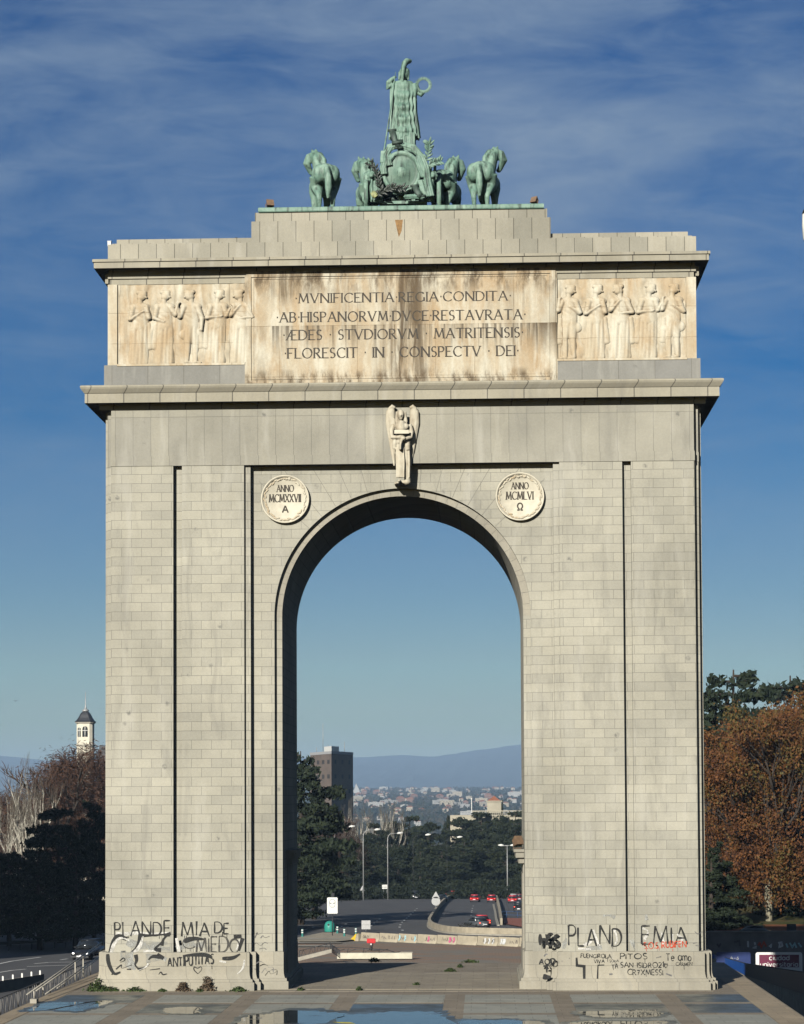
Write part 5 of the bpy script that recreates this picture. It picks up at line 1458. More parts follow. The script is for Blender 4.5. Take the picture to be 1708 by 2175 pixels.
# backs of square signs
for zs, lab in ((((948, 533), (1056, 425), V1, (1002, 560))), 'grey back of a four-panel square sign left of the road lanes'), ((((590, 693), (640, 640), V2, (640, 712))), 'grey backs of two small square signs at the foot of the parapet'):
    (za_, zb_, Vf, base) = zs; p = PG(*Vf(*base)); s_ = thing('traffic_sign', lab, 'sign', tuple(p))
    a, b = PY(*Vf(*za_), p.y), PY(*Vf(*zb_), p.y)
    m = MB(); m.tube([p, Vector((p.x, p.y, b.z))], .04, 6); m.build('post', M['metal_grey'], s_)
    if Vf is V1:
        for i in (0, 1):
            for j in (0, 1):
                m = MB(); w_, h_ = (b.x-a.x)/2, (b.z-a.z)/2; m.box(a.x+i*w_+.01, a.x+(i+1)*w_-.01, p.y-.06, p.y-.04, a.z+j*h_+.01, a.z+(j+1)*h_-.01); m.build('panel', M['metal_grey'], s_)
    else:
        for dx0 in (0, 1):
            m = MB(); w_ = b.x-a.x; off_ = dx0*w_*1.13; m.box(a.x+off_, a.x+w_+off_, p.y-.06, p.y-.04, a.z, b.z); m.build('panel', M['metal_grey'], s_)
# triangle and round sign, seen from behind
p = PG(*V2(440, 470)); Yt = p.y; base = Vector((p.x, Yt, gz(Yt)))
s_ = thing('traffic_sign', 'grey back of a triangular sign above a round one at the parapet corner', 'sign', tuple(base))
m = MB(); m.tube([base, PY(*V2(440, 205), Yt)], .06, 6); m.build('post', M['metal_grey'], s_)
a, b, c = PY(*V2(390, 283), Yt), PY(*V2(487, 283), Yt), PY(*V2(439, 200), Yt)
m = MB(); m.prism([(a.x, a.z), (b.x, b.z), (c.x, c.z)], Yt-.12, Yt-.09); m.build('triangular_plate', M['metal_grey'], s_)
c = PY(*V2(439, 320), Yt); m = MB(); m.lathe([(.02, -.03), (.70, -.03), (.70, 0)], (c.x, Yt-.09, c.z), 24, 'y', False); m.build('round_plate', M['metal_grey'], s_)
# speed limit sign
Ys = PG(*V2(917, 236)).y; c = PY(*V2(917, 178), Ys); base = Vector((c.x, Ys, gz(Ys)))
s_ = thing('traffic_sign', 'round white speed sign with a red ring above the red cars', 'sign', tuple(base))
m = MB(); m.tube([base, c], .05, 6); m.build('post', M['metal_grey'], s_)
m = MB(); m.lathe([(.25, -.02), (.38, -.02), (.38, 0), (.25, 0), (.25, -.02)], (c.x, Ys-.1, c.z), 24, 'y', False); m.build('red_ring', M['red'], s_)
m = MB(); m.lathe([(.01, -.02), (.26, -.02), (.26, 0)], (c.x, Ys-.1, c.z), 20, 'y', False); m.build('plate', M['white_metal'], s_)
m = MB(); write(m, '80', c.x-.15, c.x+.15, c.z-.12, .24, Ys-.13, wt=.2); m.build('numerals', M['black_plastic'], s_)
# direction board by the lane lamp
Yd = PG(*V1(1230, 168)).y; a, b = PY(*V1(1195, 50), Yd), PY(*V1(1268, -3), Yd); base = Vector(((a.x+b.x)/2, Yd, gz(Yd)))
s_ = thing('direction_sign', 'pale three-row direction board beside the road under the trees', 'sign', tuple(base))
for k in range(3):
    h_ = (b.z-a.z)/3; m = MB(); m.box(a.x, b.x, Yd-.05, Yd, a.z+k*h_+.05, a.z+(k+1)*h_-.03); m.build('row_panel', M['white_metal'], s_)
    m = MB(); rg = random.Random(k)
    for j in range(5): x = a.x + .25 + j*(b.x-a.x-.4)/5; m.box(x, x+.18, Yd-.06, Yd-.052, a.z+k*h_+.25, a.z+(k+1)*h_-.25)
for xx in (a.x+.3, b.x-.3):
    m = MB(); m.tube([(xx, Yd+.06, gz(Yd)), (xx, Yd+.06, b.z)], .06, 6); m.build('post', M['metal_grey'], s_)
# warning triangle under the trees
Yw = PG(*V1(962, 185)).y; c = PY(*V1(962, 45), Yw); base = Vector((c.x, Yw, gz(Yw)))
s_ = thing('traffic_sign', 'dim triangular warning sign under the trees left of the first curved lamp', 'sign', tuple(base))
m = MB(); m.tube([base, c], .05, 6); m.build('post', M['metal_grey'], s_)
m = MB(); m.prism([(c.x-.6, c.z-.4), (c.x+.6, c.z-.4), (c.x, c.z+.65)], Yw-.1, Yw-.07); m.build('triangular_plate', M['metal_grey'], s_)

# street lamps
def lamp(px, base_y, head_px, head_py, pole_top_px, lab, Y=None, rad=.09, mat=None, single=True):
    if Y is None: p = PG(px, base_y)
    else: p = PY(px, base_y, Y); p.z = gz(Y)
    s_ = thing('street_lamp', lab, 'street lamp', tuple(p), 'street lamps along the road')
    Y = p.y; hd = PY(head_px, head_py, Y)
    r = abs(hd.x - p.x)*.55
    m = MB()
    if single:
        sg = 1 if hd.x > p.x else -1
        m.tube([p, Vector((p.x, Y, hd.z - r*1.5)), Vector((p.x, Y, hd.z - r*.9)), Vector((p.x + sg*r*.15, Y, hd.z - r*.4)), Vector((p.x + sg*r*.5, Y, hd.z - r*.08)), Vector((p.x + sg*r, Y, hd.z)), hd], [rad*1.3, rad, rad*.8, rad*.7, rad*.7, rad*.6, rad*.6], 8)
        m.build('pole', mat or M['metal_grey'], s_)
        m = MB(); m.tube([hd - Vector((sg*.15, 0, 0)), hd + Vector((sg*.4, 0, .08)), hd + Vector((sg*1.1, 0, .14))], .2, 10, ell=[(.12,.08),(.24,.13),(.10,.05)], up=(0,1,0)); m.build('lamp_head', M['white_metal'], s_)
    else:
        m.tube([p, Vector((p.x, Y, hd.z))], [rad*1.2, rad*.7], 8); m.tube([Vector((p.x-1.2, Y, hd.z)), Vector((p.x+1.2, Y, hd.z))], rad*.6, 6); m.build('pole', mat or M['metal_grey'], s_)
        for sg in (-1, 1):
            m = MB(); m.tube([(p.x+sg*.7, Y, hd.z+.02), (p.x+sg*1.3, Y, hd.z+.1), (p.x+sg*2.0, Y, hd.z+.1)], .2, 10, ell=[(.12,.08),(.26,.15),(.10,.05)], up=(0,1,0)); m.build('lamp_head', M['white_metal'], s_)
lamp(711, 1912, 743, 1756, 711, 'curved street lamp half hidden by the big cedar at the left', mat=plain('grey_pole', (0.16,0.16,0.16), .6, .1))
lamp(772, 1912.5, 797, 1762.5, 772, 'curved street lamp with its head above the left lanes, second from the left')
lamp(824, 1911, 845, 1770, 824, 'curved street lamp beside the pale direction board')
lamp(878, 1908, 905, 1773.5, 878, 'distant street lamp against the trees in the middle of the opening', rad=.05, mat=M['metal_dark'])
lamp(950, 1906, 972, 1778.5, 950, 'small distant street lamp right of the middle of the opening', rad=.05, mat=M['metal_dark'])
lamp(1078, 1906, 1078, 1796, 1078, 'twin-headed street lamp above the cars at the right', single=False, rad=.12)
# roadside delineator posts beyond the cars
for zx, zy0, zy1, lab in ((1055, 100, 205, 'pale roadside post behind the middle red car'), (1358, 105, 200, 'pale roadside post above the white car'), (620, 30, 210, 'tall thin pole above the small red car')):
    Yp = PG(*V2(zx, 222)).y; p = PY(*V2(zx, zy1), Yp); q = PY(*V2(zx, zy0), Yp); o = thing('roadside_pole', lab, 'pole', (p.x, Yp, gz(Yp)))
    m = MB(); m.tube([(p.x, Yp, gz(Yp)), (p.x, Yp, q.z)], .12 if zx > 700 else .08, 8); m.build('shaft', M['metal_grey'], o)
    m = MB(); m.lathe([(.18, 0), (.18, .1), (.05, .16)], (p.x, Yp, q.z), 10); m.build('cap', M['white_metal'], o)

# cars
GLASS = plain('dark_glass', (0.02,0.024,0.028), .08, .1, 2, .6)
TAIL = NT('tail_lamp'); TAIL.b.inputs['Emission Color'].default_value = (1.0,0.12,0.06,1); TAIL.b.inputs['Emission Strength'].default_value = 1.2; TAIL = TAIL.done((0.5,0.03,0.02), .3)
HEAD = NT('head_lamp'); HEAD.b.inputs['Emission Color'].default_value = (1.0,0.95,0.85,1); HEAD.b.inputs['Emission Strength'].default_value = 1.5; HEAD = HEAD.done((0.8,0.8,0.8), .2)
PLATE = plain('plate_white', (0.75,0.75,0.75), .4, .05)
PAINT = {'red': M['red'], 'black': plain('black_paint', (0.016,0.017,0.019), .25, .1, 2, .5), 'white': plain('white_paint', (0.7,0.7,0.68), .3, .05, 2, .5), 'grey': plain('grey_paint', (0.09,0.095,0.10), .3, .1, 2, .5), 'maroon': plain('maroon_paint', (0.16,0.015,0.02), .3, .1, 2, .5)}
CACHE = {}
def car_meshes(style):
    if style in CACHE: return CACHE[style]
    h = {'hatch': 1.5, 'saloon': 1.42, 'suv': 1.72}[style]; L = {'hatch': 4.1, 'saloon': 4.6, 'suv': 4.6}[style]; W = 1.8
    out = {}
    def side(poly_lo, poly_hi, wl, wh, bev):
        """solid from a side outline: (y, z) points with a half width each"""
        m = MB(); n = len(poly_lo)
        vs = [(-w, y, z) for (y, z), w in zip(poly_lo, wl)] + [(w, y, z) for (y, z), w in zip(poly_lo, wl)]
        fs = [tuple(range(n)), tuple(reversed(range(n, 2*n)))] + [(i, (i+1) % n, (i+1) % n+n, i+n) for i in range(n)]
        m.add(vs, fs); me = m.mesh('car_body'); bm = bmesh.new(); bm.from_mesh(me); bmesh.ops.recalc_face_normals(bm, faces=bm.faces)
        bmesh.ops.bevel(bm, geom=bm.edges[:], offset=bev, segments=2, affect='EDGES'); bm.to_mesh(me); bm.free()
        me.polygons.foreach_set('use_smooth', [True]*len(me.polygons)); return me
    l2 = L/2; belt = .92 if style != 'suv' else 1.05
    lo = [(-l2, .30), (-l2+.02, .55), (-l2+.06, belt), (-l2+.4, belt+.03), (.75, belt), (l2-.35, .80), (l2-.03, .62), (l2, .32)]
    out['car_body'] = side(lo, None, [.82,.88,.84,.86,.88,.84,.80,.80], None, .06)
    if style == 'saloon': hi = [(-l2+.75, belt), (-l2+1.35, h-.05), (-.1, h), (.55, h-.12), (1.25, belt-.02)]
    else: hi = [(-l2+.10, belt), (-l2+.42, h-.10), (-l2+.8, h), (.35, h-.03), (1.15, belt-.02)]
    out['window_glass'] = side(hi, None, [.80,.66,.64,.66,.80], None, .05)
    rf = [(hi[1][0]-.02, hi[1][1]+.01), (hi[2][0], hi[2][1]+.025), (hi[3][0]+.02, hi[3][1]+.015), (hi[3][0], hi[3][1]-.05), (hi[2][0], hi[2][1]-.04), (hi[1][0]+.06, hi[1][1]-.05)]
    out['roof'] = side(rf, None, [.68]*6, None, .02)
    m = MB(); m.lathe([(.02, -.1), (.27, -.1), (.32, -.06), (.32, .06), (.27, .1), (.02, .1)], (0,0,0), 18, 'x'); out['wheel'] = m.mesh('wheel')
    m = MB(); m.ell((0,0,0), (.11,.05,.075), 10, 6); out['lamp'] = m.mesh('lamp')
    m = MB(); m.box(-.26, .26, -.012, .012, -.06, .06); out['number_plate'] = m.mesh('number_plate')
    m = MB(); m.box(-.80, .80, -.05, .05, -.07, .07); out['bumper'] = m.mesh('bumper')
    m = MB(); m.ell((0,0,0), (.10,.06,.07), 8, 6); out['mirror'] = m.mesh('mirror')
    out['_d'] = (L, belt, h); CACHE[style] = out; return out
def car(px, py, rz, paint, style, lab, Y=None, lights='tail', plate=True, z=None, p=None):
    if p is None:
        p = PG(px, py) if Y is None else PY(px, py, Y)
        if Y is not None: p.z = gz(Y) if z is None else z
    c = thing('parked_car' if lights == 'none' else 'car', lab, 'car', tuple(p), 'cars on the roads round the arch', rz=rz, local=True)
    ms = car_meshes(style); L, belt, h = ms['_d']
    def put(n, mat, loc=(0,0,0), nm=None, rot=None):
        me = ms[n] if n in ('car_body', 'window_glass') and False else ms[n].copy()
        me.materials.clear(); me.materials.append(mat)
        o = bpy.data.objects.new(nm or n, me); COL.objects.link(o); o.parent = c; o.location = loc
    put('car_body', PAINT[paint]); put('window_glass', GLASS); put('roof', PAINT[paint])
    for sx in (-1, 1):
        for yy in (-L/2+.75, L/2-.82): put('wheel', M['tyre'], (sx*.78, yy, .32))
        put('lamp', TAIL, (sx*.68, -L/2+.05, belt-.14), 'tail_lamp'); put('lamp', HEAD if lights == 'head' else M['white_glow'], (sx*.62, L/2-.10, .66), 'headlight')
        put('mirror', PAINT[paint], (sx*.98, .62, belt+.05))
    for yy in (-L/2-.01, L/2+.01): put('bumper', M['black_plastic'], (0, yy, .38))
    put('number_plate', PLATE, (0, -L/2-.07, .58)); put('number_plate', PLATE, (0, L/2+.07, .42))
    return c
car(*V2(920, 330), R(-6), 'red', 'hatch', 'red car seen from behind in the left lane of the sunken carriageway')
car(*V2(1126, 333), R(-5), 'red', 'hatch', 'red car seen from behind in the right lane, next to the side wall')
car(*V2(1378, 342), R(-4), 'red', 'hatch', 'red car at the right, in front of the white car')
car(*V2(1390, 318), R(-4), 'white', 'saloon', 'white car ahead of the right red car')
car(*V2(1465, 322), R(-4), 'maroon', 'hatch', 'dark red car half hidden beside the white car')
car(*V2(1455, 450), R(-3), 'black', 'suv', 'black car with lit tail lamps nearest the right jamb')
car(*V2(612, 275), R(22), 'red', 'hatch', 'small distant red car on the upper road in the middle')
car(*V2(990, 622), R(12), 'red', 'saloon', 'dark red car climbing just behind the black car near the parapet')
car(*V2(945, 650), R(25), 'grey', 'saloon', 'dark grey car with one tail lamp lit, partly hidden by the parapet')
car(*V2(490, 335), R(160), 'black', 'hatch', 'dark car with headlights on beside the triangular sign', lights='head')
car(881, 1909, R(190), 'grey', 'suv', 'small grey van with lights on under the far trees', lights='head')
# ------------------------------------------------------------------ trees
def leaf_mat(name, cols, rough=.75, big=.45, sc=.28):
    """leaves: tone changes from leaf to leaf and from bough to bough"""
    t = NT(name)
    geo = t.node('ShaderNodeNewGeometry')
    r_ = t.node('ShaderNodeValToRGB'); el = r_.color_ramp.elements
    el[0].color = (*cols[0], 1); el[1].color = (*cols[-1], 1)
    for i, c in enumerate(cols[1:-1]):
        e = el.new((i+1)/(len(cols)-1)); e.color = (*c, 1)
    n = t.noise(sc, t.obj, 4, .6)
    f = t.math('ADD', t.math('MULTIPLY', geo.outputs['Random Per Island'], 1-big), t.rng(n, .34, .66, 0, big))
    t.l.new(f, r_.inputs[0])
    return t.done(r_.outputs[0], rough, .15)
M['cedar'] = leaf_mat('cedar_needles', [(0.008,0.015,0.008), (0.019,0.029,0.014), (0.036,0.046,0.020)])
M['cedar_far'] = leaf_mat('pine_needles', [(0.006,0.011,0.006), (0.017,0.024,0.010), (0.036,0.042,0.017)])
M['plane'] = leaf_mat('autumn_leaves', [(0.024,0.013,0.009), (0.085,0.034,0.014), (0.155,0.062,0.018), (0.105,0.075,0.020), (0.075,0.078,0.024)], big=.6, sc=.15)
M['shrub'] = leaf_mat('shrub_leaves', [(0.008,0.014,0.007), (0.020,0.026,0.012)])
M['twig_brown'] = plain('twigs_brown', (0.115,0.065,0.042), .9, .3, 1)
M['twig_grey'] = plain('twigs_grey', (0.13,0.11,0.085), .9, .25, 1)
t = NT('pale_bark'); n = t.noise(2.5, t.mapv((1,1,.6)), 5, .7)
M['bark_pale'] = t.done(t.mix(t.rng(n, .45, .62), (0.30,0.275,0.19), (0.12,0.10,0.07)), .9, .1)
t = NT('white_bark'); n = t.noise(2.0, t.mapv((1,1,.5)), 5, .7)
M['bark_white'] = t.done(t.mix(t.rng(n, .5, .66), (0.60,0.56,0.46), (0.25,0.21,0.16)), .9, .1)
M['bark'] = plain('dark_bark', (0.045,0.034,0.026), .95, .3, 2)

def leaves_mesh(name, C, size, seed, tilt=1.0, elong=1.5):
    """many small separate leaf faces; C is an (n, 3) array of places"""
    rs = np.random.RandomState(seed); n = len(C)
    nm = rs.normal(size=(n, 3)); nm[:, 2] = nm[:, 2]/tilt
    nm /= np.linalg.norm(nm, axis=1)[:, None] + 1e-9
    a = np.cross(nm, rs.normal(size=(n, 3))); a /= np.linalg.norm(a, axis=1)[:, None] + 1e-9
    b = np.cross(nm, a)
    s = (size*rs.uniform(.55, 1.3, n))[:, None]
    V = np.empty((n, 4, 3)); V[:, 0] = C - a*s*elong/2; V[:, 1] = C - b*s*.42; V[:, 2] = C + a*s*elong/2; V[:, 3] = C + b*s*.42
    me = bpy.data.meshes.new(name)
    me.vertices.add(n*4); me.vertices.foreach_set('co', V.reshape(-1).astype(np.float32))
    me.loops.add(n*4); me.loops.foreach_set('vertex_index', np.arange(n*4, dtype=np.int32))
    me.polygons.add(n); me.polygons.foreach_set('loop_start', np.arange(0, n*4, 4, dtype=np.int32)); me.polygons.foreach_set('loop_total', np.full(n, 4, dtype=np.int32))
    me.update(calc_edges=True); return me

def cedar_meshes(seed, h=20.0, r=6.0, n=9000, shape='flat', leaf=.34):
    """cedar: tapering trunk, level boughs that carry flat pads of needles"""
    rs = np.random.RandomState(seed); trunk = MB(); limb = MB(); C = []
    lean = rs.uniform(-.4, .4, 2)
    trunk.tube([(0,0,-.5), (lean[0]*.3, lean[1]*.3, h*.3), (lean[0]*.7, lean[1]*.7, h*.65), (lean[0], lean[1], h*.97)], [h*.024, h*.019, h*.011, h*.003], 9)
    z = h*.14; per = []
    while z < h*.97:
        u = z/h
        rad = r*(np.interp(u, [0, .2, .45, .7, .88, 1], [.75, 1, .95, .74, .48, .12]) if shape == 'flat' else np.interp(u, [0, .15, .5, 1], [.85, 1, .62, .05]))
        for k in range(rs.randint(3, 6)):
            a = rs.uniform(0, 2*math.pi); L = rad*rs.uniform(.55, 1.12); up = rs.uniform(-.06, .22)
            per.append((z + rs.uniform(-.4, .4), a, L, up))
        z += h*rs.uniform(.045, .075)
    tot = sum(p[2]**1.4 for p in per)
    for z0, a, L, up in per:
        d = np.array([math.cos(a), math.sin(a)]); o = lean*(z0/h)
        P = [(o[0] + d[0]*L*f, o[1] + d[1]*L*f, z0 + up*L*f - .04*L*f*f) for f in (0, .4, .75, 1.0)]
        limb.tube(P, [h*.006, h*.0045, h*.003, .03], 5)
        m = int(n*L**1.4/tot)
        f = rs.beta(2.2, 1.2, m)*1.06; w = L*.30*(1.15 - f*.55)
        lat = rs.normal(size=m)*w*.75
        zoff = rs.normal(size=m)*.17*(1+L*.05) - np.abs(rs.normal(size=m))*.22 + .10
        C.append(np.stack([o[0] + d[0]*L*f - d[1]*lat, o[1] + d[1]*L*f + d[0]*lat, z0 + up*L*f - .04*L*f*f + zoff - .10*np.abs(lat)], 1))
    C = np.concatenate(C)
    return trunk.mesh('trunk'), limb.mesh('limb'), leaves_mesh('crown', C, leaf, seed, tilt=2.2, elong=1.9)

def grow(mb, twig, p, d, L, r, depth, rs, up=.25, spread=.55, tips=None, shrink=.74, nmin=2):
    """recursive limbs; the last orders are thin twigs"""
    n = 3; pts = [p]; q = Vector(p); dd = Vector(d)
    for i in range(n):
        dd = (dd + Vector((rs.normal()*.12, rs.normal()*.12, up*.18))).normalized(); q = q + dd*(L/n); pts.append(q.copy())
    tgt = mb if depth > 1 else twig
    tgt.tube(pts, [r, r*.88, r*.76, r*.62 if depth > 0 else r*.15], 7 if depth > 2 else (5 if depth > 1 else 3), smooth=True)
    if tips is not None and depth <= 1: tips += [tuple(pts[-1]), tuple(pts[2])]
    if depth == 0: return
    for k in range(nmin + (rs.rand() < .55)):
        f = 1.0 if k == 0 else rs.uniform(.45, 1.0)
        base = pts[-1] if k == 0 else pts[1].lerp(pts[-1], (f-.33)/.67)
        ax = Vector((rs.normal(), rs.normal(), rs.normal()*.4)).normalized()
        nd = (dd + ax*spread*rs.uniform(.6, 1.25) + Vector((0, 0, up*.25))).normalized()
        grow(mb, twig, base, nd, L*shrink*rs.uniform(.8, 1.15), r*(.66 if k else .72), depth-1, rs, up, spread, tips, shrink, nmin)

def put_tree(name, label, loc, parts, group=None, rz=0, scale=1.0, cat='tree'):
    t_ = thing(name, label, cat, tuple(loc), group, rz=rz, local=True); t_.scale = (scale,)*3 if not isinstance(scale, tuple) else scale
    for n, me, mat in parts:
        if not me.materials: me.materials.append(mat)
        o = bpy.data.objects.new(n, me); COL.objects.link(o); o.parent = t_
    return t_
def ground_at(px, Y): return Vector((BX(px, Y), Y, gz(Y) - .1))
def height_to(px, py, Y): return PY(px, py, Y).z - gz(Y)

CED = [cedar_meshes(21, 20, 6.6, 15000), cedar_meshes(22, 20, 5.8, 14000), cedar_meshes(23, 20, 4.2, 10000, 'cone'), cedar_meshes(24, 20, 7.2, 16000)]
CED_F = [cedar_meshes(31, 20, 6.5, 8500, leaf=.5), cedar_meshes(32, 20, 7.4, 9000, leaf=.5), cedar_meshes(33, 20, 4.6, 7000, 'cone', leaf=.5)]
def cedar(var, px, py_top, Y, label, group=None, wide=1.0, far=False, rz=None):
    g = ground_at(px, Y); h = height_to(px, py_top, Y); s = h/20.0
    t3 = (CED_F if far else CED)[var]; mt = M['cedar_far'] if far else M['cedar']
    return put_tree('cedar_tree', label, g, [('trunk', t3[0], M['bark']), ('limb', t3[1], M['bark']), ('crown', t3[2], mt)], group, rz=(px*0.37) % 6.28 if rz is None else rz, scale=(s*wide, s*wide, s))
# big dark cedars seen through the left side of the opening
cedar(0, 640, 1582, 292, 'tall dark cedar just right of the left jamb, seen through the arch', wide=.9)
cedar(1, 668, 1668, 318, 'broad dark cedar below and right of the tall one by the left jamb', wide=.95)
cedar(3, 625, 1760, 275, 'low wide dark cedar at the foot of the tall one by the left jamb', wide=1.0)
# the belt of conifers beyond the road
BELT = [(760,555,1768,1.0),(795,470,1748,1.05),(835,505,1740,1.0),(872,520,1733,1.1),(908,490,1742,1.1),(952,540,1724,.8),(985,500,1731,1.15),(1022,515,1724,1.2),(1062,500,1728,1.15),(1098,480,1722,1.0),(1130,470,1726,1.1),(1165,480,1735,1.1),
        (742,410,1798,1.0),(790,425,1800,1.1),(845,440,1790,1.15),(892,430,1786,1.2),(940,450,1788,1.15),(985,440,1778,1.2),(1035,450,1782,1.2),(1075,435,1786,1.1),(1115,425,1792,1.2),(1160,430,1790,1.2),(720,445,1778,1.0),(680,420,1790,1.1),(640,410,1780,1.1)]
for i, (px, Y, py, wd) in enumerate(BELT):
    Y = 585 + (Y-500)*.8 if i < 12 else 512 + (Y-430)*1.1
    cedar(2 if px == 952 else (i % 2 if i % 5 else 2), px, py, Y, 'dark green conifer in the belt of trees beyond the road', 'conifers beyond the road', wide=wd*1.1, far=True)
# undergrowth along the verge: one thicket
rs = np.random.RandomState(77); C = []
for k in range(420):
    px = rs.uniform(560, 1240); Y = rs.uniform(470, 520) if px > 780 else rs.uniform(456, 505); g = ground_at(px, Y)
    C.append(np.array(g)[None] + rs.normal(size=(46, 3))*np.array([1.2, 1.0, .9]) + np.array([0, 0, 1.1]))
o = link('undergrowth', leaves_mesh('undergrowth', np.concatenate(C), .55, 5), M['shrub']); tag(o, 'dark tangled undergrowth along the far edge of the road', 'undergrowth', kind='stuff')

# bare trees
def bare(seed, h, depth=6, spread=.45, up=.5, r=.018, L0=.3, shrink=.76):
    rs = np.random.RandomState(seed); a, b = MB(), MB(); tips = []
    grow(a, b, (0, 0, -.2), Vector((0, 0, 1)), h*L0, h*r, depth, rs, up, spread, tips, shrink)
    return a.mesh('trunk'), b.mesh('crown'), tips
def bare_multi(seed, h, stems=4, depth=5, spread=.32, up=.8, r=.011):
    rs = np.random.RandomState(seed); a, b = MB(), MB()
    for k in range(stems):
        an = 2*math.pi*k/stems + rs.uniform(-.4, .4)
        grow(a, b, (.25*math.cos(an), .25*math.sin(an), -.2), Vector((.22*math.cos(an), .22*math.sin(an), 1)).normalized(), h*.34*rs.uniform(.85, 1.1), h*r, depth, rs, up, spread, None, .72)
    return a.mesh('trunk'), b.mesh('crown')
BT = [bare(41, 20, 7, .42, .45), bare(42, 20, 7, .5, .35), bare(43, 20, 7, .38, .6)]
BM = [bare_multi(51, 20, 5, 6, .28, .9, .0065), bare_multi(52, 20, 6, 6, .28, .9, .006)]
def fuzz(seed, h, n, size, r0=.36):
    rs = np.random.RandomState(seed); C = []
    for k in range(n//30):
        z = h*rs.uniform(.28, .97); rr = h*r0*math.sin(math.pi*min(max((z/h-.12)/.88, .02), .98))**.8*rs.uniform(.2, 1.0); a = rs.uniform(0, 6.28)
        C.append(np.array([rr*math.cos(a), rr*math.sin(a), z])[None] + rs.normal(size=(30, 3))*np.array([.7, .7, .75]))
    return leaves_mesh('twig_haze', np.concatenate(C), size, seed, tilt=.5, elong=6)
FZ = [fuzz(71, 20, 21000, .095), fuzz(72, 20, 19000, .095)]
M['twig_red'] = leaf_mat('twig_red_brown', [(0.050,0.028,0.020), (0.095,0.048,0.030), (0.12,0.070,0.045)])
def bare_put(var, px, py, Y, label, mats=('twig_brown', 'twig_brown'), group=None, multi=False, wide=1.0, name='bare_tree', rz=0):
    g = ground_at(px, Y); src = (BM if multi else BT)[var]
    zs = max(max(v.co.z for v in src[0].vertices), max(v.co.z for v in src[1].vertices))
    s = height_to(px, py, Y)/zs
    t_ = thing(name, label, 'tree', tuple(g), group, rz=rz, local=True); t_.scale = (s*wide, s*wide, s)
    for n, me, mt in (('trunk', src[0], mats[0]), ('crown', src[1], mats[1])):
        me = me.copy(); me.materials.clear(); me.materials.append(M[mt]); o = bpy.data.objects.new(n, me); COL.objects.link(o); o.parent = t_
    if not multi:
        me = FZ[var % 2]; me.materials.clear(); me.materials.append(M['twig_red']); o = bpy.data.objects.new('fine_twigs', me); COL.objects.link(o); o.parent = t_
        o.scale = (1, 1, zs/20.0)
    return t_
bare_put(0, 742, 1688, 560, 'pale bare birch clump in front of the brown tower block', ('bark_white', 'twig_grey'), multi=True, name='birch_tree')
bare_put(1, 822, 1692, 575, 'pale bare birch clump to the right of the brown tower block', ('bark_white', 'twig_grey'), multi=True, name='birch_tree')
bare_put(1, 745, 1775, 505, 'brownish bare tree behind the second curved street lamp', ('bark', 'twig_brown'), rz=1)
bare_put(0, 700, 1720, 500, 'bare brown tree between the dark cedar and the birches', ('bark', 'twig_brown'), rz=2)

# left edge of the picture
bare_put(0, 42, 1588, 262, 'bare white-barked poplar with upright limbs at the left edge', ('bark_white', 'twig_grey'), multi=True, name='poplar_tree', wide=.95)
bare_put(1, 58, 1640, 275, 'slimmer bare pale poplar just right of the white one', ('bark_white', 'twig_grey'), multi=True, name='poplar_tree', wide=.6, rz=2)
for px, py, Y, v, w_, lab in ((176, 1588, 300, 0, 1.35, 'reddish bare tree under the bell tower, against the left pier'), (132, 1612, 312, 1, 1.15, 'reddish bare tree between the white poplar and the bell tower'), (92, 1702, 325, 2, 1.2, 'thin reddish bare tree behind the white poplar'), (4, 1690, 318, 0, 1.2, 'reddish bare tree cut by the left edge of the picture'), (205, 1612, 330, 2, 1.2, 'reddish bare tree touching the edge of the left pier')):
    bare_put(v, px, py, Y, lab, ('bark', 'twig_brown'), wide=w_, rz=px*.1)
cedar(3, 128, 1700, 232, 'wide black-green cedar with level boughs left of the arch', wide=1.0)
cedar(0, 200, 1690, 246, 'dark cedar tucked against the left edge of the arch', wide=.8)
cedar(1, 20, 1795, 222, 'dark cedar in the lower left corner beside the road', wide=1.1)
cedar(0, 85, 1800, 214, 'low dark cedar in the shade in front of the wide one', wide=1.3)
cedar(1, 160, 1810, 218, 'low dark cedar in the shade beside the left pier', wide=1.3)
cedar(3, -40, 1760, 240, 'dark cedar running out of the picture at the left', wide=1.0)
# bell tower far left
Yb = 470.0; L_, R_ = BX(160.5, Yb), BX(196, Yb); cx_ = (L_+R_)/2; hw = (R_-L_)/2 - .1
zt_, zb_ = PY(178, 1535, Yb).z, gz(Yb)
bt = thing('bell_tower', 'pale stone bell tower with dark slate cap and spire rising over the left trees', 'tower', (cx_, Yb, zb_), rz=0)
cham = hw*.32
def octo(cx, cy, h, c): return [(cx-h+c, cy-h), (cx+h-c, cy-h), (cx+h, cy-h+c), (cx+h, cy+h-c), (cx+h-c, cy+h), (cx-h+c, cy+h), (cx-h, cy+h-c), (cx-h, cy-h+c)]
m = MB(); m.slab(octo(cx_, Yb+hw, hw, cham), zb_-1, zt_); bw_ = m.build('wall', plain('cream_stone', (0.72,0.67,0.54), .9, .15, .6), bt)
m = MB(); m.slab(octo(cx_, Yb+hw, hw+.25, cham), zt_-.1, zt_+.22); m.slab(octo(cx_, Yb+hw, hw+.18, cham), zt_-5.0, zt_-4.7); m.build('cornice', M['kerb'], bt)
slate = plain('slate_roof', (0.022,0.023,0.028), .55, .3, 1.5, .4)
m = MB(); P8 = []
hcap = PY(178, 1510, Yb).z - zt_ - .22
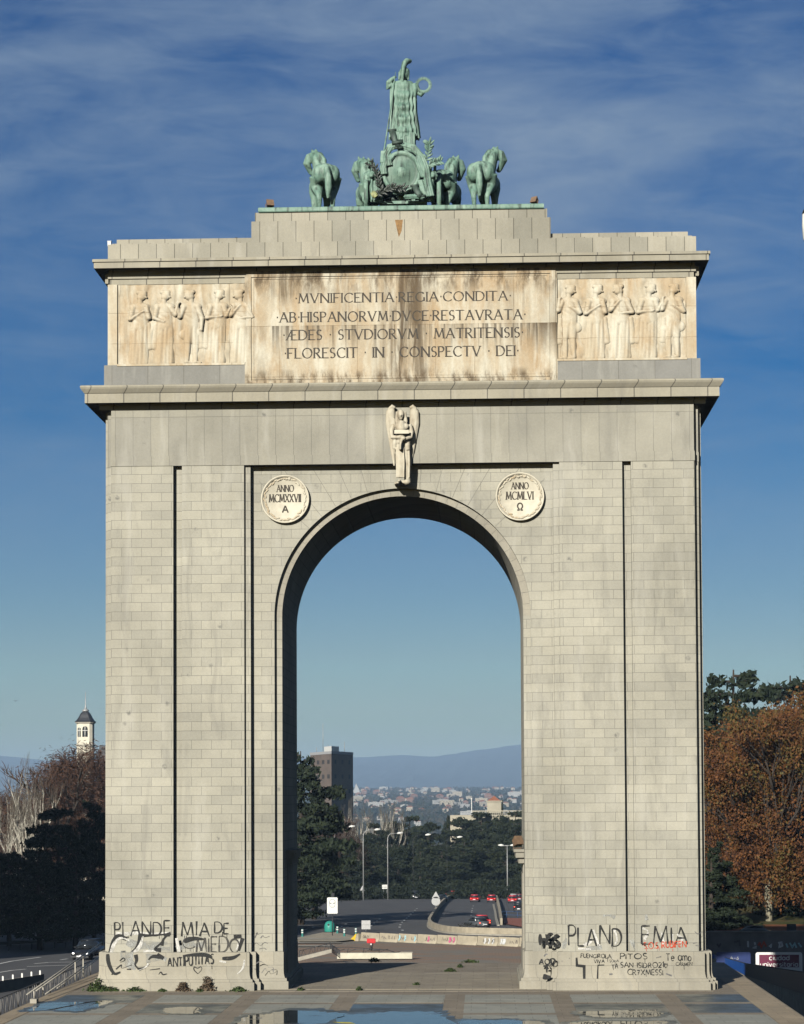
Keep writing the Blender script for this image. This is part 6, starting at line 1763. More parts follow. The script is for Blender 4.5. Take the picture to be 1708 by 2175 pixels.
for f, u in ((1.22, 0), (1.0, .14), (.80, .38), (.62, .68), (.44, .9), (.16, 1.0)):
    P8.append([(x, y, zt_ + .22 + hcap*u) for x, y in octo(cx_, Yb+hw, (hw+.05)*f, cham*f)])
vs = [v for ring_ in P8 for v in ring_]; fs = [(i*8+k, i*8+(k+1) % 8, (i+1)*8+(k+1) % 8, (i+1)*8+k) for i in range(5) for k in range(8)] + [tuple(range(40, 48))]
m.add(vs, fs); m.build('roof', slate, bt)
m = MB(); zc = zt_ + .22 + hcap; tp = PY(181, 1468, Yb).z
m.lathe([(.75, -.05), (.75, .25), (.35, .45), (.18, .9), (.10, 1.5), (.05, tp-zc)], (cx_, Yb+hw, zc), 10); m.build('spire', M['metal_grey'], bt)
for sx, nm in ((.12*hw, 1), (-.62*hw, .55)):
    wz0, wz1 = PY(186, 1565, Yb).z, PY(186, 1548, Yb).z; ww = .58*nm
    m = MB(); m.prism([(cx_+sx+ww*c_, wz1+ww*s_) for c_, s_ in [(math.cos(math.pi*k/8), math.sin(math.pi*k/8)) for k in range(9)]] + [(cx_+sx-ww, wz0), (cx_+sx+ww, wz0)], Yb-.05, Yb-.02); wd = m.build('window', GLASS, bt)
    m = MB(); m.box(cx_+sx-.05, cx_+sx+.05, Yb-.09, Yb-.05, wz0, wz1+ww); m.box(cx_+sx-ww, cx_+sx+ww, Yb-.08, Yb-.05, wz1-.4, wz1-.3); m.build('frame', M['white_metal'], wd, (cx_, Yb, zb_))
ch = thing('church_nave', 'steep slate roof of the church below the bell tower, mostly behind the arch', 'church', (cx_+8, Yb+4, zb_))
m = MB(); zr = PY(203, 1572, Yb).z - 1.0
m.prism([(cx_+2.2, zr-7), (cx_+16, zr-7), (cx_+16, zr-3), (cx_+3.2, zr)], Yb+1, Yb+8); m.build('roof', slate, ch)
m = MB(); m.box(cx_+2.6, cx_+16, Yb+1.3, Yb+8, zb_-1, zr-7); m.build('wall', plain('cream_render', (0.46,0.41,0.31), .9, .15, .5), ch)

# right edge of the picture
cedar(0, 1552, 1404, 292, 'tall cedar with a tufted top just right of the arch', wide=1.0)
cedar(3, 1690, 1418, 318, 'tall cedar behind the brown plane tree, its flat top cut by the right edge', wide=1.0)
cedar(3, 1612, 1490, 325, 'cedar filling the gap between the two tall ones on the right', wide=1.0)
def plane_tree(seed, h, r, n=26000):
    rs = np.random.RandomState(seed); a, b = MB(), MB(); tips = []
    tk = MB(); tk.tube([(0,0,-.3), (.1,0,h*.10), (-.12,.1,h*.18), (.06,0,h*.26)], [h*.024, h*.018, h*.021, h*.016], 10)
    for k in range(4):
        an = 2*math.pi*k/4 + rs.uniform(-.4, .4)
        grow(a, b, (.06, 0, h*.25), Vector((.42*math.cos(an), .42*math.sin(an), 1)).normalized(), h*.24, h*.0105, 5, rs, .35, .5, tips, .74)
    T = np.array(tips); 
    C = []
    for q in T[rs.choice(len(T), min(len(T), 210), False)]:
        m = rs.randint(90, 190); C.append(q[None] + rs.normal(size=(m, 3))*np.array([.66, .66, .46]))
    for k in range(120):                                             # lower boughs hanging round the trunk
        an = rs.uniform(0, 6.28); rr = r*rs.uniform(.25, .95); z = h*rs.uniform(.16, .62)
        C.append(np.array([rr*math.cos(an), rr*math.sin(an), z])[None] + rs.normal(size=(130, 3))*np.array([.62, .62, .5]))
    return tk.mesh('trunk'), a.mesh('limb'), b.mesh('twig'), leaves_mesh('crown', np.concatenate(C), .245, seed, elong=1.25)
PT = [plane_tree(61, 22, 6.5), plane_tree(62, 22, 6.5)]
for v, px, py, Y, w_, lab in ((0, 1632, 1486, 243, .86, 'brown-leaved plane tree with a pale mottled trunk right of the arch'), (1, 1722, 1446, 262, 1.0, 'rust-brown plane tree at the right edge, its trunk outside the picture'), (1, 1548, 1580, 276, .85, 'smaller rust-brown tree against the right side of the arch'), (1, 1662, 1462, 272, .9, 'rust-brown plane tree behind the pale-trunked one')):
    g = ground_at(px, Y); src = PT[v]; zmax = max(v_.co.z for v_ in src[3].vertices); s = height_to(px, py, Y)/zmax
    put_tree('plane_tree', lab, g, [('trunk', src[0], M['bark_pale']), ('limb', src[1], M['bark']), ('twig', src[2], M['bark']), ('crown', src[3], M['plane'])], rz=px*.7, scale=(s*w_, s*w_, s))
cedar(2, 1532, 1776, 236, 'dark low conifer on the grass bank beside the right pier', wide=1.7)
cedar(2, 1508, 1800, 232, 'dark conifer half hidden by the right edge of the arch', wide=1.6)
cedar(0, 1700, 1800, 252, 'dark evergreen behind the pale trunk at the right edge', wide=1.1)
cedar(1, 1668, 1850, 250, 'low dark evergreen right of the pale trunk', wide=1.6)
# ------------------------------------------------------------------ graffiti on the plinths
VL = zp(380, 3600, .5094); VR = zp(2050, 3600, .5269)
YWALL, YDADO = AY - .004, AY - .278
def flare(Y):
    if abs(Y - YDADO) > .01: return lambda x, z, y: (x, y, z)
    return lambda x, z, y: (x, y - float(np.interp(z, [Z_BLOCK+.16, Z_BLOCK+.25, Z_BLOCK+.38, Z_BLOCK+.56], [.09, .05, .018, 0])), z)
def gx(V, Y): return lambda q: (lambda p: (p.x, p.z))(PY(*V(*q), Y))
def spray(V, Y, lines, w, mat, name='graffiti', lift=0.0, sharp=False):
    m = MB(); f = gx(V, Y); fl = flare(Y)
    for k, ln in enumerate(lines):
        P = [f(q) for q in ln]
        if sharp: P = [tuple(P[i][j] + (P[i+1][j]-P[i][j])*u/8 for j in (0, 1)) for i in range(len(P)-1) for u in range(8)] + [P[-1]]
        elif len(P) > 2:                                            # smooth the stroke
            for _ in range(2): P = [P[0]] + [((P[i][0]*a + P[i+1][0]*(1-a)), (P[i][1]*a + P[i+1][1]*(1-a))) for i in range(len(P)-1) for a in (.75, .25)] + [P[-1]]
        strip(m, P, w, Y - lift - .0015*(k % 9), fl, lambda t, u: w*(.75 + .35*math.sin(u*5 + k)))
    o = m.build(name, mat, arch); o['kind'] = 'stuff' if len(lines) > 3 else ''
    if not o['kind']: del o['kind']
    return o
def scrawl(V, Y, s, x0, x1, yb, yt, mat, wt=.13, seed=1, jit=.10, drift=0, lift=.004):
    m = MB(); f = gx(V, Y); a, b, t_ = f((x0, yb)), f((x1, yb)), f((x0, yt))
    write(m, s, a[0], b[0], a[1], t_[1]-a[1], Y - lift, fx=flare(Y), wt=wt, jit=jit, seed=seed, drift=drift)
    rd = random.Random(seed*7)
    for k in range(3 if a[1] > 2.0 else 1):                            # runs of paint
        x = a[0] + (b[0]-a[0])*rd.random(); z = a[1] + rd.uniform(0, .1); strip(m, [(x, z), (x+.01, z-rd.uniform(.08, .3))], .022, Y - lift - .012, flare(Y))
    return m.build('graffiti', mat, arch)
BK = M['spray_black']; GREY = paint('spray_mid_grey', (0.16,0.155,0.15), 0.3, 2.2); WH = paint('spray_dull_white', (0.60,0.58,0.53), 0.35, 2.2); PALE = paint('spray_pale_grey', (0.36,0.36,0.33), 0.05, 2.2); BLK2 = paint('spray_faded_black', (0.07,0.066,0.06), 0.3, 2.2)
spray(VL, YWALL, [[(250,330),(330,360),(480,350),(570,340)], [(420,390),(520,380),(590,385)], [(640,390),(720,360),(860,350)], [(690,330),(780,330)]], .40, PALE)
spray(VL, YDADO, [[(230,470),(300,520),(320,545)], [(400,460),(520,450),(560,470)], [(200,440),(300,440)]], .45, PALE)
spray(VL, YWALL, [[(165,262),(240,270),(345,258),(430,268),(590,255)], [(150,300),(125,360),(118,405)], [(380,405),(440,400),(500,405)], [(640,300),(660,410)], [(270,318),(200,290),(150,340),(128,415)], [(378,285),(355,370),(300,418)], [(1140,310),(1110,395)]], .17, WH, lift=.003)
spray(VL, YWALL, [[(250,310),(180,275),(135,330),(110,415)], [(360,262),(340,360),(280,418)], [(360,280),(440,280),(560,270),(595,262)], [(560,280),(520,340),(460,390),(520,395)], [(540,300),(525,360)], [(240,405),(205,410)], [(700,330),(770,300),(860,310)], [(1160,300),(1130,400)], [(1090,290),(1150,285)]], .21, BK, lift=.006)
spray(VL, YDADO, [[(100,425),(105,500),(150,590),(200,570)], [(320,430),(330,480),(310,510),(345,545)], [(345,545),(400,530),(420,500)], [(490,425),(540,460)], [(420,470),(450,440),(520,450)], [(690,440),(780,430),(880,430),(920,455)], [(1000,460),(1080,460),(1140,425)]], .19, BK, lift=.004)
spray(VL, YDADO, [[(1175,470),(1165,540),(1120,580)], [(420,500),(400,530),(345,552)], [(980,480),(1030,490)]], .09, WH, lift=.008)
scrawl(VL, YWALL, 'PLANDE', 155, 588, 285, 175, BK, .10, 3, lift=.012)
scrawl(VL, YWALL, 'MIA', 678, 905, 282, 165, BK, .10, 4, lift=.012)
scrawl(VL, YWALL, 'DE', 940, 1050, 262, 180, BK, .13, 5, lift=.012)
scrawl(VL, YWALL, 'C', 690, 780, 385, 300, BLK2, .13, 6, lift=.012)
scrawl(VL, YWALL, 'MIEDO', 795, 1140, 408, 295, BLK2, .11, 7, lift=.012)
scrawl(VL, YDADO, 'ANTIPUTITAS', 572, 930, 525, 455, BK, .14, 8, drift=.06, lift=.012)
spray(VL, YDADO, [[(808,580),(775,550),(778,522),(805,540),(835,520),(842,548),(808,580)]], .05, BK, lift=.012)
spray(VL, YDADO, [[(195,480),(225,450),(240,475),(200,490)], [(165,545),(215,500),(200,545),(290,510)], [(130,585),(200,565)], [(250,545),(285,545)], [(430,550),(510,540)], [(500,585),(520,560),(530,590),(565,580)]], .06, BK, lift=.012)
YREC, YREC2 = AY + .545, AY + .31
spray(VL, YREC, [[(1255,300),(1275,250),(1270,275),(1310,260)], [(1300,300),(1320,275),(1330,300),(1370,285)], [(1245,360),(1265,330),(1300,365),(1330,330),(1355,340)], [(1290,385),(1330,375),(1345,390)]], .045, GREY)
spray(VL, AY + .06, [[(1265,500),(1300,480),(1330,500)], [(1310,575),(1340,530),(1350,570),(1405,540)], [(1250,540),(1265,545)], [(1360,530),(1405,525),(1400,570)]], .045, GREY)
# right pier
spray(VR, YWALL, [[(540,345),(600,320),(590,290)], [(610,230),(660,350)], [(770,215),(800,300),(780,335)], [(990,215),(1040,240),(1000,300)], [(1130,240),(1150,340)], [(1250,260),(1300,300),(1260,330)], [(500,370),(600,375)], [(1210,260),(1215,340)]], .16, WH, lift=.003)
spray(VR, YWALL, [[(385,370),(400,320),(410,290)], [(905,300),(925,380)], [(560,370),(680,360)], [(690,120),(740,115),(780,135)], [(1015,110),(1020,155)]], .22, PALE)
scrawl(VR, YWALL, 'PLAND', 428, 832, 345, 205, BK, .085, 11, lift=.010)
scrawl(VR, YWALL, 'EMIA', 982, 1332, 338, 205, BK, .09, 12, lift=.010)
scrawl(VR, YWALL, 'HSS', 212, 350, 345, 265, BK, .30, 13, lift=.008)
scrawl(VR, YWALL, 'S.O.S RUBIFEN', 998, 1320, 372, 326, gcol['red'], .16, 14, drift=.05, lift=.013)
spray(VR, YWALL, [[(1385,240),(1410,265),(1440,240)], [(1440,235),(1448,275)], [(1370,330),(1400,325)], [(1390,345),(1420,350)]], .04, GREY, lift=.008)
spray(VR, YDADO, [[(487,438),(490,498),(545,504),(545,608),(645,610),(650,496),(697,494)]], .13, BK, lift=.008, sharp=True)
scrawl(VR, YDADO, 'FUENGIROLA', 520, 750, 438, 409, BK, .18, 15, drift=-.03)
scrawl(VR, YDADO, 'VIVA', 620, 700, 479, 452, BK, .17, 16)
scrawl(VR, YDADO, 'PITOS', 820, 1020, 450, 410, BK, .17, 17)
scrawl(VR, YDADO, 'Te amo', 1168, 1358, 462, 408, BK, .12, 18)
scrawl(VR, YDADO, 'CARMEN', 1242, 1364, 500, 475, BK, .17, 19)
scrawl(VR, YDADO, 'SAN ISIDRO21', 822, 1148, 514, 476, BK, .15, 20)
spray(VR, YDADO, [[(1165,518),(1150,495),(1158,482),(1166,492),(1176,482),(1180,496),(1165,518)]], .05, BK, lift=.008)
scrawl(VR, YDADO, 'SORIA', 738, 806, 473, 455, BLK2, .2, 21)
scrawl(VR, YDADO, 'YA', 756, 800, 520, 485, BK, .15, 22)
scrawl(VR, YDADO, 'CR7XMESSI', 876, 1142, 570, 531, BK, .15, 23)
scrawl(VR, YDADO, 'AOD', 206, 326, 492, 448, BK, .22, 24)
spray(VR, YDADO, [[(235,503),(282,500)], [(260,500),(262,552)]], .13, BK, lift=.008)
spray(VR, YDADO, [[(232,580),(262,588),(293,582)]], .26, BK, lift=.009)
spray(VR, YDADO, [[(240,430),(255,410),(268,415)], [(374,466),(380,467)], [(735,565),(760,562)], [(1165,560),(1210,575)], [(1090,440),(1130,430)], [(430,440),(436,445)]], .08, GREY, lift=.006)

# weeds along the foot of the piers
def weed(px, py, w_, h_, lab, mat='shrub', n=260, Y=None, seed=1, grp='weeds growing at the foot of the arch'):
    p = PZ(px, py, 0); rs = np.random.RandomState(seed)
    C = np.abs(rs.normal(size=(n, 3)))*np.array([0, 0, h_*.5]) + rs.normal(size=(n, 3))*np.array([w_*.4, .12, .0]); C[:, 2] = np.minimum(C[:, 2]*(1.15 - np.minimum(np.abs(C[:, 0])/w_, .9)), h_)
    C[:, :2] *= 1
    t_ = thing('weed', lab, 'plant', tuple(p), grp, local=True)
    me = leaves_mesh('foliage', C, .10, seed, elong=2.2); me.materials.append(M[mat]); o = bpy.data.objects.new('foliage', me); COL.objects.link(o); o.parent = t_
    st = MB()
    for k in range(7): st.tube([(rs.normal()*w_*.12, 0, 0), (rs.normal()*w_*.3, rs.normal()*.05, h_*rs.uniform(.5, .95))], .008, 4)
    st.build('stem', M['twig_brown'], t_, (0,0,0))
M['weed_green'] = leaf_mat('weed_leaves', [(0.035,0.055,0.018), (0.07,0.10,0.03)]); M['weed_dry'] = leaf_mat('weed_dry', [(0.09,0.06,0.04), (0.16,0.12,0.075)])
for i, (zx, zy, w_, h_, lab, mt) in enumerate(((22, 718, .8, 1.0, 'bushy green weed at the left corner of the arch', 'weed_green'), (110, 720, 1.0, .38, 'low green weed just right of the bushy corner weed', 'weed_green'), (315, 720, .9, .35, 'low green clump of weed under the P of the left graffiti', 'weed_green'), (530, 720, .3, .2, 'tiny weed tuft at the foot of the left plinth', 'weed_green'), (690, 720, .55, .75, 'dry brownish weed left of the tallest dry one', 'weed_dry'), (885, 718, .65, 1.15, 'tallest dry brown weed in front of the left plinth', 'weed_dry'), (825, 720, .3, .2, 'small weed tuft between the two dry weeds', 'weed_green'), (1125, 720, .65, .38, 'low green weed beside the stepped corner of the left plinth', 'weed_green'))):
    weed(*VL(zx, zy), w_*.72, h_*.64, lab, mt, seed=90+i, n=420 if h_ > .7 else 220)
V4 = zp(1150, 3500, .5855)
for i, (zx, zy, w_, h_, lab) in enumerate(((1115, 660, .9, .25, 'low green weed on the paving under the middle of the arch'), (1180, 632, .35, .3, 'small weed tuft on the paving right of the middle'), (885, 755, .4, .18, 'flat weed in a joint of the threshold'), (90, 790, .4, .2, 'weed at the step beside the left pier'), (490, 790, .35, .25, 'small weed at the step left of the middle'), (1250, 596, 1.2, .2, 'row of grass tufts along the rear podium edge at the right'), (590, 590, .8, .3, 'grass tufts on the rear podium edge in the pier shadow'))):
    weed(*V4(zx, zy), w_*.42, h_*.7, lab, 'weed_green', seed=120+i, n=160, grp='weeds in the joints of the podium')

# ------------------------------------------------------------------ left side: stair rails, fence, low wall, car
M['rail_pale'] = plain('pale_steel_rail', (0.50,0.46,0.38), .5, .1, 4)
for Xp, r1, r2, posts, lab in ((-22.25, ((440,1540),(1645,697)), ((740,1532),(1612,918)), ((555,1452,1618),(1225,995,1312)), 'nearer pale steel handrail of the stair left of the arch'),
                              (-22.75, ((590,1480),(1645,733)), ((930,1437),(1612,950)), ((702,1405,1552),(1355,925,1252)), 'farther pale steel handrail of the stair left of the arch')):
    a, b = PX(*V0(*r1[0]), Xp), PX(*V0(*r1[1]), Xp)
    o = thing('handrail', lab, 'handrail', (a.x, a.y, 0), 'pale handrails left of the arch')
    m = MB(); m.tube([a, b], .035, 8); m.build('top_rail', M['rail_pale'], o)
    m = MB(); m.tube([PX(*V0(*r2[0]), Xp), PX(*V0(*r2[1]), Xp)], .03, 8); m.build('lower_rail', M['rail_pale'], o)
    for zx, t_, bt_ in posts:
        m = MB(); m.tube([PX(*V0(zx, bt_), Xp), PX(*V0(zx, t_), Xp)], .035, 8); m.build('post', M['rail_pale'], o)
o = thing('stone_block', 'small pale stone block at the foot of the near handrail', 'stone block', tuple(PX(*V0(535, 1640), -22.1)))
p = PX(*V0(535, 1640), -22.1); m = MB(); m.box(p.x-.12, p.x+.2, p.y-.1, p.y+.4, 0, .22); m.build('block', M['kerb'], o)
railing('fence', 'grey metal fence of V-shaped bars below the left edge of the podium', [Vector((-23.1, y, -.45)) for y in (96, 100, 104, 108, 112, 116, 120, 124, 128)], .95, plain('dull_metal', (0.16,0.15,0.14), .6, .2, 5), bars=.9, zig=True, cat='fence')
a, b = PG(*V0(-200, 1545)), PG(*V0(720, 1390))
lw = thing('low_wall', 'low concrete wall with short white posts along the left carriageway', 'wall', tuple(a))
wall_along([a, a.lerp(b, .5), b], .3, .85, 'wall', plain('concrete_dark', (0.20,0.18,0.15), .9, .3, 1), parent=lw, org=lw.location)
for k, zx in enumerate((40, 200, 350, 505, 650)):
    u = (zx + 200)/920.0; p = a.lerp(b, u); p.z = gz(p.y) + .85
    o = thing('delineator_post', 'short white post standing on the low wall of the left carriageway', 'post', tuple(p), 'white posts on the left low wall')
    m = MB(); m.prism([(p.x-.06, p.z), (p.x+.06, p.z), (p.x+.06, p.z+.28), (p.x+.01, p.z+.34), (p.x-.06, p.z+.31)], p.y-.05, p.y+.05); m.build('plate', M['white_metal'], o)
for ln in ([(-100,1062),(300,985),(660,935)], [(560,1042),(800,1020),(1160,1015)], [(440,1088),(800,1075),(1100,1066)], [(985,980),(1100,962)], [(-50,1190),(200,1150),(420,1130)]):  # streaks of light on the left road, laid as pale painted bands
    P = [PG(*V0(*q)) for q in ln]
    for i in range(len(P)-1): drape('lane_and_light_streak', dash(P[i], P[i+1], .14), .02, M['road_paint'])
p = PG(*V0(1432, 965)); car(0, 0, R(172), 'black', 'suv', 'black car with headlights on coming towards us left of the arch', lights='head', p=p)
gl = thing('guard_rail', 'dark guard rail along the far side of the left carriageway', 'guard rail', tuple(PG(*V0(-50, 830))))
a, b = PG(*V0(-250, 850)), PG(*V0(1250, 770)); m = MB(); m.tube([a + Vector((0,0,.75)), b + Vector((0,0,.75))], .1, 6, ell=[(.04,.16)]*2); m.build('rail', M['metal_dark'], gl)
for k in range(9):
    q = a.lerp(b, k/8); m = MB(); m.tube([q, q + Vector((0,0,.75))], .05, 5); m.build('post', M['metal_dark'], gl)

# ------------------------------------------------------------------ right side: ramp walls, street, signs, bank
m = MB(); m.add([(14.32, 60, -6.5), (129, 60, -6.5), (129, 205.2, -6.5), (14.32, 205.2, -6.5)], [(0,1,2,3)]); struct('side_street', m, M['asphalt'])
Xh = 20.3
hb = thing('blue_hoarding', 'bright blue panel wall sloping along the ramp right of the podium', 'hoarding', (Xh, 150, -6.5))
top = [PX(*V6(200, 1045), Xh), PX(*V6(262, 1062), Xh), PX(*V6(740, 1203), Xh), PX(*V6(1760, 1356), Xh)]
bot = [PX(*V6(200, 1105), Xh), PX(*V6(262, 1122), Xh), PX(*V6(740, 1392), Xh), PX(*V6(1760, 1716), Xh)]
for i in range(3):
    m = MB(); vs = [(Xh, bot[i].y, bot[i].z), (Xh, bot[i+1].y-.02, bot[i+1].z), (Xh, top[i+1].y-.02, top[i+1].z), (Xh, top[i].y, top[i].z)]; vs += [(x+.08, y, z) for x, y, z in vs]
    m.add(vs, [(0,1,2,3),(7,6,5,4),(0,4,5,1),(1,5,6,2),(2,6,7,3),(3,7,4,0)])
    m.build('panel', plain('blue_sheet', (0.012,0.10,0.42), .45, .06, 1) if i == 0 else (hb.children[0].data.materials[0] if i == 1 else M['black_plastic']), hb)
m = MB(); m.tube([p + Vector((.04, 0, .03)) for p in top], .045, 6); m.build('edge_rail', M['metal_dark'], hb)
m = MB(); m.slab([(Xh+.02, bot[0].y), (Xh+.02, bot[3].y), (Xh+.3, bot[3].y), (Xh+.3, bot[0].y)], -6.6, lambda p: float(np.interp(p[1], [bot[3].y, bot[2].y, bot[0].y], [bot[3].z, bot[2].z, bot[0].z]))); m.build('kerb_wall', M['concrete'], hb)
P = [Vector((PR + .12, y, -.9)) for y in (88, 93, 98, 103, 108, 113, 118)]
railing('railing', 'black bar railing below the right edge of the podium', P, .75, M['metal_dark'], bars=.35, rails=1)
# embankment with upper road, leaf litter, grass
xr0, xr1 = BX(1440, 205), 110
m = MB(); m.box(xr0, xr1, 205.4, 229, -7, -3.85); struct('upper_road', m, M['asphalt'])
t = NT('leaf_litter'); n = t.noise(1.6, t.mapv((.5,1,1)), 7, .75); M['litter'] = t.done(t.mix(t.rng(n, .4, .6), (0.30,0.115,0.045), (0.15,0.055,0.025)), .95, .1)
m = MB(); m.add([(xr0, 229, -3.87), (xr1, 229, -3.87), (xr1, 238.5, -3.72), (xr0, 238.5, -3.72), (xr1, 229, -7), (xr0, 229, -7)], [(0,1,2,3),(0,5,4,1)]); o = m.build('leaf_litter', M['litter']); tag(o, 'strip of fallen orange leaves along the foot of the grass bank', 'fallen leaves', kind='stuff')
t = NT('grass_bank'); n = t.noise(.5, t.obj, 7, .7); n2 = t.noise(4, t.obj, 6, .75); c = t.mix(t.rng(n, .42, .62), (0.065,0.072,0.022), (0.12,0.085,0.035)); M['bank'] = t.done(t.mix(t.rng(n2, .5, .7, 0, .6), c, (0.03,0.032,0.012)), .95, .1)
m = MB(); m.add([(xr0, 238.5, -3.74), (xr1, 238.5, -3.74), (xr1, 262, -2.9), (xr0, 262, -2.9), (xr1, 330, gz(330)+.2), (xr0, 330, gz(330)+.2)], [(0,1,2,3),(3,2,4,5)]); struct('grass_bank', m, M['bank'])
zt_ = PY(1600, 1980.5, 205).z
uw = thing('retaining_wall', 'long dark retaining wall with faint graffiti under the right-hand trees', 'wall', (30, 205, -4.4))
m = MB(); m.box(xr0, xr1, 204.9, 205.38, -6.8, zt_); m.box(14.0, 14.28, 133.1, 204.9, -6.8, -4.1); m.build('wall', plain('dirty_concrete', (0.17,0.155,0.145), .9, .35, .7), uw)
m = MB(); m.box(xr0, xr1, 204.8, 205.45, zt_, zt_+.12); m.build('coping', plain('coping_stone', (0.2,0.18,0.16), .9, .25, 1), uw)
for cn, lines in (('white', [[(780,830),(785,930)], [(890,850),(910,920),(870,940),(920,945)], [(1270,860),(1330,850),(1340,910),(1290,930),(1300,860)], [(1120,920),(1160,890),(1150,940)]]), ('red', [[(960,850),(1000,930),(1040,850),(1080,920)], [(940,900),(990,860)]]), ('blue', [[(1400,870),(1430,940)], [(1460,860),(1500,930),(1540,870),(1570,940)], [(1600,860),(1650,930)]]), ('dark', [[(560,850),(640,830),(650,910)], [(280,880),(310,920),(340,870)]])):
    m = MB()
    for k, ln in enumerate(lines):
        P = [(lambda p: (p.x, p.z))(PY(*V6(*q), 204.88)) for q in ln]; strip(m, P, .16, 204.88 - .003*k, lambda x, z, y: (x, y, z))
    m.build('graffiti', gcol[cn], uw)
p = PY(*V6(850, 690), 214); car(0, 0, R(90), 'black', 'saloon', 'dark car on the upper road above the retaining wall at the right', lights='none', p=Vector((p.x, 214, -3.85)))
Yg = 226.0; c = PY(*V6(1487, 620), Yg); s_ = thing('notice_board', 'small dark notice board on a post by the fallen leaves', 'sign', (c.x, Yg, -3.86))
m = MB(); m.box(c.x-.48, c.x+.48, Yg-.05, Yg, c.z-.42, c.z+.42); m.build('board', M['black_plastic'], s_)
m = MB(); m.box(c.x-.06, c.x+.06, Yg, Yg+.08, -3.9, c.z+.3); m.build('post', M['black_plastic'], s_)
# two signs on the street below
Yq = 184.0
def board(x0, y0, x1, y1, Y, V=V6):
    a, b = PY(*V(x0, y1), Y), PY(*V(x1, y0), Y); return a.x, b.x, a.z, b.z
X0, X1, Z0, Z1 = board(908, 1012, 1660, 1345, Yq)
s_ = thing('district_sign', 'white framed sign with a wine-red field reading ciudad universitaria', 'sign', ((X0+X1)/2, Yq, -6.5))
def rrect(x0, x1, z0, z1, r, n=5):
    P = []
    for cx, cz, a0 in ((x1-r, z1-r, 0), (x0+r, z1-r, 90), (x0+r, z0+r, 180), (x1-r, z0+r, 270)):
        P += [(cx + r*math.cos(R(a0+90*k/n)), cz + r*math.sin(R(a0+90*k/n))) for k in range(n+1)]
    return P
m = MB(); m.prism(rrect(X0, X1, Z0-.35, Z1, .18), Yq-.05, Yq); bd = m.build('board', M['white_metal'], s_)
x0, x1, z0, z1 = board(965, 1052, 1610, 1258, Yq-.06)
m = MB(); m.box(x0, x1, Yq-.060, Yq-.052, z0, z1); m.build('red_field', plain('wine_red', (0.14,0.012,0.045), .5, .08), bd, ((X0+X1)/2, Yq, -6.5))
m = MB(); f6 = gx(V6, Yq-.06)
a, b, c = f6((1130, 1138)), f6((1450, 1138)), f6((1130, 1065)); write(m, 'ciudad', a[0], b[0], a[1], (c[1]-a[1])/.98, Yq-.063, wt=.17)
a, b, c = f6((985, 1245)), f6((1590, 1245)), f6((985, 1172)); write(m, 'universitaria', a[0], b[0], a[1], (c[1]-a[1])/.98, Yq-.063, wt=.17)
m.build('lettering', M['white_metal'], bd, ((X0+X1)/2, Yq, -6.5))
for xx in (X0+.5, X1-.5):
    m = MB(); m.tube([(xx, Yq+.06, -6.5), (xx, Yq+.06, Z1-.1)], .05, 8); m.build('post', M['metal_grey'], s_)
X0, X1, Z0, Z1 = board(268, 1008, 822, 1330, Yq+4)
s_ = thing('direction_sign', 'dark blue road sign with rounded corners left of the wine-red one', 'sign', ((X0+X1)/2, Yq+4, -6.5))
m = MB(); m.prism(rrect(X0, X1, Z0, Z1, .18), Yq+3.95, Yq+4); m.prism(rrect(X0+.06, X1-.06, Z0+.06, Z1-.06, .14), Yq+3.942, Yq+3.949); m.build('board', plain('sign_blue', (0.012,0.03,0.13), .45, .08), s_)
m = MB(); a, b = gx(V6, Yq+3.9)((490, 1130)), gx(V6, Yq+3.9)((630, 1130)); write(m, 'A-6', a[0], b[0], a[1], .24, Yq+3.935, wt=.16); m.build('lettering', M['metal_grey'], s_)
for xx in (X0+.4, X1-.4):
    m = MB(); m.tube([(xx, Yq+4.06, -6.5), (xx, Yq+4.06, Z1-.1)], .05, 8); m.build('post', M['metal_grey'], s_)
# lantern just entering the picture at the right
Yl = 60.0; c = PY(1722, 480, Yl)
s_ = thing('street_lantern', 'white street lantern with black cap and foot cut off by the right edge', 'street lamp', (c.x, Yl, gz(Yl)))
m = MB(); m.lathe([(.16, -.42), (.21, -.36), (.235, 0), (.225, .33), (.15, .36)], (c.x, Yl, c.z), 20); m.build('lamp_glass', M['white_metal'], s_)
m = MB(); m.lathe([(.235, .33), (.20, .44), (.05, .52)], (c.x, Yl, c.z), 20); m.lathe([(.05, -.72), (.12, -.62), (.17, -.42), (.1, -.41)], (c.x, Yl, c.z), 16); m.build('lamp_cap', M['black_plastic'], s_)
m = MB(); m.tube([(c.x, Yl, gz(Yl)), (c.x, Yl, c.z-.6)], [.12, .06], 10); m.build('pole', M['metal_dark'], s_)

# birds
for px, py, lab in ((33, 1489, 'tiny dark bird flying high above the left trees'), (93.5, 1594, 'tiny dark bird flying near the bare white poplar')):
    Yv = 230.0; c = PY(px, py, Yv); m = MB()
    m.tube([c + Vector((0,-.14,-.01)), c, c + Vector((0,.16,.02))], [.015,.05,.01], 6)
    for s in (-1, 1): m.tube([c, c + Vector((s*.14, .02, .07)), c + Vector((s*.30, -.03, .03))], .04, 5, ell=[(.06,.015),(.05,.012),(.01,.005)])
    tag(link('bird', melt(m, .015, 0, tuple(c)), M['black_plastic']), lab, 'bird').location = c

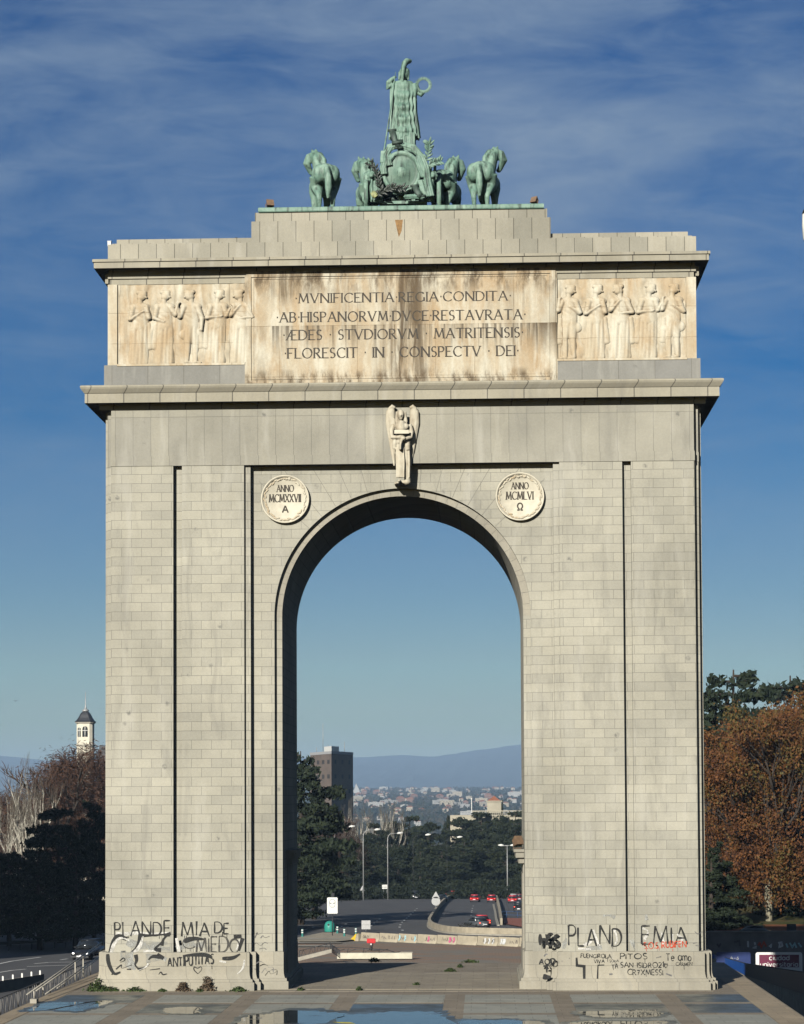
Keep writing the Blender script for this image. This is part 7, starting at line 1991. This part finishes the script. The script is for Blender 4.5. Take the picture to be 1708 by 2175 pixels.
# ------------------------------------------------------------------ far things
Yt_ = 800.0
pa_, pc_, pb_ = Vector((BX(660, 826), 826)), Vector((BX(705, Yt_), Yt_)), Vector((BX(751, 822), 822))
zt_, zb_ = PY(705, 1601, Yt_).z, gz(800)
tb = thing('tower_block', 'brown brick tower block with pale roof rim beyond the trees', 'building', (pc_.x, pc_.y, zb_))
pd_ = pa_ + pb_ - pc_
brick = plain('brown_brick', (0.17,0.13,0.105), .9, .2, .25)
m = MB(); m.slab([tuple(pc_), tuple(pb_), tuple(pd_), tuple(pa_)], zb_-2, zt_); m.build('wall', brick, tb)
m = MB(); g = lambda a, b, u: tuple(a + (b-a)*u)
cn = (pa_+pb_)/2; m.slab([tuple(cn + (q-cn)*1.015) for q in (pc_, pb_, pd_, pa_)], zt_, zt_+1.0); m.build('roof_rim', plain('pale_rim', (0.42,0.42,0.42), .8, .1), tb)
m = MB(); m.slab([tuple(cn + (q-cn)*.35) for q in (pc_, pb_, pd_, pa_)], zt_+1.0, zt_+3.2); m.build('plant_room', M['white_metal'], tb)
for k, u in enumerate((.15, .3, .42, .6, .8)):
    q = pa_.lerp(pb_, u); m = MB(); m.tube([(q.x, q.y, zt_+1), (q.x, q.y, zt_+ (3, 12, 4, 3, 5)[k])], .10, 5); m.build('antenna', M['metal_grey'], tb)
rows_ = 8; hh = (zt_ - zb_)/9.0
WIN = plain('dim_window', (0.045,0.04,0.036), .8, .2)
for (a, b, n_, mt) in ((pc_, pa_, 4, WIN), (pc_, pb_, 3, WIN)):
    d = (b - a); nrm = Vector((d.y, -d.x)).normalized()
    if nrm.y > 0: nrm = -nrm
    for r_ in range(rows_):
        for k in range(n_):
            u = (k + .55)/(n_ + .1); w_ = .055 if n_ == 4 else .045
            p0, p1 = a + d*(u-w_) + nrm*.05, a + d*(u+w_) + nrm*.05; z0 = zt_ - 3.6 - r_*hh
            m = MB(); m.add([(p0.x, p0.y, z0), (p1.x, p1.y, z0), (p1.x, p1.y, z0+1.5), (p0.x, p0.y, z0+1.5)], [(0,1,2,3)]); m.build('window', mt, tb)
# pale building with a balustrade
Yv = 600.0; xl, xr = BX(957, Yv), BX(1190, Yv); zt_, zb_ = PY(1040, 1722, Yv).z, gz(Yv)
vb = thing('palace_building', 'pale building with roof balustrade and small turret behind the conifers', 'building', (xl, Yv, zb_))
cream = plain('cream_wall', (0.42,0.38,0.29), .9, .12, .4)
m = MB(); m.box(xl+6, xr, Yv, Yv+14, zb_-1, zt_-1.6); m.box(xl, xl+6, Yv+2, Yv+14, zb_-1, zt_-1.2); m.build('wall', cream, vb)
m = MB(); m.box(xl+5.7, xr, Yv-.4, Yv+14.3, zt_-1.6, zt_-1.2); m.box(xl+5.9, xr, Yv-.1, Yv+.3, zt_-.2, zt_+.05); m.build('cornice', cream, vb)
m = MB(); x = xl+6.2
while x < xr: m.lathe([(.10, 0), (.16, .3), (.07, .7), (.1, 1.0)], (x, Yv+.1, zt_-1.2), 6); x += .55
b_ = m.build('baluster', cream, vb); b_['kind'] = 'stuff'
m = MB(); tx0, tx1 = BX(1036, Yv), BX(1066, Yv); zt2 = PY(1050, 1703, Yv).z
m.box(tx0, tx1, Yv+2, Yv+7, zt_-1.2, zt2); m.box(tx0-.3, tx1+.3, Yv+1.7, Yv+7.3, zt2, zt2+.3); m.build('turret', cream, vb)
m = MB(); m.prism([(tx0+.1, zt2+.3), (tx1-.1, zt2+.3), ((tx0+tx1)/2, zt2+1.6)], Yv+2.2, Yv+6.8); m.build('turret_roof', plain('red_tiles', (0.26,0.10,0.06), .9, .2, .6), vb)
for k in range(10):
    x = xl + 7.5 + k*2.3
    if x < xr - 1.5:
        m = MB(); m.box(x, x+1.1, Yv-.06, Yv-.02, zt_-4.6, zt_-2.7); m.build('window', plain('orange_blind', (0.36,0.14,0.06), .8, .1) if k in (2, 5) else GLASS, vb)
fp = PY(1066, 1718, 660); o = thing('flagpole', 'thin pale flagpole rising above the balustraded building', 'pole', (BX(1003, 660), 660, gz(660)))
m = MB(); m.tube([(BX(1003, 660), 660, gz(660)), (BX(1003, 660), 660, PY(1003, 1697, 660).z)], .12, 6); m.build('shaft', M['white_metal'], o)
m = MB(); m.ell((BX(1003, 660), 660, PY(1003, 1697, 660).z), .25); m.build('finial', M['white_metal'], o)
# far cypress
cedar(2, 1068, 1690, 640, 'dark pointed cypress above the balustraded building', wide=.35, far=True)

# houses of the town
hr = random.Random(17)
def house_mesh(w, d, h, hip, red):
    m = MB(); m.box(-w/2, w/2, 0, d, -3, h); m.cur = 1
    if hip: m.add([(-w/2-.4,-.4,h), (w/2+.4,-.4,h), (w/2+.4,d+.4,h), (-w/2-.4,d+.4,h), (-w*.2,d/2,h+w*.2), (w*.2,d/2,h+w*.2)], [(0,1,5,4),(1,2,5),(2,3,4,5),(3,0,4)])
    else: m.box(-w/2-.3, w/2+.3, -.3, d+.3, h, h+.5); m.box(-w*.2, w*.1, d*.3, d*.6, h+.5, h+2.2)
    m.cur = 2; n = max(2, int(w/3.2))
    for r_ in range(max(1, int(h/3.2))):
        for k in range(n): x = -w/2 + w*(k+.3)/n; m.box(x, x+w/n*.4, -.05, .0, r_*3.1+.9, r_*3.1+2.3)
    return m.mesh('distant_house')
WALLS = [plain('house_white', (0.42,0.41,0.39), .9, .1), plain('house_cream', (0.42,0.37,0.29), .9, .1), plain('house_brick', (0.22,0.13,0.10), .9, .15)]
ROOFS = [plain('roof_tile', (0.25,0.11,0.07), .9, .2), plain('roof_grey', (0.35,0.34,0.32), .9, .15)]
VAR = []
for w, d, h, hip, wi, ri in ((13, 11, 7, True, 0, 0), (24, 13, 10, False, 0, 1), (17, 12, 8, True, 1, 0), (32, 14, 13, False, 1, 1), (20, 12, 9, True, 2, 0), (44, 16, 10, False, 0, 1)):
    me = house_mesh(w, d, h, hip, ri == 0)
    for mm in (WALLS[wi], ROOFS[ri], GLASS): me.materials.append(mm)
    VAR.append((me, wi, w))
HL = {0: 'small white house of the distant town among dark trees', 1: 'small cream house of the distant town among dark trees', 2: 'small brick-red house of the distant town among dark trees'}
PLACES = [(hr.uniform(752, 1125), 2300 + 4200*hr.random()) for _ in range(140)]
for i, (px, Y) in enumerate(PLACES):
    me, wi, w = VAR[hr.choice((0, 0, 0, 1, 2, 2, 2, 3, 4, 4, 5))]
    o = bpy.data.objects.new('distant_house', me); COL.objects.link(o)
    o.location = (BX(px, Y), Y, gz(Y) + hr.uniform(1, 6)); o.rotation_euler = (0, 0, hr.uniform(-.5, .5)); o.scale = (hr.uniform(.38, .72),)*3
    tag(o, HL[wi], 'house', 'distant %s houses' % ('white', 'cream', 'brick')[wi])
# far complex of white halls on the skyline
for px0, px1, py, Y, lab in ((857, 920, 1674, 6600, 'long white hall on the far skyline of the town'), (752, 765, 1676, 5200, 'white building with a pointed top beside the tower block')):
    x0, x1 = BX(px0, Y), BX(px1, Y); zt_ = PY(px0, py, Y).z; o = thing('white_hall', lab, 'building', (x0, Y, gz(Y)))
    m = MB(); m.box(x0, x1, Y, Y+30, gz(Y)-5, zt_-4); m.build('wall', WALLS[0], o)
    m = MB(); m.prism([(x0, zt_-4), (x1, zt_-4), (x1-(x1-x0)*.1, zt_), (x0+(x1-x0)*.1, zt_)] if px0 > 800 else [(x0, zt_-4), (x1, zt_-4), (x0+6, zt_+14)], Y+2, Y+28); m.build('roof', WALLS[0], o)
# woods between the houses: one mass nobody could count
rs = np.random.RandomState(9); C = []
for k in range(5200):
    Y = 700 + 6000*rs.rand()**1.25; px = rs.uniform(560, 1240); s = rs.uniform(.7, 1.4)
    x = (px-1030)*Y/4657; m_ = 7
    C.append(np.array([x, Y, gz(Y) + 2.5])[None] + rs.normal(size=(m_, 3))*np.array([4.5, 4.5, 2.2])*s)
t = NT('far_foliage'); n = t.noise(.01, t.obj, 4, .6); M['far_wood'] = t.done(t.mix(t.rng(n, .4, .6), (0.020,0.030,0.016), (0.055,0.045,0.028)), .9, .1)
o = link('distant_woods', leaves_mesh('distant_woods', np.concatenate(C), 5.0, 4), M['far_wood']); tag(o, 'dark woods spread between the houses of the distant town', 'woods', kind='stuff')
# mountains
RX = [(-2200,1612),(-1200,1600),(-400,1594),(0,1600),(110,1612),(300,1604),(500,1598),(640,1606),(700,1608),(755,1606),(800,1604.5),(850,1600),(890,1603),(930,1604),(960,1599),(990,1595),(1030,1589),(1075,1583),(1110,1580),(1160,1584),(1250,1590),(1400,1583),(1550,1592),(1708,1600),(2200,1592),(3200,1606)]
hx = np.linspace(-2200, 3200, 420); top = np.interp(hx, [q[0] for q in RX], [q[1] for q in RX]); nr = np.random.RandomState(3)
for w_, a_ in ((40, 2.2), (15, 1.2), (6, .8)):
    top += np.convolve(nr.normal(size=len(hx)), np.hanning(w_)/np.sqrt(w_), 'same')*a_*.6
Ym = 12000.0; vs, fs = [], []; K = 9
for i, (px, py) in enumerate(zip(hx, top)):
    zt_ = 9.8 + (1700 - py)*Ym/4657
    for k in range(K):
        u = k/(K-1); Y = 9000 + 3000*u; vs.append(((px-1030)*Ym/4657, Y + nr.normal()*60, 55 + (zt_-55)*(u**1.15) + (nr.normal()*9*math.sin(u*3.1))))
for i in range(len(hx)-1):
    for k in range(K-1): fs.append((i*K+k, (i+1)*K+k, (i+1)*K+k+1, i*K+k+1))
m = MB(); m.add(vs, fs, True); struct('hills', m, plain('mountain_scrub_hazed', (0.050,0.062,0.076), .95, .3, .002))  # blue of the distant air put into the base colour

# government building standing left of the picture: it shades the left-hand road and trees
gb = thing('ministry_building', 'brick government building with slate roof standing left of the arch', 'building', (-98, 180, gz(140)))
bx0, bx1, by0, by1, bh = -150, -53, 168, 192, 28
m = MB(); m.box(bx0, bx1, by0, by1, gz(140)-1, bh); m.build('wall', plain('red_brick', (0.30,0.16,0.11), .9, .15, .5), gb)
m = MB(); m.ring(bx0, bx1, by0, by1, [(0, bh-.4), (.6, bh), (.6, bh+.4), (0, bh+.4), (-6, bh+6), (-12, bh+6)]); m.build('roof', slate, gb)
for r_ in range(6):
    for k in range(4):
        y = by0 + 3 + k*5.4; m = MB(); m.box(bx1, bx1+.08, y, y+1.6, gz(140)+2.2+r_*4.4, gz(140)+4.6+r_*4.4); m.build('window', GLASS, gb)

# ------------------------------------------------------------------ air: haze over the valley
hm = bpy.data.materials.new('haze_air'); hm.use_nodes = True
hn, hl = hm.node_tree.nodes, hm.node_tree.links; hn.clear()
ho = hn.new('ShaderNodeOutputMaterial'); hv = hn.new('ShaderNodeVolumePrincipled')
hv.inputs['Color'].default_value = (0.36, 0.52, 0.72, 1); hv.inputs['Density'].default_value = 0.95e-4; hv.inputs['Anisotropy'].default_value = 0.0
hl.new(hv.outputs[0], ho.inputs['Volume'])
m = MB(); m.box(-9000, 9000, -60, 15000, -60, 345)
hz_ = m.build('haze', hm); tag(hz_, 'thin blue haze over the valley', 'haze', kind='stuff')
for o in ORGS:
    if "_org" in o: del o["_org"]
